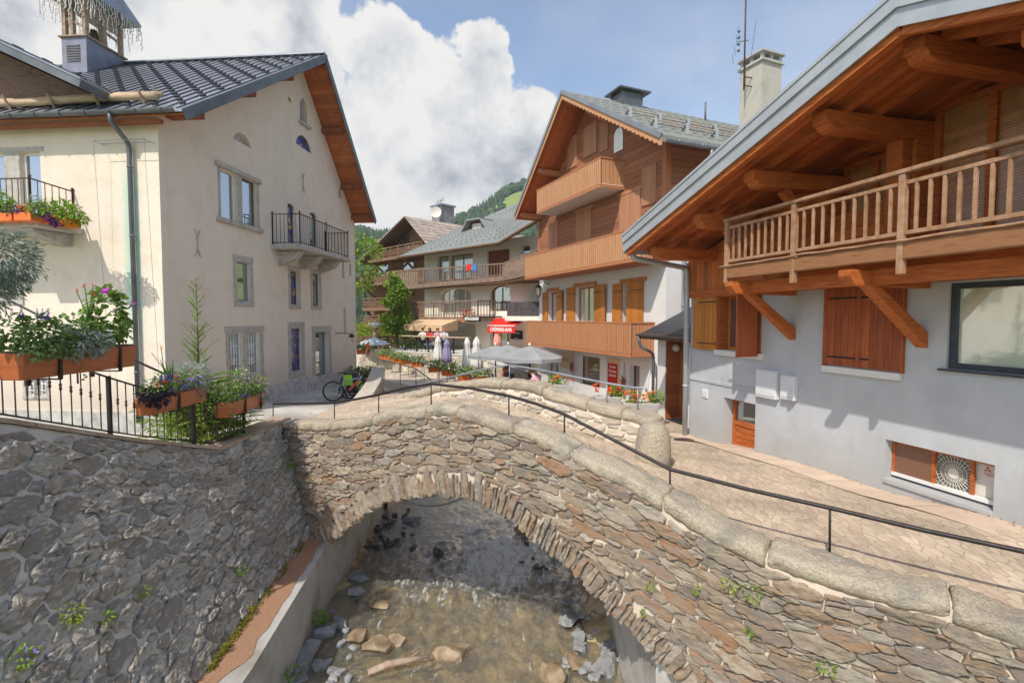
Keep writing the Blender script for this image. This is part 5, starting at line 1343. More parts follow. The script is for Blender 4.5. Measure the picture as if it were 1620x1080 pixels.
# ------------------------------------------------------------ grey rendered chalet on the right
B0 = Vector((7.7-.2625*12.5, 12.5, -2.98))
B = thing('grey_chalet', 'grey rendered chalet with an orange timber upper storey, long balcony and metal edged gable roof', 'chalet', B0, math.atan2(-.967, .2539))
F = Face(B)
LB = 13.5
zw = F.px(1089,471)[1]           # top of the render at the far corner
DR = 1.9
e0_ = F.px(990,399,DR); rg = F.px(1424,44,DR); e1_ = F.px(1622,2,DR); k2 = (e1_[1]-rg[1])/(e1_[0]-rg[0]); e1_ = (rg[0]+6.5, rg[1]+k2*6.5)
def rz(a): return lerp(e0_[1], rg[1], (a-e0_[0])/(rg[0]-e0_[0])) if a < rg[0] else lerp(rg[1], e1_[1], (a-rg[0])/(e1_[0]-rg[0]))
t = MB(F); t.box(0, LB, 0, 9, -.6, zw); bw = t.build('wall', MAT['grey_wall'], B)
t = MB(F); th = -.02
t.prism([(-.12,-.03,zw+.004),(LB,-.03,zw+.004),(LB,-.03,rz(LB)-.05),(rg[0],-.03,rg[1]-.05),(-.12,-.03,rz(-.12)-.05)], (0,8.9,0))
F2 = Face(B)
bt = t.build('timber_storey', MAT['planks_h'], B)
t = MB(F); am = F.px(1165,420)[0]; t.box(-.14, am, -.06, -.032, zw+.16, rz(-.12)-.08); t.build('timber_cladding', MAT['planks_v'], B)
t = MB(F); t.box(-.18, am+.4, -.10, -.002, zw-.02, zw+.16); t.build('sill_beam', MAT['wood_orange_x'], B, bevel=.01)
# windows of the rendered storey
a0, a1, z0, z1 = rect(F, 1138, 467, 1204, 553); z0 = F.px(1138,553)[1]; z1 = F.px(1138,468)[1]
wn = window(B, F, a0, a1, z0, z1, .28, .07, 'wood_shutter', 'glass', cols=2, sill='white_wall', sillw=.12)
t = MB(F); t.box(a0+.001, a0+.03, -.02, .22, z0, z1); t.box(a1-.03, a1-.001, -.02, .22, z0, z1); t.box(a0, a1, -.02, .22, z1-.03, z1-.001); t.build('lining', MAT['wood_orange'], wn)
shutter(B, F, a0-.01, z0-.02, z1+.02, (F.px(1138,500)[0]-F.px(1102,500)[0]), .03, -1)
sh = shutter(B, F, a1-.02, z0-.06, z1+.0, .62, 1.42, 1, 'wood_shutter_red')
a0 = F.px(1311,500)[0]; a1 = F.px(1429,500)[0]; z1 = F.px(1311,457)[1]; z0 = F.px(1311,576)[1]
t = MB(F); t.box(a0, a1, -.045, -.004, z0, z1); s1 = t.build('shutters', MAT['wood_shutter_red'], B)
t = MB(F); t.box(a0-.05, a0, -.06, 0, z0-.02, z1+.04); t.box(a1, a1+.05, -.06, 0, z0-.02, z1+.04); t.box(a0+.45*(a1-a0), a0+.5*(a1-a0), -.055, -.046, z0, z1); t.build('shutter_frame', MAT['wood_shutter_red'], s1)
t = MB(F)
for zz, mm in ((z1-.17, 0), (z0+.14, 0)): t.box(a0+.04, a0+(a1-a0)*.62, -.053, -.046, zz-.014, zz+.014)
t.split('hinge', MAT['iron'], s1)
t = MB(F); t.box(a0-.06, a1+.02, -.07, 0, z0-.13, z0-.022); t.build('sill', MAT['white_wall'], s1, bevel=.008)
a0 = F.px(1500,500)[0]; z1 = F.px(1500,448)[1]; z0 = F.px(1500,583)[1]; a1 = a0+1.9
window(B, F, a0, a1, z0, z1, .12, .08, 'anthracite', 'glass_green', sill='anthracite', sillw=.03, fd=.08)
# basement openings
a0, a1 = F.px(1145,650)[0], F.px(1195,650)[0]; z1 = F.px(1145,628)[1]; z0 = F.px(1158,708)[1]-.02
F.cuts.append((a0, a1, z0, z1, .30, 0))
m_ = lerp(a0, a1, .3); zc = lerp(z0, z1, .5)
t = MB(F); 
for (p, q, r_, s_) in ((a0+.02,a0+.10,z0,z1),(a1-.08,a1,z0,z1),(a0+.1,a1-.08,z0,z0+.08),(a0+.1,a1-.08,z1-.07,z1),(a0+.1,a1-.08,zc-.05,zc+.05)): t.box(p,q,.22,.294,r_,s_)
for k in range(3): t.box(a0+.1, a1-.08, .245, .290, z0+.08+k*(zc-z0-.13)/3, z0+.08+(k+.93)*(zc-z0-.13)/3)
bd = t.build('basement_door', MAT['wood_orange_x'], B); t = MB(F); t.box(a0+.08, a1-.07, .26, .275, zc+.05, z1-.06); t.build('pane', MAT['glass'], bd)
t = MB(F); t.box(a0-.05, a1, -.05, .22, z0-.16, z0-.003); t.build('threshold', MAT['grey_wall'], bd, bevel=.01)
a0 = F.px(1400,720)[0]; a1 = F.px(1573,760)[0]; z1 = F.px(1400,694)[1]; z0 = F.px(1400,757)[1]+.02
F.cuts.append((a0, a1, z0, z1, .23, 0)); w_ = a1-a0
t = MB(F); y0, y1 = .13, .17
for u in (.0, .40, .745, .97): t.box(a0+u*w_+.01, a0+u*w_+.05, y0, y1, z0+.09, z1-.0)
t.box(a0+.01, a1, y0+.005, y1-.005, z1-.05, z1-.001)
bwin = t.build('basement_window', MAT['wood_orange'], B)
t = MB(F); t.box(a0+.01, a1-.001, y0-.01, y1+.01, z0+.04, z0+.09); t.build('bottom_rail', MAT['white_paint'], bwin)
t = MB(F); t.box(a0+.05, a0+.40*w_+.01, .145, .155, z0+.09, z1-.05); t.build('pane', MAT['blind_brown'], bwin)
t = MB(F); t.box(a0-.0+.001, a1-.001, -.03, .12, z0-.07, z0-.001); t.build('sill', MAT['grey_wall'], bwin, bevel=.008)
apply_cuts(bw, [F])
# air conditioner behind the basement window
ac = thing('air_conditioner', 'cream air conditioner outdoor unit with round fan grille set in the basement window', 'air conditioner', B.location, B.rotation_euler.z)
t = MB(F); xa, xb = a0+.44*w_, a1-.03; t.box(xa+.0, xb, .205, .225, z0+.02, z1-.02); t.build('casing', MAT['ivory'], ac)
R_ = (z1-z0)*.47; cx, cz = a0+.585*w_, (z0+z1)/2+.0
t = MB(F); t.add([(cx+R_*math.cos(2*math.pi*k/28), .200, cz+R_*math.sin(2*math.pi*k/28)) for k in range(28)], [tuple(range(28))]); t.build('fan', MAT['fan_grey'], ac)
t = MB(F)
for k in range(30): an = 2*math.pi*k/30; t.beam((cx+.06*math.cos(an), .188, cz+.06*math.sin(an)), (cx+R_*math.cos(an+.12), .192, cz+R_*math.sin(an+.12)), .006, .008, (0,1,0))
for rr in (R_, R_*.82, R_*.6, R_*.4): t.tube([(cx+rr*math.cos(2*math.pi*k/28), .190, cz+rr*math.sin(2*math.pi*k/28)) for k in range(29)], .004, 4)
t.add([(cx+.07*math.cos(2*math.pi*k/20), .182, cz+.07*math.sin(2*math.pi*k/20)) for k in range(20)], [tuple(reversed(range(20)))]); t.build('grille', MAT['ivory'], ac)
t = MB(F); lx, lz = a0+.86*w_, z1-.13
for k in range(3):
    an = math.pi/2+k*2*math.pi/3; c = Vector((lx+.024*math.cos(an), .201, lz+.024*math.sin(an))); u = Vector((math.cos(an),0,math.sin(an))); v = Vector((-math.sin(an),0,math.cos(an)))
    t.add([c-u*.022, c+v*.013, c+u*.022, c-v*.013], [(0,1,2,3)])
t.build('emblem', MAT['red_sign'], ac)
text_mesh('MITSUBISHI', 'red_sign', ac, .024, facemat(F, lx+.02, .201, lz-.055), name='lettering', ext=.0005)
text_mesh('ELECTRIC', 'red_sign', ac, .018, facemat(F, lx+.02, .201, lz-.08), name='lettering', ext=.0005)
# meter boxes and vent
for (x0,y0,x1,y1,lab) in ((1202,583,1235,620,0),(1241,592,1263,630,1)):
    p0, q1 = F.px(x0,y0); p1, _ = F.px(x1,y0); q0 = F.px(x0,y1+ (6 if lab==0 else 0))[1]
    t = MB(F); t.box(p0, p1, -.10, 0, q0, q1); mbx = t.build('meter_box', MAT['white_wall_grey'], B, bevel=.012)
    t = MB(F); t.box(p0+.03, p1-.03, -.112, -.101, q0+.05, q1-.03); t.tube([(p1-.09,-.113,q0+.12),(p1-.09,-.122,q0+.12)], .012, 8); t.build('door', MAT['white_wall_grey'], mbx, bevel=.006)
p0, q1 = F.px(1112,615); p1, q0 = F.px(1120,630); t = MB(F); t.box(p0, p1, -.02, 0, q0, q1)
for k in range(5): t.box(p0+.015, p1-.015, -.028, -.021, lerp(q0,q1,.15+k*.16), lerp(q0,q1,.22+k*.16))
t.build('vent', MAT['white_paint'], B)
t = MB(F); a1m = F.px(1206,600)[0]; t.box(0.0, a1m, -.022, 0, F.px(1100,597)[1]-.06, F.px(1100,597)[1]); t.build('string_course', MAT['grey_wall'], B)
# timber storey windows
def deepwin(x0, y0, x1, cols, zb, nm):
    p0, q1 = F.px(x0, y0); p1, _ = F.px(x1, y0)
    F2.cuts.append((p0, p1, zb, q1, .42, 0))
    w = window(B, F, p0+.005, p1-.005, zb+.005, q1-.005, .38, .085, 'wood_orange', 'blind', cols=cols, cut=False, fd=.09, name=nm)
    t = MB(F); t.box(p0-.08, p1+.08, -.075, -.032, q1+.002, q1+.17); t.build('lintel', MAT['wood_orange_x'], w)
    t = MB(F); t.box(p0+.10, p0+(p1-p0)*.5-.05, .330, .345, zb+.45, q1-.10); return w, p0, p1, q1
ZF = F.px(1150,420,1.3)[1]      # balcony floor
deepwin(1313, 260, 1418, 2, ZF+.75, 'window')
w3 = deepwin(1455, 166, 1790, 3, ZF+.05, 'balcony_door')
apply_cuts(bt, [F2])
# posts and frame timbers on the upper storey
t = MB(F); pA = F.px(1420,200)[0]; t.box(pA+.02, pA+.26, -.22, -.032, ZF, rz(pA)-.2); t.box(-.17, -.02, -.12, -.032, zw+.16, rz(0)-.2); t.box(F.px(1255,300)[0], F.px(1255,300)[0]+.16, -.10, -.032, ZF, rz(2)-.1)
t.split('timber_post', MAT['wood_orange'], B, bevel=.01)
# roof
t = MB(F); RD = 9.6
t.prism([(e0_[0],-DR,e0_[1]+.06),(rg[0],-DR,rg[1]+.06),(rg[0],-DR,rg[1]+.10),(e0_[0],-DR,e0_[1]+.10)], (0,DR+RD,0)); t.prism([(rg[0]+.001,-DR,rg[1]+.06),(e1_[0],-DR,e1_[1]+.06),(e1_[0],-DR,e1_[1]+.10),(rg[0]+.001,-DR,rg[1]+.10)], (0,DR+RD,0))
br = t.build('roof', MAT['soffit'], B)
t = MB(F); q = .38
t.prism([(e0_[0]-.05,-DR-.03,e0_[1]+.105),(rg[0],-DR-.03,rg[1]+.105),(rg[0],-DR-.03,rg[1]+q),(e0_[0]-.05,-DR-.03,e0_[1]+q)], (0,DR+RD,0)); t.prism([(rg[0]+.001,-DR-.03,rg[1]+.105),(e1_[0],-DR-.03,e1_[1]+.105),(e1_[0],-DR-.03,e1_[1]+q),(rg[0]+.001,-DR-.03,rg[1]+q)], (0,DR+RD,0))
t.build('metal_covering', MAT['zinc'], br)
t = MB(F)
for (p, s) in (((e0_, rg)), ((rg, e1_))):
    for (dd, za, h, w) in ((-DR-.045, .0, .20, .03), (-DR-.075, .20, .15, .03), (-DR-.09, .35, .05, .12)):
        v0 = (p[0]-(.06 if p is e0_ else 0), dd, p[1]+za+h/2); v1 = (s[0], dd, s[1]+za+h/2)
        t.prism([(v0[0],dd,v0[2]-h/2+.003),(v1[0],dd,v1[2]-h/2+.003),(v1[0],dd,v1[2]+h/2),(v0[0],dd,v0[2]+h/2)], (0,w,0))
t.build('verge_flashing', MAT['zinc_pale'], br)
t = MB(F)
for d in (-DR+.05, -DR+.62, -DR+1.15):     # rafters under the overhang
    for (p, s) in ((e0_, rg), (rg, e1_)): t.beam((p[0]+.02,d,p[1]+(-.02 if d < -1.8 else .0)), (s[0],d,s[1]+(-.02 if d < -1.8 else 0)), .10, .13)
t.split('rafter', MAT['wood_orange_x'], br)
def purlin(x, y, brace=False, D=1.62):
    a, z = F.px(x, y, D); a -= .0
    w, h = .12, .13
    z = min(z, rz(a)-.16)
    t = MB(F); prof = [(-D,z+h),(-D,z-.02),(-D+.06,z-.04),(-D+.10,z-h*.8),(-D+.2,z-h),(.4,z-h),(.4,z+h)]
    t.prism([(a-w,d,zz) for d, zz in prof], (2*w,0,0)); o = t.build('purlin', MAT['wood_orange_y'], br, bevel=.012)
    if brace:
        t = MB(F); t.beam((a,-.95,z-h-.0), (a,-.05,z-h-.85), .13, .14, (0,0,1)); t.build('brace', MAT['wood_orange_y'], o)
purlin(1445,72); purlin(1296,192); purlin(1184,284,True); purlin(1101,350,True); purlin(1032,401); purlin(1640,60)
# balcony
DB = 1.3; aL = F.px(1150,400,DB)[0]; aE = LB-1.5
zr = F.px(1148,349,DB)[1]; zbt = F.px(1150,413,DB)[1]
t = MB(F); 
for k in range(7): t.box(aL-.05, aE, -DB+.02+k*.19, -DB+.02+k*.19+.18, ZF-.09, ZF-.03)
fl = t.build('balcony', MAT['wood_orange_x'], B)
t = MB(F); t.box(aL-.04, aE, -DB-.03, -DB+.10, ZF-.24, ZF-.035); t.build('edge_beam', MAT['rail_brown'], fl, bevel=.012)
t = MB(F); t.box(aL+.1, aE, -DB+.25, -DB+.5, ZF-.50, ZF-.302); t.box(aL+.1, aE, -.20, -.03, ZF-.42, ZF-.1)
t.split('bearer', MAT['wood_orange_x'], fl, bevel=.01)
rnd = random.Random(3)
posts = [aL, F.px(1257,350,DB)[0], F.px(1428,330,DB)[0], aE-1.7]
t = MB(F); t.box(aL-.06, aE, -DB-.05, -DB+.09, zr-.035, zr+.015); t.build('handrail', MAT['rail_weathered'], fl, bevel=.008)
t = MB(F)
for p, q in zip(posts, posts[1:]+[aE]):
    t.box(p+.04, q-.04, -DB-.005, -DB+.045, zr-.17, zr-.125); t.box(p+.04, q-.04, -DB-.005, -DB+.045, zbt-.03, zbt+.02)
    n = max(3, int((q-p)/.152))
    for k in range(1, n): x = p+(q-p)*k/n; t.box(x-.018, x+.018, -DB, -DB+.034, zbt+.021, zr-.171, rnd.random())
t.build('balusters', MAT['rail_weathered'], fl, bevel=.004)
t = MB(F)
for p in posts: t.box(p-.038, p+.038, -DB-.035, -DB+.045, ZF-.42 if p > aL+.1 else ZF-.32, zr-.036, rnd.random())
t.split('post', MAT['rail_weathered'], fl, bevel=.006)
t = MB(F)
for z in (zr-.0,): t.box(aL-.04, aL+.04, -DB+.095, -.05, z-.035, z+.012)
for k in range(1, 8): y = -DB+.09+(DB-.12)*k/8; t.box(aL-.02, aL+.015, y-.02, y+.02, zbt, zr-.036)
t.box(aL-.025, aL+.025, -DB+.095, -.05, zbt-.03, zbt+.02); t.build('side_rail', MAT['rail_weathered'], fl, bevel=.004)
t = MB(F); pts = []; a = aL-.15
while a < aE: pts.append((a, -DB-.045+.012*noise.noise(Vector((a*3,0,0))), ZF-.015+.02*noise.noise(Vector((a*2,5,0))))); a += .1
t.tube(pts, .016, 6); t.build('rough_edge', MAT['rail_weathered'], fl)
for (xt, yt, xb, yb) in ((1196,458,1253,542),(1377,446,1458,556)):
    a, z = F.px(xb, yb); z += .05
    t = MB(F); t.prism([(a-.085,-.002,z),(a-.085,-.002,z+.22),(a-.085,-.92,ZF-.50),(a-.085,-1.10,ZF-.50)], (.17,0,0)); t.build('strut', MAT['wood_orange_y'], fl, bevel=.008)
    t = MB(F); t.prism([(a-.095,0,ZF-.31),(a-.095,-DB-.12,ZF-.31),(a-.095,-DB-.12,ZF-.39),(a-.095,-DB-.02,ZF-.52),(a-.095,0,ZF-.54)], (.19,0,0)); t.build('cantilever', MAT['wood_orange_y'], fl, bevel=.012)
# rainwater pipe at the far corner
gutter(B, Face(B, Matrix(((0,1,0,0),(-1,0,0,0),(0,0,1,0),(0,0,0,1)))), -RD, DR, e0_[0]-.10, e0_[1]+.06, .085, 'zinc', 0)
pipe('downpipe', B, F, [(e0_[0]-.10,-DR+.25,e0_[1]+.0),(e0_[0]-.10,-DR+.25,e0_[1]-.12),(-.02,-.12,e0_[1]-.30),(.0,-.12,zw-.05),(.0,-.12,0.02)], .065, 'zinc_pale')
# ------------------------------------------------------------ entrance annex between the two chalets
AN = thing('entrance_porch', 'narrow lean-to porch with slate roof and brown panelled recess between the chalets', 'porch', B.location, B.rotation_euler.z)
dA = .5
p0 = F.px(1040,600,-dA)[0]; p1 = F.px(1052,600,-dA)[0]; p2 = F.px(1087,600,-dA)[0]; zt_ = F.px(1052,540,-dA)[1]; zb_ = F.px(1060,668,-dA)[1]
t = MB(F); t.box(p0, p1, dA, dA+2, -.5, zt_+.1); t.box(p2, 0.0, dA, dA+2, -.5, zt_+.1); t.split('pier', MAT['white_wall'], AN)
t = MB(F); t.box(p1+.001, p2-.001, dA+.45, dA+.5, -.3, zt_+.1); t.box(p1+.001, p1+.03, dA+.02, dA+.449, -.3, zt_+.1); t.build('panelling', MAT['porch_wood'], AN)
t = MB(F); t.box(p1+.031, p2-.002, dA, dA+.449, -.12, .06); t.build('doormat', MAT['rubber'], AN)
t = MB(F); a, z = F.px(1069,550,-dA-.3); t.lathe([(.01,-.12),(.09,-.08),(.12,0),(.09,.08),(.01,.12)], (a, dA+.32, z), 14); t.build('globe_lamp', MAT['lamp_glass'], AN)
zl = F.px(1036,528,-dA+.3)[1]; zh = F.px(1088,494,-dA-.9)[1]
t = MB(F); t.prism([(p0-.35,dA-.35,zl),(-.02,dA-.35,zl),(-.02,dA+1.6,zh+.3),(p0-.35,dA+1.6,zh+.3)], (0,0,-.07)); arf = t.build('roof', MAT['slate_dark'], AN)
t = MB(F); t.box(p0-.37, -.02, dA-.40, dA-.352, zl-.16, zl+.01); t.build('fascia', MAT['wood_brown'], AN)
gutter(AN, F, p0-.4, -.05, dA-.47, zl-.02, .06, 'zinc_dark')
pipe('downpipe', AN, F, [(p0-.3,dA-.47,zl-.06),(p0-.3,dA-.42,zl-.4),(p0-.12,dA-.07,zl-.6),(p0-.12,dA-.07,0)], .045, 'zinc_dark')
# ------------------------------------------------------------ tall wooden chalet with three balconies
C0 = Vector((11.64-.425*24.3, 24.3, -3.05)); CL = 9.05
C = thing('wooden_chalet', 'tall wooden chalet over a white ground floor with three board balconies and a shop', 'chalet', C0, math.atan2(-.92, .391))
F = Face(C); DV = 1.2
pe0 = F.px(815,347,DV); pap = F.px(890,152,DV); pe1 = F.px(1048,224,DV)
def cz(a): return lerp(pe0[1], pap[1], (a-pe0[0])/(pap[0]-pe0[0])) if a < pap[0] else lerp(pap[1], pe1[1], (a-pap[0])/(pe1[0]-pap[0]))
zm = F.px(831,440,1.0)[1]        # middle balcony floor
t = MB(F); t.box(0, CL, 0, 11, -.8, zm); cw_ = t.build('wall', MAT['white_wall'], C)
t = MB(F); t.prism([(0,-.04,zm+.003),(CL,-.04,zm+.003),(CL,-.04,cz(CL)-.05),(pap[0],-.04,pap[1]-.05),(0,-.04,cz(0)-.05)], (0,11,0)); cu_ = t.build('timber_storeys', MAT['chalet_h'], C)
t = MB(F); t.box(CL-.16, CL+.02, -.09, .1, zm, cz(CL)-.2); t.box(-.02, .14, -.09, -.041, zm, cz(0)-.2); t.split('corner_board', MAT['chalet_rail'], C)
# gable overhang
t = MB(F); RD = 11.5
for (p, q) in ((pe0, pap), (pap, pe1)): t.prism([(p[0]+(.001 if p is pap else 0),-DV,p[1]),(q[0],-DV,q[1]),(q[0],-DV,q[1]+.05),(p[0]+(.001 if p is pap else 0),-DV,p[1]+.05)], (0,DV+RD,0))
cr_ = t.build('roof', MAT['soffit'], C)
t = MB(F)
for (p, q) in ((pe0, pap), (pap, pe1)):
    x = .001 if p is pap else 0; t.prism([(p[0]+x,-DV-.02,p[1]+.053),(q[0],-DV-.02,q[1]+.053),(q[0],-DV-.02,q[1]+.20),(p[0]+x,-DV-.02,p[1]+.20)], (0,DV+RD,0))
t.build('roof_covering', MAT['roof_green'], cr_)
n = Vector((-(pe1[1]-pap[1]), 0, pe1[0]-pap[0])).normalized(); sv = Vector((pe1[0]-pap[0],0,pe1[1]-pap[1])); sl_ = sv.length; sv.normalize(); o0 = Vector((pap[0], 0, pap[1]+.20))
t = MB(F); k = 0; y = -DV
while y < RD: t.beam(o0+Vector((0,y,0))+n*.008, o0+Vector((0,y,0))+sv*sl_+n*.008, .02, .03, n); y += .42
for j in range(1, 9): t.beam(o0+Vector((0,-DV,0))+sv*sl_*j/9+n*.008, o0+Vector((0,RD,0))+sv*sl_*j/9+n*.008, .02, .02, n)
t.build('seams', MAT['roof_grey'], cr_)
t = MB(F); t2 = MB(F)
for u in (.60, .82):
    for dz in (.10, .2): t.tube([o0+Vector((0,y,0))+sv*sl_*u+n*dz for y in (-.9, 9.5)], .018, 6)
    for k in range(9):
        c = o0+Vector((0,-.7+k*1.2,0))+sv*sl_*u; t2.beam(c-sv*.16, c+n*.26, .10, .03, n); t2.beam(c+sv*.16, c+n*.26, .10, .03, n)
t.join(t2, 1).build('snow_guard', [MAT['wood_weathered'], MAT['zinc_pale']], cr_)
t = MB(F); 
for (p, q) in ((pe0, pap), (pap, pe1)): t.beam((p[0],-DV-.05,p[1]+.16), (q[0],-DV-.05,q[1]+.16), .05, .14)
t.build('verge_flashing', MAT['zinc'], cr_)
t = MB(F); nseg = 26      # scalloped barge board
for (p, q, ns_) in ((pe0, pap, 2), (pap, pe1, 28)):
    for k in range(ns_):
        a0, a1 = lerp(p[0],q[0],k/ns_), lerp(p[0],q[0],(k+1)/ns_); z0, z1 = lerp(p[1],q[1],k/ns_), lerp(p[1],q[1],(k+1)/ns_)
        am = (a0+a1)/2; zmid = (z0+z1)/2; dr_ = .15 if ns_ > 5 else .12; d2 = .09 if ns_ > 5 else .12
        t.prism([(a0,-DV-.03,z0+.09),(a1-.002,-DV-.03,z1+.09),(a1-.002,-DV-.03,z1-d2),(am,-DV-.03,zmid-dr_),(a0,-DV-.03,z0-d2)], (0,.03,0))
t.build('barge_board', MAT['chalet_board'], cr_)
t = MB(F)
for a in (.2, 2.0, pap[0], pap[0]+1.7, CL-2.2, CL-.2):
    z = cz(a)-.16; t.prism([(a-.1,-DV+.1,z+.1),(a-.1,-DV+.1,z-.02),(a-.1,-DV+.35,z-.12),(a-.1,0,z-.12),(a-.1,0,z+.1)], (.2,0,0))
t.split('purlin', MAT['chalet_rail'], cr_)
gF = Face(C, Matrix(((0,-1,0,0),(1,0,0,0),(0,0,1,0),(0,0,0,1))))   # a = local y, d = -local x
t = MB(Matrix(((0,1,0,0),(1,0,0,0),(0,0,1,0),(0,0,0,1))))
gm = Matrix(((0,1,0,0),(1,0,0,0),(0,0,1,0),(0,0,0,1)))
class _G: pass
g_ = Face(C, gm); gutter(C, g_, -DV, 9, pe1[0]+.10, pe1[1]+.05, .09, 'zinc', 12)
pipe('downpipe', C, F, [(pe1[0]+.1,.5,pe1[1]-.02),(pe1[0]+.1,.5,pe1[1]-.2),(CL+.1,.6,pe1[1]-1.3),(CL+.1,.6,zm-.9),(CL+.1,.6,F.px(1055,500)[1]),(CL+.45,.2,F.px(1055,520)[1])], .055, 'zinc')
# chimney cap on the ridge, vent, big rendered chimney
c_ = F.px(925,150,-2.4); t = MB(F); t.box(pap[0]-.35, pap[0]+.45, 1.2, 2.2, pap[1]-.1, pap[1]+.42); ch = t.build('chimney', MAT['zinc_dark'], C)
t = MB(F); t.box(pap[0]-.5, pap[0]+.6, 1.0, 2.5, pap[1]+.5, pap[1]+.56); t.box(pap[0]-.3,pap[0]-.25,1.2,2.2,pap[1]+.42,pap[1]+.5); t.box(pap[0]+.35,pap[0]+.4,1.2,2.2,pap[1]+.42,pap[1]+.5); t.build('cowl', MAT['zinc_dark'], ch)
t = MB(F); t.tube([(pap[0]+.5,5.4,pap[1]-.2),(pap[0]+.5,5.4,pap[1]+.65)], .04, 8); t.build('vent_pipe', MAT['zinc_dark'], C)
pc = P(1204, 90, 18.5); il = F.I @ pc; aC, dC = il.x, il.y; zt = il.z
t = MB(F); hw = .47; t.box(aC-hw, aC+hw, dC-hw, dC+hw, cz(aC)-1.0, zt-.42); ch = t.build('chimney', MAT['chimney_render'], C)
t = MB(F); t.box(aC-hw-.07, aC+hw+.07, dC-hw-.07, dC+hw+.07, zt-.42, zt-.34); t.box(aC-hw-.09, aC+hw+.09, dC-hw-.09, dC+hw+.09, zt-.12, zt-.06)
t.add([(aC-hw,dC-hw,zt-.06),(aC+hw,dC-hw,zt-.06),(aC+hw,dC+hw,zt-.06),(aC-hw,dC+hw,zt-.06),(aC,dC,zt+.06)], [(0,1,4),(1,2,4),(2,3,4),(3,0,4)])
for x in (-hw+.05, -.0, hw-.05):
    for y in (-hw+.05, 0, hw-.05):
        if x or y: t.box(aC+x-.05, aC+x+.05, dC+y-.05, dC+y+.05, zt-.34, zt-.12)
t.build('cap', MAT['concrete'], ch)
ant = thing('antenna', 'tall thin television antenna mast strapped to the rendered chimney', 'antenna', P(1177, 138, 18.2))
Zm = (P(1177, -40, 18.2)-P(1177, 138, 18.2)).z
t = MB(); t.tube([(0,0,-.1),(0,0,Zm)], .028, 6); t.beam((0,0,.05),(.45,.1,.05), .03, .03); t.beam((0,0,.35),(.45,.1,.35), .03, .03); t.build('mast', MAT['iron_rust'], ant)
t = MB(); z = 1.55
t.beam((-.25,0,z),(.12,0,z+.05), .03, .02)
for q in (-.3,-.1,.1,.3): t.tube([(-.30+q*.3,0,z+q*1.6-.3),(-.34+q*.3,0,z+q*1.6+.05)], .008, 4); t.tube([(.28+q*.2,0,z+q*1.6-.1),(.32+q*.2,0,z+q*1.6+.3)], .008, 4)
for q in range(4): t.lathe([(.01,-.05),(.05,-.03),(.05,.03),(.01,.05)], (-.22,0,z-.3+q*.22), 8)
t.build('aerial', MAT['zinc_dark'], ant)
# balconies
def board_balcony(nm, x0, y0, x1, yb, D, over=0.0, m='chalet_board', a_end=None, zfl=None, side=True):
    a0, z1 = F.px(x0, y0, D); z0 = F.px(x0, yb, D)[1]; a1 = F.px(x1, 300, D)[0] if a_end is None else a_end
    t = MB(F); t.box(a0, a1, -D+.03, -.001, z0-.14, z0-.01); o = t.build('balcony', MAT['white_wall'] if nm == 'top' else MAT['chalet_rail'], C)
    t = MB(F); t.box(a0, a1, -D+.0005, -D+.012, z0+.005, z1-.06, 0, 1); n = int((a1-a0)/.132); rnd = random.Random(len(nm))  # dark brown backing panel, added to stand in for shade in the board gaps
    for k in range(n): x = a0+(a1-a0)*k/n; t.box(x+.017, x+(a1-a0)/n-.017, -D-.03, -D, z0-.02, z1-.05, rnd.random())
    if side:
        n = int(D/.145)
        for k in range(n): y = -D+.02+(D-.04)*k/n; t.box(a1-.03, a1-.005, y+.014, y+D/n-.014, z0-.02, z1-.05, rnd.random())
    t.build('boards', [MAT[m], MAT['wood_brown']], o)
    t = MB(F); t.box(a0-.02, a1+.02, -D-.04, -D+.07, z1-.05, z1); t.box(a0, a1, -D+.0125, -D+.04, z0+.1, z0+.16); t.box(a0, a1, -D+.0125, -D+.04, z1-.2, z1-.14); t.box(a0-.01, a1, -D-.035, -D-.0251, z0-.13, z0-.03)
    if side: t.box(a1-.05, a1+.02, -D+.075, 0, z1-.05, z1-.002); t.box(a1-.002, a1+.01, -D, 0, z0-.13, z0-.03)
    t.build('rail', MAT['chalet_rail'], o); return a0, a1, z0, z1
board_balcony('top', 850, 301, 951, 334, 1.0)
board_balcony('middle', 831, 406, 1012, 438, 1.0, a_end=CL+.05)
lb = board_balcony('low', 834, 507, 1002, 541, .9, m='wood_board_low')
# windows and shutters of the first floor
zt = F.px(1000,447)[1]; z0 = lb[2]+.02
for (s0, o0_, o1, s1, zz) in ((860.5,868,882,893,462),(898.5,911,941,962,455),(971.5,986,995,1019,449)):
    a_s0, a0, a1, a_s1 = [F.px(x, 480)[0] for x in (s0, o0_, o1, s1)]
    z1 = F.px(o0_, zz)[1]
    if o0_ == 986: a1 = F.px(1006, 480)[0]
    window(C, F, a0, a1, z0, z1, .22, .07, 'wood_orange', 'glass_curtain', cols=2 if o0_ == 911 else 1)
    shutter(C, F, a0-.01, z0, z1+.02, a0-a_s0, .06, -1)
    if o0_ == 986: shutter(C, F, a_s1, z0, z1+.02, a_s1-F.px(994,480)[0], .05, -1)
    else: shutter(C, F, a1+.01, z0, z1+.02, a_s1-a1, .12, 1)
    t = MB(F); t.box(a0-.14, max(a1, a_s1 if o0_ == 986 else a1)+.14, -.06, -.001, z1+.03, z1+.16); t.build('lintel', MAT['wood_shutter'], C)
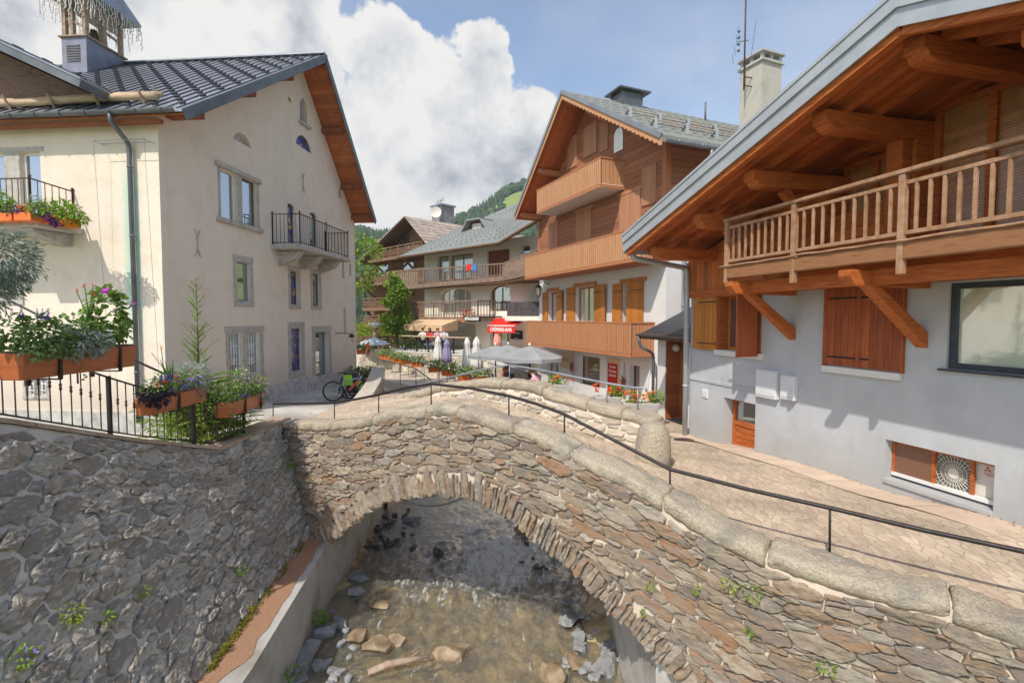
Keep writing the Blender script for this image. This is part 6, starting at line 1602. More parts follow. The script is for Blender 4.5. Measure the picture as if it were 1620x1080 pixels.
# closed shutters and boarded openings in the timber storeys
for (x0,y0,x1,y1) in ((983,312,1016,366),(914,338,938,380),(871,358,884,398)):
    a0, z1 = F.px(x0,y0); a1 = F.px(x1,y0)[0]; z0 = zm+.3
    t = MB(F); t.box(a0, a1, -.085, -.041, z0, z1); t.box((a0+a1)/2-.02, (a0+a1)/2+.02, -.1, -.086, z0, z1); t.box(a0-.08, a1+.12, -.1, -.041, z1+.001, z1+.12); t.build('shutters', MAT['chalet_shutter'], C)
for (x0,y0,x1,y1) in ((900,222,914,262),(926,205,946,240),(952,198,964,236),(1018,268,1040,320)):
    a0, z1 = F.px(x0,y0); a1, z0 = F.px(x1,y1); t = MB(F); t.box(a0, a1, -.08, -.041, min(z0,z1), max(z0,z1)); t.build('shutter', MAT['chalet_shutter'], C)
a0, z1 = F.px(974,207); a1 = F.px(988,207)[0]; z0 = F.px(980,240)[1]
t = MB(F); w = a1-a0; t.prism([(a0,-.07,z0),(a1,-.07,z0),(a1,-.07,z1-w/2)]+[(a0+w/2+w/2*math.cos(math.pi*k/8),-.07,z1-w/2+w/2*math.sin(math.pi*k/8)) for k in range(1,8)]+[(a0,-.07,z1-w/2)], (0,.028,0)); t.build('arched_window', MAT['glass_curtain'], C)
a0, z1 = F.px(872,252); t = MB(F); t.lathe([(.2,0),(.2,.03),(.0,.04)], (0,0,0), 14); 
t = MB(F); t.box(a0, a0+.5, -.10, -.041, z1-.35, z1+.1); t.build('vent', MAT['white_paint'], C)
# the shop on the ground floor
def frect(x0,y0,x1,y1): 
    a0, z1 = F.px(x0,y0); a1, _ = F.px(x1,y0); z0 = F.px(x0,y1)[1]; return a0, a1, z0, z1
a0,a1,z0,z1 = frect(916,562,949,606); sw1 = window(C, F, a0,a1,z0,z1,.25,.05,'iron','shop_glass')
a0,a1,z0,z1 = frect(996,577,1012,640); window(C, F, a0,a1,z0,z1,.25,.05,'iron','shop_glass', name='shop_door')
a0,a1,z0,z1 = frect(866,572,884,605); window(C, F, a0,a1,z0,z1,.25,.05,'wood_brown','glass_curtain', cols=2, name='shop_door')
a0,a1,z0,z1 = frect(887,558,904,580); t = MB(F); t.box(a0,a1,-.05,-.001,z0,z1); sg = t.build('shop_sign', MAT['ochre_board'], C, bevel=.008)
text_mesh('CRÈME', 'bronze_text', sg, (z1-z0)*.36, facemat(F, (a0+a1)/2, -.054, (z0+z1)/2+.06), ext=.003, bold=.008)
a0,a1,z0,z1 = frect(962,566,981,628); t = MB(F); t.box(a0,a1,-.04,-.001,z0,z1); sb = t.build('sign_board', MAT['ochre_board'], C)
t = MB(F); t.box(a0+.06,a1-.08,-.052,-.041,z0+.05,z1-.18); rd = t.build('panel', MAT['red_sign'], sb); ww = a1-a0-.14; c = (a0+a1)/2-.01
for k, tx in enumerate(('Viandes','Fromages','Salaisons','Vins','Terroir','Produits','Régionaux')):
    text_mesh(tx, 'white_paint', rd, ww*.20, facemat(F, c, -.056, z1-.30-(k+(1 if k > 2 else 0)+(.6 if k > 4 else 0))*ww*.25), ext=.001, bold=.003)
for (x, y) in ((908,578),(989,600)):
    a, z = F.px(x, y); t = MB(F); t.tube([(a,-.05,z+.6),(a,-.05,z-.7)], .012, 5); rnd = random.Random(x)
    for k in range(26): 
        an = rnd.uniform(0,6.3); l = rnd.uniform(.08,.2); t.beam((a,-.08,z), (a+l*math.cos(an),-.12,z+l*math.sin(an)-.05), .05, .03, tone=rnd.random())
    t.build('dried_bouquet', MAT['wood_brown_red'], C)
apply_cuts(cw_, [F])
# lantern on the far corner
lt = thing('wall_lantern', 'black wall lantern on the white corner of the wooden chalet', 'lantern', C.location, C.rotation_euler.z)
a, z = F.px(852,462,.55); t = MB(F); t.tube([(a,0,z+.35),(a,-.3,z+.5),(a,-.55,z+.38)], .02, 6); t.lathe([(.02,.36),(.16,.22),(.14,.20)], (a,-.55,z), 6); t.lathe([(.10,-.2),(.02,-.24)], (a,-.55,z), 6); 
for k in range(6): an = k*math.pi/3; t.tube([(a+.14*math.cos(an),-.55+.14*math.sin(an),z+.2),(a+.09*math.cos(an),-.55+.09*math.sin(an),z-.2)], .008, 4)
t.build('bracket', MAT['iron'], lt); t = MB(F); t.lathe([(.085,-.19),(.13,.19)], (a,-.55,z), 6); t.build('lamp_shade', MAT['lamp_glass'], lt)
# ------------------------------------------------------------ white stone-roofed building at the back
D0 = Vector((P(672,500,41).x, 41, -3.6)); dd = Vector((.76,-.65)); 
D = thing('restaurant_building', 'white building with arched windows, long brown balconies and a wide grey roof', 'building', D0, math.atan2(-.65,.76))
F = Face(D); dL = F.px(850,450)[0]
zt = F.px(710,396)[1]
t = MB(F); t.box(0, 14, 0, 12, -1, zt+.3); dw = t.build('wall', MAT['white_wall_warm'], D)
def fr2(x0,y0,x1,y1): 
    a0, z1 = F.px(x0,y0); a1, _ = F.px(x1,y0); z0 = F.px(x0,y1)[1]; return a0, a1, z0, z1
a0,a1,z0,z1 = fr2(692,406,710,446); window(D,F,a0,a1,z0,z1,.3,.08,'wood_brown','glass_curtain')
a0,a1,z0,z1 = fr2(712,404,748,444); window(D,F,a0,a1,z0,z1,.3,.08,'wood_brown','glass_curtain',cols=2)
a0,a1,z0,z1 = fr2(771,397,806,438); window(D,F,a0,a1,z0,z1,.2,.1,'wood_brown_red','wood_brown_red',cols=4, name='shutters')
a0,a1,z0,z1 = fr2(824,388,838,402); window(D,F,a0,a1,z0,z1,.2,.1,'white_paint','glass')
a0,a1,z0,z1 = fr2(694,456,745,500); window(D,F,a0,a1,z0,z1,.35,.12,'white_paint','glass_curtain',cols=4,arch=.35)
a0,a1,z0,z1 = fr2(774,452,808,492); window(D,F,a0,a1,z0,z1,.35,.1,'wood_brown','glass',cols=2,arch=.45)
a0,a1,z0,z1 = fr2(671,512,757,560); F.cuts.append((a0,a1-.3,0.9,z1,1.6,0))
a0,a1,z0,z1 = fr2(775,517,800,556); window(D,F,a0,a1,z0,z1,.4,.1,'wood_brown','glass',cols=2,arch=.4, name='door')
a0,a1,z0,z1 = fr2(802,520,806,556); window(D,F,a0,a1,z0,z1,.4,.1,'iron','glass', name='door')
apply_cuts(dw, [F])
a0,a1,z0,z1 = fr2(809,523,827,536); t = MB(F); t.box(a0,a1,-.08,-.001,z0,z1); mb_ = t.build('menu_board', MAT['dark'], D)
text_mesh('Crêpes', 'white_paint', mb_, (z1-z0)*.35, facemat(F,(a0+a1)/2,-.083,(z0+z1)/2+.15), ext=.002); text_mesh('glaces', 'white_paint', mb_, (z1-z0)*.25, facemat(F,(a0+a1)/2,-.083,(z0+z1)/2-.2), ext=.002)
# roof: eave follows the kinked balcony
ez = [F.px(630,408,1.6), F.px(790,385,1.6)]; k3 = F.W @ Vector((ez[1][0],-1.6,ez[1][1]))
w3_ = P(853,348,27.5); l3 = F.I @ w3_
E0, E1, E2 = Vector((ez[0][0],-1.6,ez[0][1])), Vector((ez[1][0],-1.6,ez[1][1])), Vector((l3.x, l3.y, l3.z))
T0 = F.I @ P(737,360,45); T1 = F.I @ P(770,344,46); T2 = F.I @ P(830,318,42)
t = MB(F.M); 
def sheet(mb, poly, th, mi=0):
    v = [Vector(p) for p in poly]; n_ = len(v); mb.add(v+[p-Vector((0,0,th)) for p in v], [tuple(range(n_)), tuple(reversed(range(n_,2*n_)))]+[(i,i+n_,(i+1)%n_+n_,(i+1)%n_) for i in range(n_)], .5, mi)
sheet(t, [E0,E1,T1,T0], .10); sheet(t, [E1,E2,T2,T1], .10)
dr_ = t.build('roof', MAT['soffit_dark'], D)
t = MB(); up = Vector((0,0,.11)); sheet(t, [E0+up,E1+up,T1+up,T0+up], .105); sheet(t, [E1+up,E2+up,T2+up,T1+up], .105); covD = t
t = MB(); rnd = random.Random(4)
for j in range(1, 9):
    for (a, b, c, d, n_) in ((E0,E1,T0,T1,18),(E1,E2,T1,T2,10)):
        for k in range(n_):
            u = (k+.5*(j % 2))/n_; p = a.lerp(b,u).lerp(c.lerp(d,u), j/9.5)+up; t.box(p.x-.05,p.x+.05,p.y-.03,p.y+.03,p.z,p.z+.10)
covD.join(t, 1).build('roof_covering', [MAT['roof_grey_tiles'], MAT['roof_green']], dr_)
t = MB(); t.tube([E0+Vector((0,-.06,0)),E1+Vector((0,-.06,0)),E2+Vector((-.05,-.05,0))], .10, 8); t.build('gutter', MAT['wood_brown'], D)
c = F.I @ P(755,366,41.5); t = MB(); s_ = .95
t.prism([(c.x-s_,c.y,c.z-.1),(c.x+s_,c.y,c.z-.1),(c.x+s_*.55,c.y,c.z+.75),(c.x-s_*.55,c.y,c.z+.75)], (0,3,0)); dmr = t.build('dormer', MAT['wood_brown_red'], D)
t = MB(); t.box(c.x-.5,c.x+.5,c.y-.04,c.y-.001,c.z,c.z+.62); t.build('window', MAT['ivory'], dmr)
t = MB(); t.prism([(c.x-1.5,c.y-.5,c.z-.1),(c.x-.72,c.y-.5,c.z+.85),(c.x-.72,c.y-.5,c.z+.95),(c.x-1.6,c.y-.5,c.z-.1)], (0,4,0)); t.prism([(c.x+1.5,c.y-.5,c.z-.1),(c.x+.72,c.y-.5,c.z+.85),(c.x+.72,c.y-.5,c.z+.95),(c.x+1.6,c.y-.5,c.z-.1)], (0,4,0)); t.box(c.x-.8,c.x+.8,c.y-.5,c.y+3.5,c.z+.86,c.z+.96); t.build('roof', MAT['roof_grey'], dmr)
# balconies
def slat_balcony(pts, z0, zt, m='wood_brown', boards=None, nm='balcony', horiz=False, fd=.3, root=None, rootF=None, step=.28):
    root = root or D; rootF = rootF or F
    t = MB(rootF)
    for (a, b) in zip(pts, pts[1:]): t.beam((a[0],a[1],z0[pts.index(a)]-fd/2), (b[0],b[1],z0[pts.index(b)]-fd/2), .12, fd)
    o = t.build(nm, MAT[m], root); t = MB(rootF)
    for i, (a, b) in enumerate(zip(pts, pts[1:])):
        L_ = math.hypot(b[0]-a[0], b[1]-a[1]); t.beam((a[0],a[1],zt[i]), (b[0],b[1],zt[i+1]), .12, .09); t.beam((a[0],a[1],z0[i]+.12), (b[0],b[1],z0[i+1]+.12), .06, .05)
        n_ = int(L_/(step*4 if horiz else step))
        if horiz:
            for q in (.3,.5,.7): t.beam((a[0],a[1],lerp(z0[i],zt[i],q)), (b[0],b[1],lerp(z0[i+1],zt[i+1],q)), .03, .09)
        for k in range(n_+1):
            u = k/max(1,n_); x, y = lerp(a[0],b[0],u), lerp(a[1],b[1],u); s_ = .05 if (horiz or (boards and k/n_ < boards[i])) else (.02 if k % 4 else .04)
            if boards and u < boards[i]: t.beam((x,y,lerp(z0[i],z0[i+1],u)), (x,y,lerp(zt[i],zt[i+1],u)), step*.85, .04, (dd_.x, dd_.y, 0))
            else: t.box(x-s_,x+s_,y-s_,y+s_,lerp(z0[i],z0[i+1],u),lerp(zt[i],zt[i+1],u))
    t.build('railing', MAT[m], o); return o
dd_ = Vector((0,1,0))
db = 1.2
A0_ = F.px(640,428,db); A1_ = F.px(797,417,db); zf0 = F.px(640,452,db)[1]; zf1 = F.px(797,437,db)[1]; l4 = F.I @ P(852,394,28.5); l4b = F.I @ P(852,424,28.5)
ob = slat_balcony([(A0_[0]-1,-db),(A1_[0],-db),(l4.x,l4.y)], [zf0,zf1,l4b.z], [A0_[1],A1_[1],l4.z], 'balcony_brown', boards=[.22,1.0])
t = MB(F); t.prism([(A0_[0]-1,-db,zf0-.05),(A1_[0],-db,zf0-.05),(l4.x,l4.y,zf0-.05),(l4.x+1,0,zf0-.05),(A0_[0]-1,0,zf0-.05)], (0,0,-.2)); t.build('floor', MAT['wood_brown'], ob)
A0_ = F.px(640,479,db+.6); A1_ = F.px(756,478,db+.6); zf = F.px(640,501,db+.6)[1]; ob = slat_balcony([(A0_[0],-db-.6),(A1_[0],-db-.6),(A1_[0],0)], [zf]*3, [A0_[1]]*3, 'balcony_brown', boards=[.2,0])
t = MB(F); t.box(A0_[0],A1_[0],-db-.6,0,zf-.3,zf-.05); t.build('floor', MAT['wood_brown'], ob)
a0,z1 = F.px(802,478,1.8); a1 = F.px(855,478,1.8)[0]; z0 = F.px(802,500,1.8)[1]; t = MB(F); t.box(a0,a1,-1.8,-.001,z0,z1); t.build('boarded_balcony', MAT['wood_darkgrey'], D)
t = MB(F); t.box(a0-.1,a1,-1.9,-.001,z0-.3,z0-.01); t.build('balcony_edge', MAT['white_wall_warm'], D)
# awnings
aw = thing('awning', 'tan canvas awning with a straight valance over the bar terrace', 'awning', D.location, D.rotation_euler.z)
a0,zb = F.px(655,505,.1); a1 = F.px(752,505,.1)[0]; af0, zf = F.px(650,516,3.0); af1 = F.px(713,518,3.0)[0]
t = MB(F); v = [(a0,-1.85,zb),(a1,-1.85,zb),(a1+.3,-3.6,zf+.1),(af0,-3.6,zf+.1)]
t.prism(v, (0,0,-.03)); t.prism([(af0,-3.6,zf+.09),(a1+.3,-3.6,zf+.09),(a1+.3,-3.6,zf-.3),(af0,-3.6,zf-.3)], (0,.02,0)); t.prism([(a1+.3,-3.58,zf+.07),(a1,-1.85,zb),(a1,-1.85,zb-.75),(a1+.3,-3.58,zf-.3)], (-.02,0,0)); t.build('canvas', MAT['tan_canvas'], aw)
t = MB(F); t.tube([(a0,-.2,zb),(a1,-.2,zb)], .06, 8)
for q in (a0+.1, a1-.1): t.tube([(q,-.2,zb-.1),(q,-1.9,zb-.5),(q,-3.5,zf)], .03, 6)
t.build('arms', MAT['white_paint'], aw)
a0,z1 = F.px(739,500,3.0); a1 = F.px(761,500,3.0)[0]; z0 = F.px(739,508.5,3.0)[1]
t = MB(F); t.box(a0,a1,-3.25,-3.0,z0,z1); t.box((a0+a1)/2-.04,(a0+a1)/2+.04,-3.1,0,z1-.1,z1); sp_ = t.build('illuminated_sign', MAT['black_plastic']); sp_.location = D.location; sp_.rotation_euler = D.rotation_euler; tag(sp_, 'black projecting sign with white capital letters above the bar', 'sign')
text_mesh('SPAGGIARI', 'white_paint', sp_, (a1-a0)*.205, facemat(F,(a0+a1)/2+.03,-3.256,(z0+z1)/2), ext=.003, bold=.012)
rw = thing('awning', 'red awning with white lettering over the crepe bar door', 'awning', D.location, D.rotation_euler.z)
a0,zb = F.px(799,503,.3); a1 = F.px(836,503,.3)[0]; af0, zf = F.px(771,515,2.3); af1, zf2 = F.px(814,518,2.3)
t = MB(F); t.prism([(a0-.9,-.3,zb),(a1,-.3,zb),(af1,-2.3,zf),(af0,-2.3,zf)], (0,0,-.03)); t.prism([(af0,-2.3,zf),(af1,-2.3,zf),(af1,-2.3,zf-.45),(af0,-2.3,zf-.45)], (0,.02,0)); t.build('canvas', MAT['red_canvas'], rw)
t = MB(F); t.tube([(af0,-2.3,zf),(af1,-2.3,zf)], .04, 8); t.box(a0-.9,a1,-.3,-.05,zb,zb+.2); t.build('front_bar', MAT['white_paint'], rw)
text_mesh('CRÊPERIE-BAR', 'white_paint', rw, .30, facemat(F,(af0+af1)/2,-2.306,zf-.25), ext=.002, bold=.01)
# ------------------------------------------------------------ brown shingled chalet further back
E = thing('brown_chalet', 'dark brown timber chalet with stacked balconies and a weathered shingle roof', 'chalet', (P(640,500,48).x-4.2, 48+4.2, -3.6), math.atan2(-.707,.707))
F = Face(E)
g0 = F.px(567,418,1.6); ga = F.px(641,345,1.6); g1 = F.px(677,390,1.6)
def gzz(a): return lerp(g0[1],ga[1],(a-g0[0])/(ga[0]-g0[0])) if a < ga[0] else lerp(ga[1],g1[1],(a-ga[0])/(g1[0]-ga[0]))
wl0, wl1 = F.px(586,450)[0], F.px(690,450)[0]
t = MB(F); t.prism([(wl0,0,1.5),(wl1,0,1.5),(wl1,0,gzz(wl1)-.1),(ga[0],0,ga[1]-.1),(wl0,0,gzz(wl0)-.1)], (0,14,0)); t.build('wall', MAT['wood_chalet_dark'], E)
t = MB(F); t.box(wl0+.2,wl1-.2,.1,13.8,-1,1.499); t.build('base', MAT['white_wall_warm'], E)
t = MB(F); g1x = (ga[0]+(g1[0]-ga[0])*1.9, ga[1]+(g1[1]-ga[1])*1.9)
for (p, q) in ((g0, ga), (ga, g1x)): t.prism([(p[0],-1.6,p[1]),(q[0],-1.6,q[1]),(q[0],-1.6,q[1]+.15),(p[0],-1.6,p[1]+.15)], (0,17,0))
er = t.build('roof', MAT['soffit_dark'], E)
t = MB(F); rnd = random.Random(9)
for (p, q) in ((g0, ga), (ga, g1x)):
    n_ = 16
    for k in range(n_):
        u0, u1 = k/n_, (k+1)/n_+.02; z = .19+ (.03 if True else 0)
        pa_, pb_ = (lerp(p[0],q[0],u0), lerp(p[1],q[1],u0)), (lerp(p[0],q[0],min(1,u1)), lerp(p[1],q[1],min(1,u1)))
        y = -1.7
        while y < 15.3:
            w = rnd.uniform(.25,.5); lo = .02 if (p is g0) else .05; j = rnd.uniform(0,.04)
            h0, h1 = (.22+j, .17) if p is g0 else (.17, .22+j)
            t.add([(pa_[0],y,pa_[1]+h0),(pa_[0],y+w,pa_[1]+h0),(pb_[0],y+w,pb_[1]+h1),(pb_[0],y,pb_[1]+h1),(pa_[0],y,pa_[1]+.1),(pa_[0],y+w,pa_[1]+.1),(pb_[0],y+w,pb_[1]+.1),(pb_[0],y,pb_[1]+.1)], [(0,1,2,3),(0,4,5,1),(3,2,6,7),(0,3,7,4),(1,5,6,2)], rnd.random()); y += w
t.build('shingles', MAT['shingle'], er)
for (x0,y0,yb,x1,D_) in ((586,397,411,668,1.3),(568,436,449,672,1.5),(573,473,487,640,1.5),(573,500,512,600,1.2)):
    a0, z1 = F.px(x0,y0,D_); a1 = F.px(x1,y0,D_)[0]; z0 = F.px(x0,yb,D_)[1]
    o = slat_balcony([(a0,0),(a0,-D_),(a1,-D_)], [z0]*3, [z1]*3, 'wood_chalet_dark2', horiz=True, root=E, rootF=F, step=.3); t = MB(F); t.box(a0,a1,-D_,0,z0-.3,z0-.1); t.build('floor', MAT['wood_brown'], o)
    t = MB(F)
    for k in range(4):
        a = lerp(a0+.4,a1-.4,k/3); t.beam((a,-D_+.2,z0-.35),(a,-.05,z0-1.3), .16, .16)
    t.split('bracket', MAT['wood_brown_red'], o)
t = MB(F)
for (x0,y0,x1,y1) in ((633,376,648,392),(600,420,615,436),(640,415,655,432),(622,455,634,472)):
    a0, z1 = F.px(x0,y0); a1, z0 = F.px(x1,y1); t.box(a0,a1,-.06,-.001,min(z0,z1),max(z0,z1))
t.split('window', MAT['glass'], E)
c = F.I @ P(701,358,52); t = MB(F); t.box(c.x-.8,c.x+.8,c.y-.8,c.y+.8,c.z-1.5,c.z+1.9); ch = t.build('chimney', MAT['chimney_boards'], E)
t = MB(F); t.box(c.x-.95,c.x+.95,c.y-.95,c.y+.95,c.z+1.9,c.z+2.05); t.build('cap', MAT['zinc'], ch)
ds = thing('satellite_dish', 'pale satellite dish and small aerial on the boarded chimney', 'satellite dish', P(690,336,50.5))
t = MB(); t.add([Vector((0,0,0))]+[Vector((.55*math.cos(k*math.pi/8),-.22,.55*math.sin(k*math.pi/8))) for k in range(16)], [(0,k+1,(k+1)%16+1) for k in range(16)], .5, 0, True); t.tube([(0,0,0),(.1,.3,-.5)], .04, 5); t.build('dish', MAT['ivory'], ds)
t = MB(); t.tube([(.4,.2,-.3),(.4,.2,1.3)], .03, 5)
for k in range(4): t.tube([(.0+.2*k,.2,.8+.1*k),(.1+.2*k,.2,1.25+.1*k)], .02, 4)
t.tube([(0,.2,1.0),(.8,.2,1.3)], .02, 4); t.build('aerial', MAT['zinc_dark'], ds)
# ------------------------------------------------------------ foliage helpers
def leaf(mb, p, d, n, L_, w, tone, mi=0, fold=.25):
    d = d.normalized(); s = d.cross(n)
    if s.length < 1e-3: s = d.orthogonal()
    s.normalize(); n = s.cross(d)
    q = p+d*L_*.45-n*L_*.0
    a = q+s*w*.5+n*w*fold; b = q-s*w*.5+n*w*fold; t = p+d*L_-n*L_*.12
    mb.add([p, a, t, b], [(0,1,2),(0,2,3)], tone, mi)
FULL = 1.0
def clump(mb, c, r, n, L_, rnd, mi=0, ratio=.6, shell=.55, droop=.2, t0=0, t1=1, up=.3):
    c = Vector(c); n = int(n*FULL)
    for _ in range(n):
        v = Vector((rnd.gauss(0,1), rnd.gauss(0,1), rnd.gauss(0,1))).normalized(); k = rnd.uniform(shell, 1.0)
        k *= 1+.18*noise.noise(v*2.3+c)
        p = c+Vector((v.x*r[0], v.y*r[1], v.z*r[2]))*k
        d = (v+Vector((rnd.uniform(-.8,.8), rnd.uniform(-.8,.8), rnd.uniform(-.6,.6)-droop)))
        nn = (v*.6+Vector((rnd.uniform(-.5,.5), rnd.uniform(-.5,.5), up+.4)))
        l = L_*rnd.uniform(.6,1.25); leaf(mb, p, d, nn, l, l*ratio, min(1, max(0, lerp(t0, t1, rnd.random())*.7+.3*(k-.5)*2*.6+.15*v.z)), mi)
def flower(mb, p, r, rnd, mi=0, petals=5, up=(0,0,1)):
    p = Vector(p); u = Vector(up)+Vector((rnd.uniform(-.6,.6), rnd.uniform(-.9,.2), rnd.uniform(-.3,.5))); u.normalize(); x = u.orthogonal().normalized(); y = u.cross(x); t = rnd.random()
    vs = [p]; 
    for k in range(petals*2):
        a = math.pi*k/petals; rr = r if k % 2 else r*.55; vs.append(p+x*rr*math.cos(a)+y*rr*math.sin(a)+u*r*(.25 if k % 2 else .1))
    mb.add(vs, [(0, k+1, (k+1) % (petals*2)+1) for k in range(petals*2)], t, mi)
def spike(mb, p, d, L_, r, rnd, mi=0, n=22):
    for k in range(n):
        u = k/n; a = rnd.uniform(0,6.3); q = p+d*L_*u; v = Vector((math.cos(a), math.sin(a), .4)); leaf(mb, q, v, Vector((0,0,1)), r*(1.3-u)*rnd.uniform(.7,1.3), r*.8, rnd.random(), mi)
# ------------------------------------------------------------ railing and flower boxes on the retaining wall
def wt(y, dx=0): return Vector((interp(RT, y)+dx, y, interp(RTZ, y)))
def PX(px, py, x):
    d = ray(px, py); return d*(x/d.x)
RLX = -.13
rl = thing('iron_railing', 'dark wrought iron railing with knotted bars along the top of the grey stone wall', 'railing', wt(8.3, RLX))
MR = Matrix.Translation(-rl.location)
yp = [9.85, 8.45, 7.0, 5.55, 4.1, 2.8]
def rtop(y): return interp(RTZ, y)+.80+.12*min(1, max(0, (8.5-y)/2))
for y in yp:
    t = MB(MR); p = wt(y, RLX); t.box(p.x-.022, p.x+.022, y-.022, y+.022, p.z, rtop(y)+.02); t.build('post', MAT['iron'], rl)
t = MB(MR)
for dz in (.13, None):
    pts = [Vector((interp(RT, y)+RLX, y, (interp(RTZ, y)+dz) if dz else rtop(y))) for y in [9.85-.35*k for k in range(21)]]
    for a, b in zip(pts, pts[1:]): t.beam(a, b, .035, .02)
    t.build('rail', MAT['iron'], rl); t = MB(MR)
t = MB(MR); y = 9.75; k = 0
while y > 2.9:
    x = interp(RT, y)+RLX; z0 = interp(RTZ, y)+.13; z1 = rtop(y); t.tube([(x,y,z0),(x,y,z1)], .0085, 5, cap=False)
    if k % 2 or y < 8.3: t.lathe([(.009,-.05),(.019,-.028),(.012,0),(.019,.028),(.009,.05)], (x,y,lerp(z0,z1,.6)), 6)
    y -= .125; k += 1
t.build('bars', MAT['iron_rust'], rl)
def flower_box(label, X, pn, pf, zb, h, fill, seed, wd=.26, sections=(.5,)):
    y0 = PX(pn, 600, X).y; y1 = PX(pf, 600, X).y
    o = thing('flower_box', label, 'flower box', (X-wd/2, y0, zb), 0, 'flower boxes hung on the iron railing')
    L_ = y1-y0; t = MB(); t.prism([(-wd/2+.02,0,0),(wd/2-.03,0,0),(wd/2,0,h),(-wd/2,0,h)], (0,L_,0)); t.build('box', MAT['window_box'], o, bevel=.012)
    t = MB(); t.box(-wd/2+.02, wd/2-.02, .02, L_-.02, h+.001, h+.02); t.build('soil', MAT['bark'], o)
    for u in sections:
        t = MB(); t.box(wd/2-.026, wd/2+.008, L_*u-.018, L_*u+.018, -.03, h*.98); t.box(-wd/2-.1, wd/2, L_*u-.018, L_*u+.018, -.045, -.03); t.box(-wd/2-.12, -wd/2-.09, L_*u-.03, L_*u+.03, -.12, .02); t.build('bracket', MAT['iron'], o)
    fill(o, L_, h, random.Random(seed)); return o
FULL = 1.9
def fill1(o, L_, h, rnd):
    t = MB()
    for k in range(6): y = .02+k*.19; clump(t, (rnd.uniform(-.02,.10), y, h+.17+rnd.uniform(0,.07)), (.24,.18,.20), 130, .08, rnd, ratio=.66, droop=.4)
    t.build('ivy_foliage', MAT['leaf'], o)
    t = MB()
    for k in range(5): y = .12+k*.11; clump(t, (.15, y, h+.04), (.14,.13,.12), 130, .05, rnd, ratio=.8, droop=.5)
    for k in range(14): p = Vector((.16+.01*math.sin(k), .62+.012*k, h-.03*k)); leaf(t, p, Vector((rnd.uniform(-1,1), rnd.uniform(-1,1), .1)), Vector((1,0,.3)), .05, .04, rnd.random())
    t.build('variegated_foliage', MAT['leaf_variegated'], o)
    t = MB()
    for k in range(4): y = .60+k*.13; clump(t, (.15, y, h+.08), (.18,.13,.18), 120, .095, rnd, ratio=.28, droop=.7)
    t.build('silver_foliage', MAT['leaf_silver'], o)
    t = MB(); clump(t, (.02, 1.02, h+.10), (.12,.12,.12), 120, .05, rnd); clump(t, (0.05,.85,h+.12), (.13,.16,.12), 130, .05, rnd)
    clump(t, (.02, 1.32, h+.40), (.20,.24,.40), 250, .13, rnd, ratio=.72, droop=.6, shell=.6); clump(t, (.02, 1.55, h+.22), (.15,.12,.2), 60, .09, rnd, ratio=.7)
    for q in range(3):
        p = Vector((0, 1.4, h+.6)); 
        for k in range(16): p += Vector((rnd.uniform(-.02,.02), .03, .045*math.cos(k*.28+q)-.0)); leaf(t, p, Vector((rnd.uniform(-1,1), 1, .3)), Vector((0,0,1)), .045, .03, rnd.random())
    t.build('broad_foliage', MAT['leaf_mid'], o)
    t = MB()
    for (y, z) in ((1.12,.72),(1.62,.6),(1.58,.55),(1.15,.76),(1.3,.5),(1.45,.3)): flower(t, (.17, y, h+z-.0), .065, rnd)
    t.build('magenta_blooms', MAT['petal_magenta'], o)
    t = MB()
    for k in range(26): flower(t, (.17+rnd.uniform(-.03,.03), .80+rnd.uniform(0,.42), h+.12+rnd.uniform(-.05,.10)), .048, rnd)
    t.build('pale_blooms', MAT['petal_white'], o)
    t = MB()
    for k in range(7): p = Vector((rnd.uniform(-.1,.1), rnd.uniform(.0,.35), h+.25)); spike(t, p+Vector((.02*k,.01*k,.12)), Vector((.1*rnd.uniform(-1,1),.1,1)), .14, .03, rnd)
    t.build('lavender_spikes', MAT['petal_violet'], o)
    t = MB(); t2 = MB(); b = Vector((.05, 1.0, h+.1))
    for (dx, dy, dz) in ((-.03,-.13,.62),(.0,-.04,.68),(.02,.06,.70),(.0,.10,.58)):
        m = b+Vector((dx*.3,dy*.15,dz*.55)); t.tube([b, m, b+Vector((dx,dy,dz))], .007, 4); spike(t2, b+Vector((dx,dy,dz)), Vector((0,dy*2,1)), .05, .03, rnd, 0, 10)
    for k in range(9): leaf(t, b, Vector((rnd.uniform(-.3,.3), rnd.uniform(-.4,.4), 1)), Vector((1,0,0)), .3, .03, .6)
    t.build('stems', MAT['leaf'], o); t2.build('red_blooms', MAT['petal_red'], o)
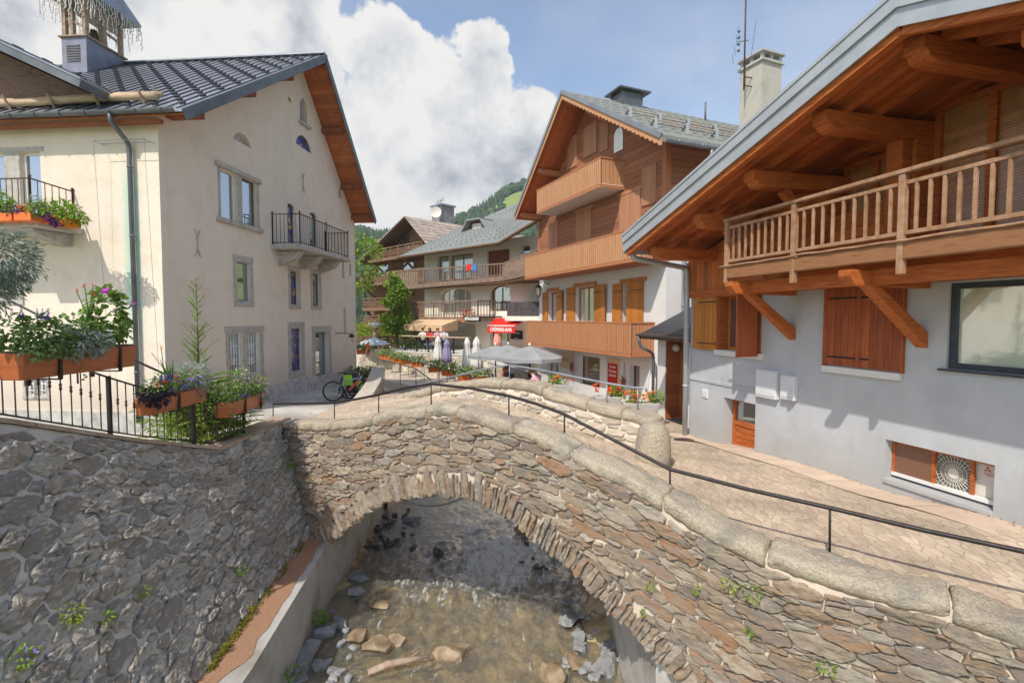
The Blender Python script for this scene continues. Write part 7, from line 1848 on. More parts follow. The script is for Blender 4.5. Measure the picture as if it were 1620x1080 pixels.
def fill2(o, L_, h, rnd):
    t = MB(); clump(t, (.10,.12,h+.02), (.2,.18,.12), 150, .10, rnd, ratio=.6, droop=.6); t.build('dark_foliage', MAT['leaf_purple'], o)
    t = MB()
    for k in range(8): clump(t, (rnd.uniform(-.02,.16), .12+k*.16, h+.10+rnd.uniform(0,.10)), (.18,.15,.16), 110, .055, rnd, ratio=.5, droop=.4)
    t.build('foliage', MAT['leaf_mid'], o)
    t = MB(); clump(t, (.06,1.1,h+.20), (.24,.42,.26), 520, .09, rnd, ratio=.2, droop=.4); clump(t, (.08,1.15,h+.02), (.12,.16,.2), 200, .08, rnd, ratio=.2, droop=.9); t.build('silver_foliage', MAT['leaf_silver'], o)
    t = MB()
    for k in range(16): p = Vector((rnd.uniform(-.02,.14), rnd.uniform(.2,.7), h+.18)); spike(t, p, Vector((rnd.uniform(-.2,.2), rnd.uniform(-.4,.3), 1)), .14, .035, rnd)
    for k in range(26): flower(t, (.18, rnd.uniform(.3,1.1), h+rnd.uniform(.04,.2)), .038, rnd)
    t.build('violet_blooms', MAT['petal_violet'], o)
    t = MB()
    for k in range(12): flower(t, (.15, .08+rnd.uniform(0,.2), h+.17+rnd.uniform(-.03,.05)), .05, rnd)
    for (a_, b_) in ((.55,.2),(.5,.27),(.7,.13)): 
        for k in range(4): flower(t, (.14, a_+rnd.uniform(-.03,.03), h+b_), .04, rnd)
    t.build('orange_blooms', MAT['petal_orange'], o)
    t = MB()
    for k in range(5): leaf(t, Vector((0,.55,h+.1)), Vector((rnd.uniform(-.2,.3), rnd.uniform(-.3,.3), 1)), Vector((1,0,0)), rnd.uniform(.35,.5), .05, .5)
    t.tube([(0,.5,h),(.02,.42,h+.4),(.02,.38,h+.72)], .006, 4); t.tube([(.02,.42,h+.4),(.0,.2,h+.66)], .004, 4); t.build('stems', MAT['leaf'], o)
    t = MB(); spike(t, Vector((.02,.38,h+.70)), Vector((0,0,1)), .07, .03, rnd, 0, 12); t.build('red_blooms', MAT['petal_red'], o)
def fill3(o, L_, h, rnd):
    t = MB()
    for k in range(9): clump(t, (rnd.uniform(-.02,.16), .08+k*.15, h+.10+rnd.uniform(0,.14)), (.19,.16,.18), 110, .06, rnd, ratio=.6, droop=.45)
    t.build('foliage', MAT['leaf_mid'], o)
    t = MB(); clump(t, (0,.75,h+.42), (.12,.28,.16), 110, .07, rnd, ratio=.5, t0=.5); clump(t, (.05,.3,h+.05), (.15,.2,.12), 80, .06, rnd, t0=.4); t.build('bright_foliage', MAT['leaf_variegated'], o)
    t = MB(); clump(t, (.08,1.3,h+.02), (.15,.22,.24), 240, .07, rnd, ratio=.3, droop=.9); t.build('trailing_foliage', MAT['leaf_silver'], o)
    t = MB(); spike(t, Vector((.14,.35,h+.22)), Vector((.1,.8,.35)), .3, .045, rnd, 0, 40); spike(t, Vector((.1,.7,h+.3)), Vector((0,.2,1)), .14, .04, rnd)
    for k in range(18): flower(t, (.19, rnd.uniform(.1,.9), h+rnd.uniform(.0,.18)), .04, rnd)
    t.build('violet_blooms', MAT['petal_violet'], o)
    t = MB()
    for k in range(12): flower(t, (.17, rnd.uniform(.3,1.3), h+rnd.uniform(.1,.4)), .04, rnd)
    t.build('magenta_blooms', MAT['petal_magenta'], o)
FULL = 1.0
mat('leaf_mid', [(.07,.14,.025),(.14,.25,.04),(.23,.36,.065),(.34,.46,.12)], 5, .55, 0, tone=.75, trans=.3)
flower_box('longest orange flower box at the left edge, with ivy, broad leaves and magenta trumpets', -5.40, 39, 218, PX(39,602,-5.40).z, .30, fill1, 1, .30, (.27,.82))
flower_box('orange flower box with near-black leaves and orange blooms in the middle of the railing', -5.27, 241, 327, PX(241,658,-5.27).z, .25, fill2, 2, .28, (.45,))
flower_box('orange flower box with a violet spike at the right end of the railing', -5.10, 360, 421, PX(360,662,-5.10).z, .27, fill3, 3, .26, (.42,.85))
# silvery plant at the left edge
pl = thing('silver_plant', 'bushy silver leaved plant rising beside the flower box at the left edge', 'plant', (-5.42,5.25,-1.0)); rnd = random.Random(12)
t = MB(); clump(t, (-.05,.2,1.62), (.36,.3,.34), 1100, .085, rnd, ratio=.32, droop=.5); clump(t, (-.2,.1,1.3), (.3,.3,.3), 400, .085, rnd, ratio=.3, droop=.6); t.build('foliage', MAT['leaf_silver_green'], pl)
t = MB(); t.tube([(-.15,.1,0),(-.12,.15,1.5)], .02, 6); t.build('stem', MAT['bark'], pl)
# stair rail behind
sr = []; 
for (x, y) in ((-20,455),(0,468),(60,498),(120,528),(180,555),(262,592)): sr.append(P(x, y, 9.6))
rail('stair_handrail', 'dark sloping handrail running down behind the flower boxes', sr, [(sr[0], sr[0]+Vector((0,0,-1))),(sr[3], sr[3]+Vector((0,0,-.95))),(sr[5], sr[5]+Vector((0,0,-.95)))], .022, .016, 'iron')
# young spruce behind the railing
def spruce(loc, H, Rb, label, seed, thin=.55):
    o = thing('young_spruce', label, 'tree', loc); rnd = random.Random(seed); t = MB(); t.tube([(0,0,0),(.01,0,H*.5),(0,.01,H)], .03, 6, radii=[.035,.022,.006]); t.build('trunk', MAT['bark'], o)
    t = MB(); z = .15
    while z < H-.05:
        f = z/H; L_ = Rb*(1-f)**.75*(1 if f < thin else .62)+.05; nb = 7 if f < thin else rnd.randint(2, 5)
        for k in range(nb):
            a = rnd.uniform(0, 6.3); l = L_*(rnd.uniform(.65,1.1) if f < thin else rnd.uniform(.3,1.25)); rise = .25 if f < thin else rnd.uniform(.8,1.7)
            d = Vector((math.cos(a), math.sin(a), rise)).normalized(); n_ = int(l/.022)
            for i in range(n_):
                p = Vector((0,0,z))+d*l*i/n_+Vector((0,0,-.12*l*(i/n_)**2))
                w = .11*(1-i/n_*.5) if f < thin else .055
                for s in (-1, 1):
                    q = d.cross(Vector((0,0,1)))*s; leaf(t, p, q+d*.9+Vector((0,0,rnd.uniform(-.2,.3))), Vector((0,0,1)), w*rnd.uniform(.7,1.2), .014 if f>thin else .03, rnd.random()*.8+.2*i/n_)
        z += .075 if f < thin else .11
    clump(t, (0,0,.68), (Rb*.85,Rb*.8,.62), 3200, .11, rnd, ratio=.26, shell=.25, t0=.25); clump(t, (.25,-.1,.95), (.5,.5,.35), 500, .08, rnd, ratio=.22, shell=.3, t0=.2)
    t.build('crown', MAT['needle'], o); return o
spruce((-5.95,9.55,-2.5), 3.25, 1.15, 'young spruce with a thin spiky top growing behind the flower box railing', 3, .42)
# flower boxes on the balcony of the town house
fb = thing('balcony_flower_boxes', 'orange flower boxes with purple petunias and orange begonias on the cream house balcony edge', 'flower box', A.location, A.rotation_euler.z)
F = FF; rnd = random.Random(5)
pr = [F.px(x, 341, FBD+.12) for x in (-30, 6, 35, 65, 100)]; zz = F.px(40,351,FBD+.1)[1]
for i in range(3):
    a0, a1 = pr[i][0], pr[i+1][0]; t = MB(F); t.box(a0+.02, a1-.02, -FBD-.32, -FBD-.08, zz-.02, zz+.16); t.build('box', MAT['orange_plastic'], fb, bevel=.015)
t = MB(F); t.box(pr[3][0]-.15, pr[3][0]+.08, -FBD+.0, -.3, zz-.02, zz+.16); t.build('box', MAT['orange_plastic'], fb, bevel=.015)
def cl2(m, nm, lst, L_, ratio=.6, dr=.4):
    t = MB(F)
    for (x, y, r, n) in lst: a, z = F.px(x, y, FBD+.2); clump(t, (a,-FBD-.2,z), (r,.16,r*.8), n, L_, rnd, ratio=ratio, droop=dr)
    t.build(nm, MAT[m], fb)
cl2('leaf_bright', 'foliage', ((0,318,.28,180),(15,330,.2,120),(60,330,.2,120),(75,330,.2,120),(98,332,.26,200),(112,338,.24,200),(125,345,.16,90)), .09)
cl2('petal_dark', 'petunias', ((24,335,.16,100),(34,334,.12,80),(84,344,.17,150),(92,350,.14,100),(65,334,.14,80)), .055, .9)
cl2('leaf_silver', 'silver_foliage', ((55,318,.16,120),(68,322,.14,100)), .06, .3)
cl2('petal_orange', 'begonias', ((41,328,.1,60),(110,350,.12,90),(118,352,.08,50),(101,344,.08,40)), .05, .9)
# ------------------------------------------------------------ weeds on the walls
def weed(label, p, r, n, L_, m='leaf_bright', fl=None, seed=0):
    o = thing('wall_weed', label, 'weed', p, 0, 'weeds growing from the stone walls'); rnd = random.Random(seed+3); t = MB(); clump(t, (0,0,0), (r,r,r*.8), n, L_, rnd, droop=.4); t.build('foliage', MAT[m], o)
    if fl:
        t = MB()
        for k in range(8): flower(t, (rnd.uniform(-r,r)+.05, rnd.uniform(-r,r), rnd.uniform(0,r)), .016, rnd)
        t.build('blooms', MAT[fl], o)
    return o
W_ = [(1193,932,.11,90,'weed tuft just under the granite coping, largest of the right hand wall'),(1160,920,.09,60,'yellow green weed beside the largest tuft on the right hand wall'),(1309,1048,.09,60,'bright round weed near the lower right of the bridge wall'),
      (1103,928,.05,30,'small weed sprig left of the coping tufts on the bridge wall'),(1188,995,.045,30,'small weed sprig between brown stones below the coping tufts'),(1032,923,.05,30,'small weed above the right haunch of the arch'),(1021,966,.04,25,'tiny weed by the ring of arch stones on the right')]
for i, (x, y, r, n, lab) in enumerate(W_): weed(lab, npt(x, y)+VN*.07, r, n, .04, 'leaf_bright' if i % 2 == 0 else 'leaf_yellow', seed=i)
def onwall(px, py):      # point on the left battered wall
    d = ray(px, py); best = None
    for k in range(400):
        y = 2.5+k*.025; p = d*(y/d.y); f = (p.z+4.6)/(interp(RTZ, y)+4.6); x = lerp(interp(RB, y), interp(RT, y), f)
        if best is None or abs(p.x-x) < best[0]: best = (abs(p.x-x), p)
    return best[1]+Vector((.09,0,.03))
for i, (x, y, r, n, lab, m, fl) in enumerate(((100,975,.13,110,'straggly weed with yellowing leaves low on the grey wall','leaf_yellow',None),(20,1045,.12,110,'weed with small violet flowers at the bottom left corner of the wall','leaf_bright','petal_violet'),
     (158,980,.07,60,'green tuft beside the pink stone low on the grey wall','leaf_bright',None),(372,905,.08,60,'mossy weed above the gravel ledge on the grey wall','leaf_bright',None),(215,940,.05,30,'tiny weed in the middle of the grey wall','leaf_bright',None))):
    weed(lab, onwall(x, y), r, n, .045, m, fl, 20+i)
weed('yellow green weed in the corner where bridge and grey wall meet', npt(468,730)+VN*.1, .13, 130, .05, 'leaf_yellow', seed=40)
weed('weed clump at the foot of the bridge corner above the ledge', npt(483,862)+VN*.15, .12, 90, .05, 'leaf_bright', seed=41)
weed('green plant growing by the foot of the channel wall', PZ(507,975,WZ+.3), .14, 130, .06, 'leaf_bright', seed=42)
weed('low dark green plant among the rocks at the lower left of the stream', PZ(465,1062,WZ+.35), .13, 110, .05, 'leaf_mid', seed=43)
t = MB(); rnd = random.Random(1)
for k in range(70): y = rnd.choice((rnd.uniform(6.3,7.6), rnd.uniform(6.3,10))); x = interp(RB, y)+.05; clump(t, (x+rnd.uniform(-.01,.04), y, LZ+.02+abs(rnd.gauss(0,.05))), (.035,.05,.03), 40, .022, rnd, ratio=.9)
o = t.build('moss', MAT['moss']); tag(o, 'yellow moss along the foot of the grey wall', 'moss', kind='stuff')
# ------------------------------------------------------------ the bank beyond the bridge
def rubble(name, label, p0, p1, z0, z1, m='stones_pale', seed=1, r=(.13,.3), an=1.5, cap=None, thick=.4):
    p0, p1 = Vector((*p0,0)), Vector((*p1,0)); W = (p1-p0).length; d = (p1-p0).normalized(); nrm = Vector((d.y,-d.x,0))
    root = thing(name, label, 'wall', (p0.x,p0.y,z0)); s = lambda u, v, h: d*u+nrm*h+Vector((0,0,v))
    mb = MB(); rnd = random.Random(seed); mortar(mb, s, W, lambda u: 0, lambda u: z1-z0, max(4,int(W/.3)), 6)
    for poly in make_cells(W, z1-z0, an, r[0], r[1], seed, .1):
        if min(p[0] for p in poly) < -.05 or max(p[0] for p in poly) > W+.05 or max(p[1] for p in poly) > z1-z0+.08: continue
        stone(mb, poly, s, .04, .02, rnd, rnd.random())
    mb.build('rubble_face', [MAT['mortar_white'], MAT[m]], root)
    mb = MB(); a, b = d*0, d*W; mb.prism([a-nrm*.01, b-nrm*.01, b-nrm*thick, a-nrm*thick], (0,0,z1-z0-.001)); mb.build('wall_core', MAT['concrete_pale'], root)
    if cap: mb = MB(); mb.prism([a+nrm*.05+Vector((0,0,z1-z0)), b+nrm*.05+Vector((0,0,z1-z0)), b-nrm*(thick+.03)+Vector((0,0,z1-z0)), a-nrm*(thick+.03)+Vector((0,0,z1-z0))], (0,0,.08)); mb.build('cap', MAT[cap], root)
    return root
TA = P(637,548,33.5); TB = P(772,566,29); TZ = -2.30
rubble('terrace_wall', 'rubble stone wall holding up the bar terrace behind the closed parasols', (TA.x,TA.y), (TB.x,TB.y), -4.0, TZ, seed=5, cap='concrete_pale')
TC = P(640,548,38); rubble('terrace_wall', 'short stone end wall at the left of the bar terrace', (TC.x-1.2,TC.y), (TA.x,TA.y), -4.0, TZ, seed=6)
rubble('terrace_wall', 'low stone wall with pale cap behind the grey parasols', (P(772,560,29).x,29), (P(842,560,21.5).x,21.5), -4.0, -2.55, seed=7, cap='concrete_pale')
t = MB(); t.prism([(TC.x-1.2,TC.y,TZ),(TA.x,TA.y,TZ),(TB.x,TB.y,TZ),(TB.x+3,TB.y+4,TZ),(TB.x+1,TB.y+10,TZ),(TA.x,TA.y+9,TZ)], (0,0,-.1)); t.build('bar_terrace', MAT['concrete_pale'], kind='structure')
mat('concrete_tan', [(.36,.32,.27),(.48,.43,.36),(.42,.38,.32)], 3, .95, .4, 20, dirt=((.28,.26,.23),2,.55,.5))
# curved low wall at the end of the far parapet
cwl = thing('curved_wall', 'low curved wall with a broad pale cap beside the parked bicycle', 'wall', (-4.4,15,-2.9)); MC = Matrix.Translation((4.4,-15,2.9))
pc_ = [(-4.40,14.05,-2.50),(-4.42,14.6,-2.40),(-4.42,15.4,-2.22),(-4.52,16.4,-2.08),(-4.75,17.6,-1.97),(-5.0,18.8,-1.88)]
t = MB(MC); vs = []; fs = []
for (x, y, z) in pc_: vs += [(x-.24,y,z),(x+.24,y,z),(x+.24,y,z-.10),(x+.19,y,z-.10),(x+.19,y,-3.6),(x-.19,y,-3.6),(x-.19,y,z-.10),(x-.24,y,z-.10)]
for i in range(len(pc_)-1):
    for j in range(8): fs.append((i*8+j, i*8+(j+1) % 8, (i+1)*8+(j+1) % 8, (i+1)*8+j))
fs += [tuple(range(8)), tuple((len(pc_)-1)*8+k for k in reversed(range(8)))]
t.add(vs, fs); t.build('wall_body', MAT['concrete_tan'], cwl, bevel=.02)
# promenade railings
def prom(name, label, pts, posts_h, m='iron'):
    rail(name, label, pts, [(p, p+Vector((0,0,-posts_h))) for p in pts], .02, .014, m)
PR1 = [P(597,568,27), P(608,571,25.5), P(633,576,22), P(658,583,19), P(681,600,15.4)]
prom('promenade_railing', 'thin black railing descending from the path to the far parapet', PR1, .95)
PR2 = [P(606,563,34), P(620,564,33), P(646,570,31), P(671,575,28.5), P(695,582,26.5), P(720,589,24.5), P(748,597,22.5), P(775,602,20.5)]
prom('promenade_railing', 'black railing with orange flower boxes hung along its top rail', PR2, .95)
def small_box(seed=1):
    o = thing('railing_planter', 'x', 'planter', (0,0,0)); rnd = random.Random(seed); t = MB(); t.prism([(-.26,-.1,0),(.26,-.1,0),(.28,-.12,.2),(-.28,-.12,.2)], (0,.22,0)); t.build('box', MAT['orange_plastic'], o, bevel=.01)
    t = MB()
    for k in range(4): clump(t, (-.22+k*.15,0,.3), (.17,.17,.17), 60, .10, rnd, droop=.2)
    t.build('foliage', MAT['leaf_mid'], o); t = MB(); clump(t, (.15,-.05,.22), (.18,.15,.14), 60, .09, rnd, ratio=.4, droop=.6); clump(t, (-.2,-.02,.36), (.12,.12,.1), 40, .09, rnd); t.build('trailing_foliage', MAT['leaf_silver'], o); return o
sp0 = small_box()
PLA = [(611,566,33.4,'orange railing planter furthest left beside the stone steps'),(629,571,31.8,'orange railing planter of the close pair, left one with yellow green leaves'),(640,574,30.9,'orange railing planter of the close pair, right one with grey leaves'),(660,578,29.3,'large dark green railing planter right of the close pair'),
       (688,586,26.9,'orange railing planter in front of the violet closed parasol'),(710,592,25.1,'orange railing planter with tall leaves below the violet parasol'),(737,600,23.2,'orange railing planter nearest the bridge with spreading silver leaves')]
for i, (x, y, Y, lab) in enumerate(PLA):
    loc = P(x, y+2, Y)+Vector((.05,-.1,0)); 
    if i == 0: q = sp0; q.location = loc; q['label'] = lab
    else: q = dup(sp0, loc, .3*((i*37) % 5-2)+.4, lab, 1+.12*((i*3) % 3), {MAT['leaf_mid']: MAT[('leaf_bright','leaf_mid','leaf','leaf_mid','leaf_bright','leaf_mid')[i-1]]})
    q.scale = (q.scale[0]*1.35,)*3
    q['group'] = 'orange flower boxes along the riverside railing'
for i, (x, y, Y, lab) in enumerate(((575,557,24,'orange planter on the ledge close to the corner of the cream house'),(765,601,21.5,'green leaved planter beside the red table below the parasols'))):
    q = dup(sp0, P(x,y+3,Y), .2, lab, 1.1); q['group'] = 'orange flower boxes along the riverside railing'
# strappy plant by the house corner
sg_ = thing('strappy_plant', 'dark green strap leaved plant in a terracotta planter at the corner of the cream house', 'plant', (P(572,590,21).x, 21, -2.9)); rnd = random.Random(3)
t = MB(); 
for k in range(150):
    a = rnd.uniform(0,6.3); l = rnd.uniform(.5,.95); e = rnd.uniform(.3,1.5); b = Vector((rnd.uniform(-.5,.5), 0, .42)); d = Vector((math.cos(a), math.sin(a)*.6, e)).normalized()
    m = b+d*l*.6; tp = m+(d+Vector((0,0,-1.1))).normalized()*l*.45; s = d.cross(Vector((0,0,1))).normalized()*.022
    t.add([b-s, b+s, m+s, m-s, tp], [(0,1,2,3),(3,2,4)], rnd.random())
t.build('foliage', MAT['leaf'], sg_); t = MB(); t.box(-.75,.55,-.25,.25,0,.42); t.build('trough', MAT['terracotta'], sg_, bevel=.02)
# geranium pots
def geranium(label, loc, w, seed):
    o = thing('geranium_pot', label, 'flower pot', loc, 0, 'red geraniums behind the far parapet'); rnd = random.Random(seed); t = MB(); t.prism([(-w*.8,-.2,0),(w*.8,-.2,0),(w,-.25,.45),(-w,-.25,.45)], (0,.45,0)); t.build('pot', MAT['concrete'], o, bevel=.02)
    t = MB(); 
    for k in range(int(w*9)): clump(t, (rnd.uniform(-w,w),0,.58), (.2,.22,.16), 70, .08, rnd, ratio=.9)
    t.build('foliage', MAT['leaf_bright'], o); t = MB(); t2 = MB()
    for k in range(int(w*34)):
        c = Vector((rnd.uniform(-w*1.05,w*1.05), rnd.uniform(-.25,.2), .66+rnd.uniform(-.12,.12)))
        for q in range(9): flower(t if k % 3 else t2, c+Vector((rnd.uniform(-.05,.05), rnd.uniform(-.05,.05), rnd.uniform(-.04,.04))), .035, rnd)
    t.build('red_blooms', MAT['petal_red'], o); t2.build('orange_blooms', MAT['petal_orange'], o); return o
geranium('grey trough of red geraniums left of the shop window', P(889,622,16.0)+Vector((0,0,-.15)), .32, 1)
geranium('trough of red geraniums under the red sign panel', P(960,643,14.0)+Vector((0,0,-.15)), .36, 2)
geranium('wide trough of red geraniums at the corner of the wooden chalet', P(1012,652,13.5)+Vector((0,0,-.18)), .48, 3)
# parasols
def closed_parasol(label, px, pt, pb, Y, m, group='closed parasols on the lower terrace', w=.24):
    top = P(px, pt, Y); bot = P(px, pb, Y); g = gz(top.x, Y)-.05; o = thing('closed_parasol', label, 'parasol', (top.x, Y, g), 0, group); H = top.z-g; L_ = top.z-bot.z
    t = MB(); t.tube([(0,0,0),(0,0,H)], .03, 6); t.lathe([(.28,0),(.26,.06),(.04,.08)], n=12); t.build('pole', MAT['wood_log'], o)
    t = MB(); wob = lambda a, z: 1+.16*math.sin(a*8)+.05*math.sin(a*3)
    t.lathe([(w*1.05,H-L_),(w*1.0,H-L_*.75),(w*.82,H-L_*.45),(w*.58,H-L_*.24),(w*.70,H-L_*.2),(w*.5,H-L_*.1),(w*.25,H-L_*.03),(.02,H+.02)], n=32, wob=wob); t.build('canopy', MAT[m], o); return o
closed_parasol('closed white parasol left of the violet one', 693, 532, 573, 29.5, 'white_canvas')
closed_parasol('closed violet parasol among the white ones', 707, 537, 573, 29, 'violet_canvas')
closed_parasol('closed white parasol right of the violet one, left of a close pair', 739, 534, 583, 26, 'white_canvas')
closed_parasol('closed white parasol just left of the grey open parasols', 754, 533, 586, 25.5, 'white_canvas', w=.27)
closed_parasol('closed salmon pink parasol below the red awning', 787, 520, 546, 33, 'pink_canvas')
closed_parasol('closed white parasol at the corner of the wooden chalet near the porch', 1035, 572, 640, 15.6, 'white_canvas', 'closed parasols by the shop', w=.16)
def open_parasol(label, px, pt, Y, R_, h, m, n=8, val=.16, rz_=.3, gr=None):
    top = P(px, pt, Y); g = gz(top.x, Y)-.05; o = thing('open_parasol', label, 'parasol', (top.x, Y, g), rz_, gr); H = top.z-g
    t = MB(); t.tube([(0,0,0),(0,0,H+.06)], .03, 8); t.lathe([(.35,0),(.33,.07),(.04,.1)], n=12); t.build('pole', MAT['iron'], o)
    t = MB(); v = [(0,0,H)]; 
    for rr, zz in ((.5, H-h*.42), (1, H-h), (1.005, H-h-val)):
        for k in range(n*2):
            a = math.pi*k/n; s = 1 if k % 2 == 0 else .955; sag = 0 if k % 2 == 0 else -.03; v.append((R_*rr*s*math.cos(a), R_*rr*s*math.sin(a), zz+sag+(0 if rr < 1.001 else (.05 if k % 2 else 0))))
    m_ = n*2; f = [(0,1+k,1+(k+1) % m_) for k in range(m_)]
    for q in (0, 1): f += [(1+q*m_+k, 1+(q+1)*m_+k, 1+(q+1)*m_+(k+1) % m_, 1+q*m_+(k+1) % m_) for k in range(m_)]
    t.add(v, f); t.build('canopy', MAT[m], o); t = MB()
    for k in range(n): a = 2*math.pi*k/n; t.tube([(.0,0,H-h*.9),(R_*.5*math.cos(a), R_*.5*math.sin(a), H-h*.5)], .012, 4)
    t.build('ribs', MAT['iron'], o); t = MB(); t.lathe([(.04,0),(.06,.05),(.02,.12)], (0,0,H), 8); t.build('finial', MAT['white_paint'], o); return o
open_parasol('front grey open parasol nearest the shop sign', 838, 547, 19.5, 1.32, .42, 'grey_canvas', gr='open grey parasols')
open_parasol('middle grey open parasol behind the front grey one', 804, 545, 21.5, 1.32, .44, 'grey_canvas', rz_=.6, gr='open grey parasols')
open_parasol('rear grey open parasol at the left of the three grey ones', 784, 546, 23.5, 1.3, .44, 'grey_canvas', rz_=.1, gr='open grey parasols')
open_parasol('pale patterned open parasol beside the corner of the cream house', 591, 534, 36, 1.15, .42, 'pale_canvas', 12, .08)
# tables and chairs on the terraces
def table(label, loc, m='red_canvas', w=.35):
    o = thing('cafe_table', label, 'table', loc); t = MB(); t.lathe([(w,.72),(w,.75),(w-.02,.755)], n=20); t.build('tabletop', MAT[m], o); t = MB(); t.tube([(0,0,0),(0,0,.72)], .03, 6); t.lathe([(.22,0),(.2,.03),(.03,.05)], n=12); t.build('pedestal', MAT['iron'], o); return o
for (x, y, Y, lab, m) in ((752,602,20.8,'red topped cafe table left of the seated people','red_canvas'),(770,604,20.2,'small dark cafe table with purple cloth near the red one','violet_canvas'),(818,600,19.5,'dark cafe table under the front grey parasol','black_plastic')):
    p = P(x, y, Y); table(lab, (p.x, Y, p.z-.75), m)
def stool(label, loc):
    o = thing('bar_stool', label, 'stool', loc, 0, 'bar stools along the terrace counter'); t = MB(); t.lathe([(.17,.75),(.18,.78),(.16,.8)], n=14); t.build('seat', MAT['wood_brown'], o)
    for k in range(4): a = math.pi/4+k*math.pi/2; t = MB(); t.tube([(.2*math.cos(a),.2*math.sin(a),0),(.13*math.cos(a),.13*math.sin(a),.76)], .014, 5); t.build('leg', MAT['iron'], o)
    t = MB(); t.tube([(.17*math.cos(k*math.pi/6),.17*math.sin(k*math.pi/6),.25) for k in range(13)], .01, 4); t.build('foot_ring', MAT['iron'], o); return o
ct = thing('bar_counter', 'long wooden terrace counter on dark posts above the stone wall', 'counter', (TA.x,TA.y,TZ)); dct = Vector((TB.x-TA.x, TB.y-TA.y, 0)); 
t = MB(); t.beam(Vector((0,.25,1.08)), dct*.8+Vector((0,.25,1.08)), .4, .06); t.build('counter_top', MAT['wood_log'], ct)
for k in range(6):
    t = MB(); p = dct*.8*(k+.15)/5.3; t.box(p.x-.05,p.x+.05,p.y+.2,p.y+.3,0,1.05); t.build('post', MAT['iron'], ct)
ps = [TA+dct*u+Vector((0,.95,0)) for u in (.05,.14,.24,.33,.42,.50,.58)]
sL = ['far left bar stool standing empty at the terrace counter','second bar stool from the left at the terrace counter','bar stool under the guest in white at the left','bar stool between the two guests in the middle','bar stool under the guest with folded arms','bar stool under the guest in the white shirt','right-most bar stool by the boxed post']
for p, lab in zip(ps, sL): stool(lab, (p.x, p.y, TZ))
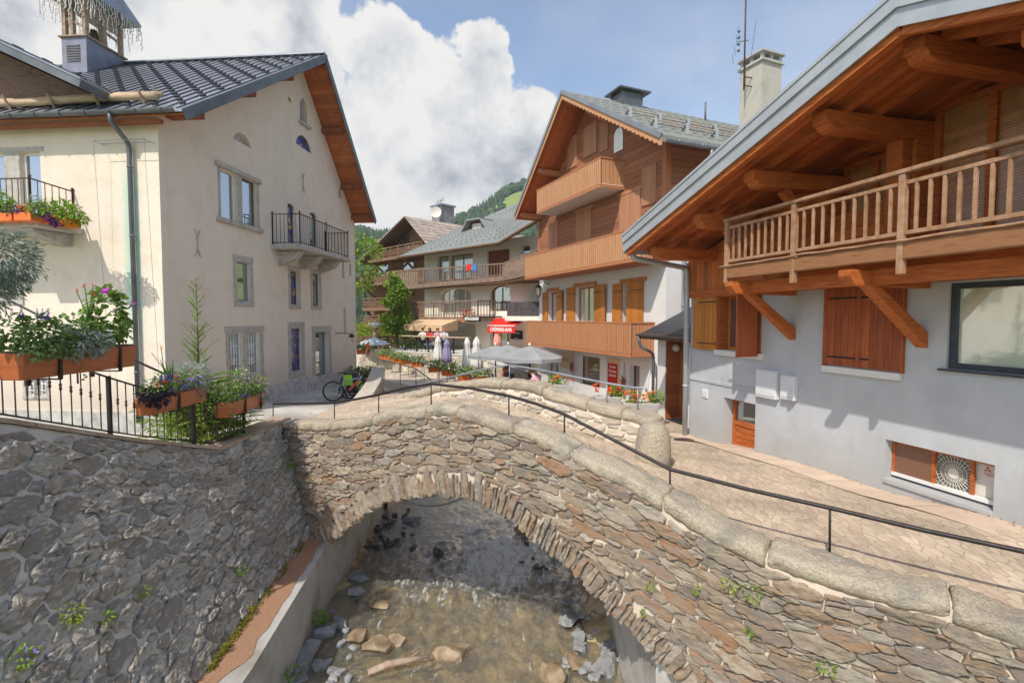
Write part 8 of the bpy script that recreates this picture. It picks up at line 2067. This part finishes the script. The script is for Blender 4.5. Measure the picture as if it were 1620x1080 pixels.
# ------------------------------------------------------------ people
def person(label, loc, rz_, pose, mats, hair='hair_brown', s=1.0, group=None, lean=.15, arms='table', longhair=False):
    """skeleton in metres, facing -y; feet on z = 0 unless seated"""
    root = thing('person', label, 'person', loc, rz_, group)
    sh = {'sit': .46, 'stool': .78, 'stand': .92}[pose]; V = {}; E_ = []
    def v(n, x, y, z, r): V[n] = (x*s, y*s, z*s, r*s)
    def e(a, b, m): E_.append((a, b, m))
    ly = -lean
    v('pel',0,0,sh+.06,.14); v('bel',0,ly*.35,sh+.22,.135); v('che',0,ly*.8,sh+.42,.15); v('nb',0,ly*1.15,sh+.55,.065); v('nk',0,ly*1.3,sh+.62,.055); v('hd',0,ly*1.3-.03,sh+.73,.085); v('tp',0,ly*1.3-.01,sh+.80,.075)
    v('nose',0,ly*1.3-.125,sh+.715,.013)
    for a, b, m in (('pel','bel',1),('bel','che',1),('che','nb',1),('nb','nk',0),('nk','hd',0),('hd','tp',0),('hd','nose',0)): e(a, b, m)
    for q, S_ in (('l',-1),('r',1)):
        v('sh'+q,S_*.17,ly*1.0,sh+.50,.06)
        if arms == 'table': el = (S_*.25,ly-.16,sh+.27); wr = (S_*.13,ly-.40,sh+.28)
        elif arms == 'fold': el = (S_*.24,ly-.12,sh+.25); wr = (-S_*.04,ly-.24,sh+.27)
        else: el = (S_*.23,ly+.02,sh+.22); wr = (S_*.21,ly-.12,sh+.0)
        v('el'+q,*el,.042); v('wr'+q,*wr,.028); e('che','sh'+q,1); e('sh'+q,'el'+q,2); e('el'+q,'wr'+q,0)
        d = (Vector(wr)-Vector(el)).normalized(); sd = d.cross(Vector((0,0,1))).normalized()*S_; pm = Vector(wr)+d*.07; v('pm'+q,*pm,.030); e('wr'+q,'pm'+q,0)
        for k in range(4):
            b0 = pm+sd*(.03*(k-1.5)/1.5)*-1+d*.02; f1 = b0+d*(.035+.006*(1.5-abs(k-1.5)))+Vector((0,0,-.008)); f2 = f1+d*.025+Vector((0,0,-.018))
            v('fa%d'%k+q,*b0,.010); v('fb%d'%k+q,*f1,.009); v('fc%d'%k+q,*f2,.008); e('pm'+q,'fa%d'%k+q,0); e('fa%d'%k+q,'fb%d'%k+q,0); e('fb%d'%k+q,'fc%d'%k+q,0)
        t1 = Vector(wr)+d*.03-sd*.035; t2 = t1+d*.035-sd*.015; v('ta'+q,*t1,.011); v('tb'+q,*t2,.009); e('wr'+q,'ta'+q,0); e('ta'+q,'tb'+q,0)
        if pose == 'stand': kn = (S_*.10,-.02,.50); an = (S_*.11,.03,.08)
        elif pose == 'sit': kn = (S_*.11,-.42,.50); an = (S_*.12,-.40,.08)
        else: kn = (S_*.12,-.38,.72); an = (S_*.12,-.26,.30)
        v('hp'+q,S_*.09,-.01,sh+.02,.095); v('kn'+q,*kn,.06); v('an'+q,*an,.038); v('to'+q,an[0]+S_*.02,an[1]-.17,an[2]-.05,.035)
        e('pel','hp'+q,3); e('hp'+q,'kn'+q,3); e('kn'+q,'an'+q,3); e('an'+q,'to'+q,4)
    names = list(V); me = bpy.data.meshes.new('body'); me.from_pydata([V[n][:3] for n in names], [(names.index(a), names.index(b)) for a, b, m in E_], [])
    o = bpy.data.objects.new('body', me); link(o); o.modifiers.new('skin', 'SKIN'); sv = me.skin_vertices[0].data
    for i, n in enumerate(names): sv[i].radius = (V[n][3],)*2; sv[i].use_root = (n == 'pel')
    sb = o.modifiers.new('s', 'SUBSURF'); sb.levels = 2; sb.render_levels = 2
    bpy.context.view_layer.update(); m2 = bpy.data.meshes.new_from_object(o.evaluated_get(bpy.context.evaluated_depsgraph_get())); bpy.data.objects.remove(o)
    m2.materials.clear()
    for m in ('skin', mats[0], mats[0], mats[1], 'black_plastic'): m2.materials.append(MAT[m])
    seg = [(Vector(V[a][:3]), Vector(V[b][:3]), m, (V[a][3]+V[b][3])/2) for a, b, m in E_]
    for p in m2.polygons:
        c = p.center; best = (9, 0)
        for a, b, m, r in seg:
            ab = b-a; t_ = max(0, min(1, (c-a).dot(ab)/max(1e-9, ab.length_squared))); d = (c-a-ab*t_).length-r
            if d < best[0]: best = (d, m)
        p.material_index = best[1]; p.use_smooth = True
    ob = bpy.data.objects.new('body', m2); link(ob); ob.parent = root
    hx, hy, hz = V['hd'][0], V['hd'][1], V['hd'][2]; t = MB()
    t.lathe([(.10,-.03),(.108,.03),(.10,.075),(.06,.115),(.01,.13)], (hx,hy+.025*s,hz), 16, wob=lambda a, z: 1+.05*math.sin(a*5))
    if longhair: t.lathe([(.05,-.28),(.09,-.2),(.10,-.05),(.09,.0)], (hx,hy+.06*s,hz), 12)
    t.build('hair', MAT[hair], root)
    t = MB()
    for q in (-1,1): t.lathe([(.0,-.01),(.011,0),(.0,.01)], (hx+q*.034,hy-.098*s,hz+.02), 8)
    t.build('eyes', MAT['dark'], root); return root
def place(label, px, ptop, Y, rz_, pose, mats, **k):
    top = P(px, ptop, Y); h = {'sit': .46, 'stool': .78, 'stand': .92}[pose]+.87; return person(label, (top.x, Y, top.z-h*k.get('s', 1)), rz_, pose, mats, **k)
R2 = math.pi
place('person in a pink shirt seated sideways and looking down, left of the red geraniums', 857, 581, 17.9, -1.9, 'sit', ('cloth_pink','cloth_blue'), lean=.26, arms='table')
place('person in a grey top seated with back to the bridge beside the pink shirt', 839, 590, 19.9, R2, 'sit', ('cloth_grey','cloth_navy'), lean=.1, s=1.08)
place('person in a dark navy top seated with back turned under the grey parasol', 805, 577, 20.0, R2+.2, 'sit', ('cloth_navy','cloth_navy'), lean=.1, s=1.12)
place('person with long red hair and orange top seated facing the person in navy', 791, 578, 20.3, 1.2, 'sit', ('petal_orange','cloth_blue'), hair='hair_red', longhair=True, lean=.15, s=1.08)
for (lab, u, m, hr, ar) in (('guest in white at the left end of the bar counter', .24, ('cloth_white','cloth_navy'), 'hair_brown', 'table'),('guest with long hair and red top second from the left at the bar counter', .33, ('bike_red','cloth_blue'), 'hair_brown', 'table'),
      ('guest with folded arms third from the left at the bar counter', .42, ('cloth_pink','cloth_grey'), 'hair_brown', 'fold'),('guest with red hair and white shirt at the right of the bar counter', .50, ('cloth_white','cloth_navy'), 'hair_red', 'fold')):
    p = TA+dct*u+Vector((0,.95,0)); person('person: '+lab if False else lab.replace('guest','person'), (p.x, p.y, TZ), .15 if u > .4 else -.2, 'stool', m, hair=hr, arms=ar, longhair=('long' in lab), lean=.12)
# ------------------------------------------------------------ bicycle, child trailer and flag
bk = thing('bicycle', 'dark electric bicycle with blue and red frame parked on the left bank', 'bicycle', (P(527,618,17.0).x, 17.0, -2.84), R(14)); WB = 1.12; r = .345
def torus(mb, c, R_, r_, n=36, k=8, ax='y'):
    mb.tube([(c[0]+R_*math.cos(2*math.pi*i/n), c[1], c[2]+R_*math.sin(2*math.pi*i/n)) for i in range(n+1)], r_, k, cap=False)
for x in (0, WB):
    t = MB(); torus(t, (x,0,r), r-.03, .03); wh = t.build('wheel', MAT['rubber'], bk)
    t = MB(); torus(t, (x,0,r), r-.065, .012); t.build('rim', MAT['alu'], wh)
    t = MB()
    for k in range(18): a = 2*math.pi*k/18; t.tube([(x,.02*(-1)**k,r),(x+(r-.07)*math.cos(a),0,r+(r-.07)*math.sin(a))], .0025, 3)
    t.tube([(x,-.05,r),(x,.05,r)], .025, 8); t.build('spokes', MAT['alu'], wh)
bb = (.44,0,.30); st_ = (.34,0,.78); hd_ = (.93,0,.86); t = MB()
t.tube([bb, (.36,0,.7), st_], .022, 8); t.tube([hd_, (.92,0,.78), bb], .034, 8); t.tube([(.36,0,.66),(.90,0,.80)], .024, 8); t.tube([(0,.05,r),bb], .013, 6); t.tube([(0,-.05,r),bb], .013, 6); t.tube([(0,.05,r),(.36,0,.66)], .012, 6); t.tube([(0,-.05,r),(.36,0,.66)], .012, 6); t.build('frame', MAT['bike_blue'], bk)
t = MB(); t.beam((.84,-.037,.70),(.52,-.037,.40), .012, .05, (0,1,0)); t.beam((.84,0,.69),(.52,0,.38), .075, .075, (0,1,0)); t.build('battery', MAT['bike_red'], bk)
t = MB(); t.tube([(.90,0,.92),(.98,0,.68)], .025, 8)
for q in (-.06,.06): t.tube([(.97,q,.68),(1.12,q,r)], .018, 6)
t.build('fork', MAT['black_plastic'], bk)
t = MB(); t.tube([(.90,0,.92),(.90,0,1.0),(.93,0,1.02)], .018, 6); t.tube([(.86,-.33,1.0),(.93,-.15,1.03),(.93,.15,1.03),(.86,.33,1.0)], .014, 6); t.build('handlebar', MAT['black_plastic'], bk)
t = MB(); t.tube([st_, (.32,0,.92)], .014, 6); t.build('seat_post', MAT['alu'], bk); t = MB(); t.prism([(.18,-.07,.93),(.18,.07,.93),(.30,.03,.95),(.46,.015,.94),(.46,-.015,.94),(.30,-.03,.95)], (0,0,.04)); t.build('saddle', MAT['black_plastic'], bk, bevel=.015)
t = MB(); t.lathe([(.09,-.03),(.09,.03)], n=20); t2 = MB(Matrix.Translation(bb) @ Matrix.Rotation(math.pi/2,4,'X')); t2.lathe([(.10,-.06),(.11,0),(.10,.06)], n=20); t2.build('motor', MAT['black_plastic'], bk)
for q, a in ((-.1,-.9),(.1,2.24)): 
    t = MB(); e_ = (bb[0]+.17*math.cos(a), q, bb[2]+.17*math.sin(a)); t.tube([(bb[0],q,bb[2]), e_], .012, 6); t.box(e_[0]-.05,e_[0]+.05,min(e_[1],e_[1]+.08*(1 if q>0 else -1)),max(e_[1],e_[1]+.08*(1 if q>0 else -1)),e_[2]-.01,e_[2]+.01); t.build('crank', MAT['alu'], bk)
t = MB(); t.tube([(.42,-.08,.2),(.30,-.22,.0)], .012, 5); t.build('kickstand', MAT['alu'], bk)
tr = thing('child_trailer', 'black and lime green child bicycle trailer standing behind the electric bicycle', 'bicycle trailer', (P(556,612,18.0).x, 18.0, -2.86), .2)
t = MB(); t.prism([(-.45,-.35,.2),(.5,-.35,.2),(.45,-.35,.62),(.2,-.35,.92),(-.25,-.35,.92)], (0,.7,0)); t.build('body', MAT['black_plastic'], tr, bevel=.04)
t = MB(); t.prism([(-.30,-.36,.45),(.1,-.36,.45),(.05,-.36,.85),(-.2,-.36,.85)], (0,.008,0)); t.prism([(.22,-.36,.35),(.44,-.36,.35),(.40,-.36,.6),(.24,-.36,.72)], (0,.008,0)); t.build('panels', MAT['lime'], tr)
for q in (-.42,.42): t = MB(); torus(t, (-.05,q,.25), .22, .025, 28, 6); t.build('wheel', MAT['rubber'], tr)
fg = P(581,552,17.8); b_ = P(569,588,17.8); lf = tr.matrix_world
t = MB(Matrix.Rotation(-.2,4,'Z') @ Matrix.Translation(-tr.location)); t.tube([b_+Vector((-.05,0,-.5)), b_, fg], .010, 5); fl = t.build('flag_pole', MAT['white_paint'], tr)
t = MB(Matrix.Rotation(-.2,4,'Z') @ Matrix.Translation(-tr.location)); t.prism([fg+Vector((-.03,0,-.02)), fg+Vector((.07,0,.0)), fg+Vector((.05,0,.22)), fg+Vector((-.04,0,.20))], (0,.006,0)); t.build('flag', MAT['petal_red'], fl)
# ------------------------------------------------------------ fence, hedge, lamp, trees
g = lambda px, Y: P(px, 500, Y).x
fe = thing('slat_fence', 'brown horizontal slat fence in front of the yellow green hedge', 'fence', (g(560,38), 38, -3.6)); fw = g(627,38)-g(560,38); ztf = P(600,531,38).z+3.6
for k in range(6): t = MB(); x = fw*k/5; t.box(x-.06,x+.06,-.06,.06,0,ztf); t.build('post', MAT['wood_brown'], fe)
t = MB()
for k in range(6): z = ztf-.1-k*.2; t.box(0,fw,-.1,-.065,z-.06,z+.06)
t.build('slats', MAT['wood_brown'], fe)
rubble('garden_wall', 'low stone wall below the slat fence near the cream house', (g(560,36),36), (g(628,36),36), -4.0, P(600,552,36).z, seed=8)
he = thing('hedge', 'clipped yellow green hedge behind the slat fence', 'hedge', (g(560,40.5), 40.5, -3.6)); rnd = random.Random(6)
zt_ = P(600,511,40.5).z+3.6; t = MB(); W2 = g(668,40.5)-g(560,40.5)
for k in range(26): clump(t, (W2*k/25, 0, zt_-1.0+rnd.uniform(-.15,.1)), (.42,.6,1.0), 210, .17, rnd, shell=.7, t0=.2)
t.build('foliage', MAT['leaf_yellow'], he)
for k in range(8): t = MB(); t.tube([(W2*(k+.5)/8,.3,0),(W2*(k+.5)/8,.3,zt_-1.2)], .05, 5); t.build('stem', MAT['bark'], he)
lp = thing('lamp_post', 'grey lamp post with a broad flat head standing before the hedge', 'street lamp', (g(593,37), 37, -3.6)); zl = P(593,513,37).z+3.6
t = MB(); t.tube([(0,0,0),(0,0,zl-.1)], .13, 8, radii=[.2,.15]); t.build('post', MAT['wood_weathered'], lp); t = MB(); t.lathe([(.12,-.35),(.2,-.1),(.55,-.02),(.5,.06),(.08,.15),(.02,.3)], (0,0,zl), 14); t.build('lamp_head', MAT['concrete_pale'], lp)
def tree(name, label, loc, H, zc, rad, m, seed, n=60, L_=.2, per=60, gaps=.25, tr_=.12, hw=1.0):
    o = thing(name, label, 'tree', loc); rnd = random.Random(seed); t = MB(); pts = [(0,0,0),(.08,.03,H*.3),(-.04,.05,H*.6),(0,0,H*.92)]; t.tube(pts, tr_, 8, radii=[tr_*1.3,tr_,tr_*.6,tr_*.2])
    cs = []
    for k in range(n):
        v = Vector((rnd.gauss(0,1), rnd.gauss(0,1), rnd.gauss(0,1))).normalized(); q = rnd.uniform(.35,1)**.6; c = Vector((v.x*rad[0]*q, v.y*rad[1]*q, zc+v.z*rad[2]*q))
        c.x *= 1-.25*max(0, (c.z-zc)/rad[2]); c.y *= 1-.25*max(0, (c.z-zc)/rad[2]); cs.append(c)
    for c in cs[::2]: b = Vector((0,0,max(.3*H, c.z-rad[2]*.45))); t.tube([b, b.lerp(c,.5)+Vector((0,0,.1)), c], .03, 5, radii=[tr_*.4,tr_*.25,.01])
    t.build('trunk', MAT['bark'], o); t = MB()
    for c in cs: s_ = rnd.uniform(.16,.3)*min(rad[0],rad[2]); clump(t, c, (s_*1.2,s_*1.2,s_*.85), per, L_, rnd, shell=.3, t0=.3)
    t.build('crown', MAT[m], o); return o
zt_ = P(625,436,38).z+3.7; tree('young_maple', 'bright green young tree in front of the brown chalet balconies', (g(626,38),38,-3.7), zt_, zt_-2.35, (1.1,1.0,2.4), 'leaf_bright', 4, 85, .26, 52)
tree('leafy_tree', 'light green tree leaning out from behind the far corner of the cream house', (g(553,33),33,-3.6), 9.6, 7.4, (2.2,2.2,2.7), 'leaf_bright', 9, 50, .26, 38)
for (x, y, r_, lab) in ((645,524,.55,'grey green bush left of the tan awning'),(656,532,.45,'pale flowering bush at the end of the bar terrace'),(668,534,.45,'green shrub just under the tan awning corner')):
    p = P(x, y, 37); o = thing('shrub', lab, 'shrub', (p.x,37,-3.6), 0, 'shrubs beside the bar'); t = MB(); rnd = random.Random(x); H = p.z+3.6
    clump(t, (0,0,H), (r_,r_,r_), 260, .16, rnd); clump(t, (0,0,H-.6), (r_*1.1,r_*1.1,r_), 200, .16, rnd); t.build('foliage', MAT['leaf_variegated' if x == 656 else 'leaf_mid'], o); t = MB(); t.tube([(0,0,0),(0,0,H)], .05, 5); t.build('stem', MAT['bark'], o)
gr = thing('balcony_flowers', 'red geraniums in a pot on the lower balcony of the white building', 'flower pot', F.root.location if False else P(741,496,35.2)); rnd = random.Random(2)
t = MB(); 
for k in range(70): flower(t, (rnd.uniform(-.5,.5), rnd.uniform(-.1,.1), rnd.uniform(-.3,.3)), .09, rnd)
t.build('red_blooms', MAT['petal_red'], gr); t = MB(); clump(t, (0,.05,-.1), (.5,.15,.4), 160, .12, rnd); t.build('foliage', MAT['leaf_mid'], gr); t = MB(); t.box(-.5,.5,.0,.25,-.6,-.35); t.build('pot', MAT['terracotta'], gr)
# ------------------------------------------------------------ hillside
def hz_(x, y):
    az = x/max(y, 1)*800+810
    top = interp([(-600,52),(300,54),(567,56),(640,54),(700,58),(760,72),(800,84),(830,90),(900,90),(1000,60),(1700,50),(2600,50)], az)
    t = max(0, min(1, (y-75)/(350-75))); h = -4+(top+4)*(t**1.15)
    if y > 350: h = top-(y-350)*.05
    return h+6*noise.noise(Vector((x*.012, y*.012, 0)))*t+2*noise.noise(Vector((x*.05, y*.05, 3)))*t
t = MB(); vs = []; fs = []; nx, ny = 160, 90
for j in range(ny+1):
    y = 52+ (j/ny)**1.6*900
    for i in range(nx+1): x = (i/nx-.5)*2*(60+y*2.2); vs.append((x, y, hz_(x, y) if y > 60 else -4.1))
for j in range(ny):
    for i in range(nx): a = j*(nx+1)+i; fs.append((a, a+1, a+nx+2, a+nx+1))
t.add(vs, fs, .5, 0, True); t.build('hillside', MAT['meadow'], kind='structure')
rnd = random.Random(10); t = MB(); cnt = 0
for _ in range(13000):
    y = rnd.uniform(85, 420); x = rnd.uniform(-.42*y, .35*y); az = x/y*800+810
    if not (500 < az < 900): continue
    if noise.noise(Vector((x*.018+5, y*.018, 0))) < -.05 and not (abs(y-350) < 30): continue
    if 795 < az < 828 and 230 < y < 335: continue
    z = hz_(x, y)-.5; h = rnd.uniform(4,8.5); con = noise.noise(Vector((x*.03, y*.03, 7))) > -.05
    r_ = h*(.2 if con else .36); tn = rnd.random(); k = 7; vs = []; fs = []
    prof = [(r_*.9,.08),(r_*.95,.3),(r_*.55,.62),(.02,1)] if con else [(r_*.4,.05),(r_*1.0,.35),(r_*.95,.65),(r_*.5,.92),(.05,1)]
    for (rr, zz) in prof:
        for q in range(k): a = 2*math.pi*q/k+zz*3; jj = rr*rnd.uniform(.7,1.25); vs.append((x+jj*math.cos(a), y+jj*math.sin(a), z+zz*h+rnd.uniform(-.3,.3)))
    for i in range(len(prof)-1):
        for q in range(k): q2 = (q+1) % k; fs.append((i*k+q, i*k+q2, (i+1)*k+q2, (i+1)*k+q))
    t.add(vs, fs, tn*(.5 if con else 1), 0, False)
o = t.build('forest', MAT['leaf_far'], kind='stuff'); tag(o, 'mixed wood of dark conifers and broadleaf trees on the far hillside', 'forest')
o = bpy.data.objects['hillside']

# ------------------------------------------------------------ thin summer haze
t = MB(); t.box(-700,700,-60,1000,-12,170); hzm = bpy.data.materials.new('haze'); hzm.use_nodes = True; N = hzm.node_tree.nodes; N.remove(N['Principled BSDF'])
pv = N.new('ShaderNodeVolumePrincipled'); pv.inputs['Density'].default_value = .0004; pv.inputs['Color'].default_value = (.86,.90,.95,1); hzm.node_tree.links.new(pv.outputs[0], N['Material Output'].inputs['Volume'])
o = t.build('haze', hzm, kind='stuff')
# ------------------------------------------------------------ small things
for (px, m, lab) in ((743,'red_canvas','red towel hung over the upper balcony rail of the white building'),(752,'towel_blue','blue towel hung over the upper balcony rail beside the red towel')):
    if 'towel_blue' not in MAT: mat('towel_blue', [(.04,.16,.42),(.07,.24,.55)], 5, .9, .1, 20)
    a, z = Face(D).px(px, 419, 1.2); t = MB(Face(D)); t.box(a-.22,a+.22,-1.30,-1.265,z-.42,z+.02); t.box(a-.22,a+.22,-1.265,-1.12,z+.0,z+.035)
    o = t.build('towel', MAT[m], bevel=.012); o.location = D.location; o.rotation_euler = D.rotation_euler; tag(o, lab, 'towel')
def chair(label, loc, rz_):
    o = thing('cafe_chair', label, 'chair', loc, rz_, 'dark cafe chairs on the lower terrace'); t = MB(); t.box(-.21,.21,-.21,.21,.44,.47); t.build('seat', MAT['wood_brown'], o, bevel=.01)
    t = MB(); t.tube([(-.2,.2,.47),(-.19,.25,.88),(.19,.25,.88),(.2,.2,.47)], .014, 6)
    for z in (.6,.7,.8): t.box(-.19,.19,.215,.235,z,z+.05)
    t.build('backrest', MAT['iron'], o)
    for x in (-.19,.19):
        for y in (-.19,.19): t = MB(); t.tube([(x,y,0),(x*.95,y*.95,.45)], .013, 5); t.build('leg', MAT['iron'], o)
    return o
for i, (px, Y, rz_, lab) in enumerate(((742,20.9,1.4,'dark cafe chair at the left of the red topped table'),(762,21.0,-1.5,'dark cafe chair between the red table and the purple clothed table'),
     (778,20.6,-1.3,'dark cafe chair right of the purple clothed table'),(828,19.9,-1.2,'empty dark cafe chair beneath the front grey parasol'),(866,20.3,.4,'dark cafe chair behind the person in pink by the shop door'))):
    x = P(px, 600, Y).x; chair(lab, (x, Y, gz(x, Y)), rz_)
# fallen leaves and grit along the foot of the grey wall
rnd = random.Random(31); t = MB()
for k in range(260):
    y = rnd.uniform(4.5, 12.3); x = 7.7-.2625*y-abs(rnd.gauss(0,.05))-.01; leaf(t, Vector((x, y, gz(x,y)+.02)), Vector((rnd.uniform(-1,1), rnd.uniform(-1,1), .1)), Vector((0,0,1)), rnd.uniform(.015,.04), .02, rnd.random())
tag(t.build('leaf_litter', MAT['coping_slab'], kind='stuff'), 'dry leaves and grit gathered along the foot of the grey rendered wall', 'litter')
# a round manhole cover before the porch
p = PZ(1083, 700, -2.9); t = MB(); t.lathe([(.24,0),(.24,.014),(.2,.02),(.01,.02)], (0,0,0), 28); o = t.build('manhole_cover', MAT['iron_rust'], loc=(p.x, p.y, gz(p.x,p.y)+.006)); tag(o, 'round rusty manhole cover on the paving before the porch', 'manhole cover')
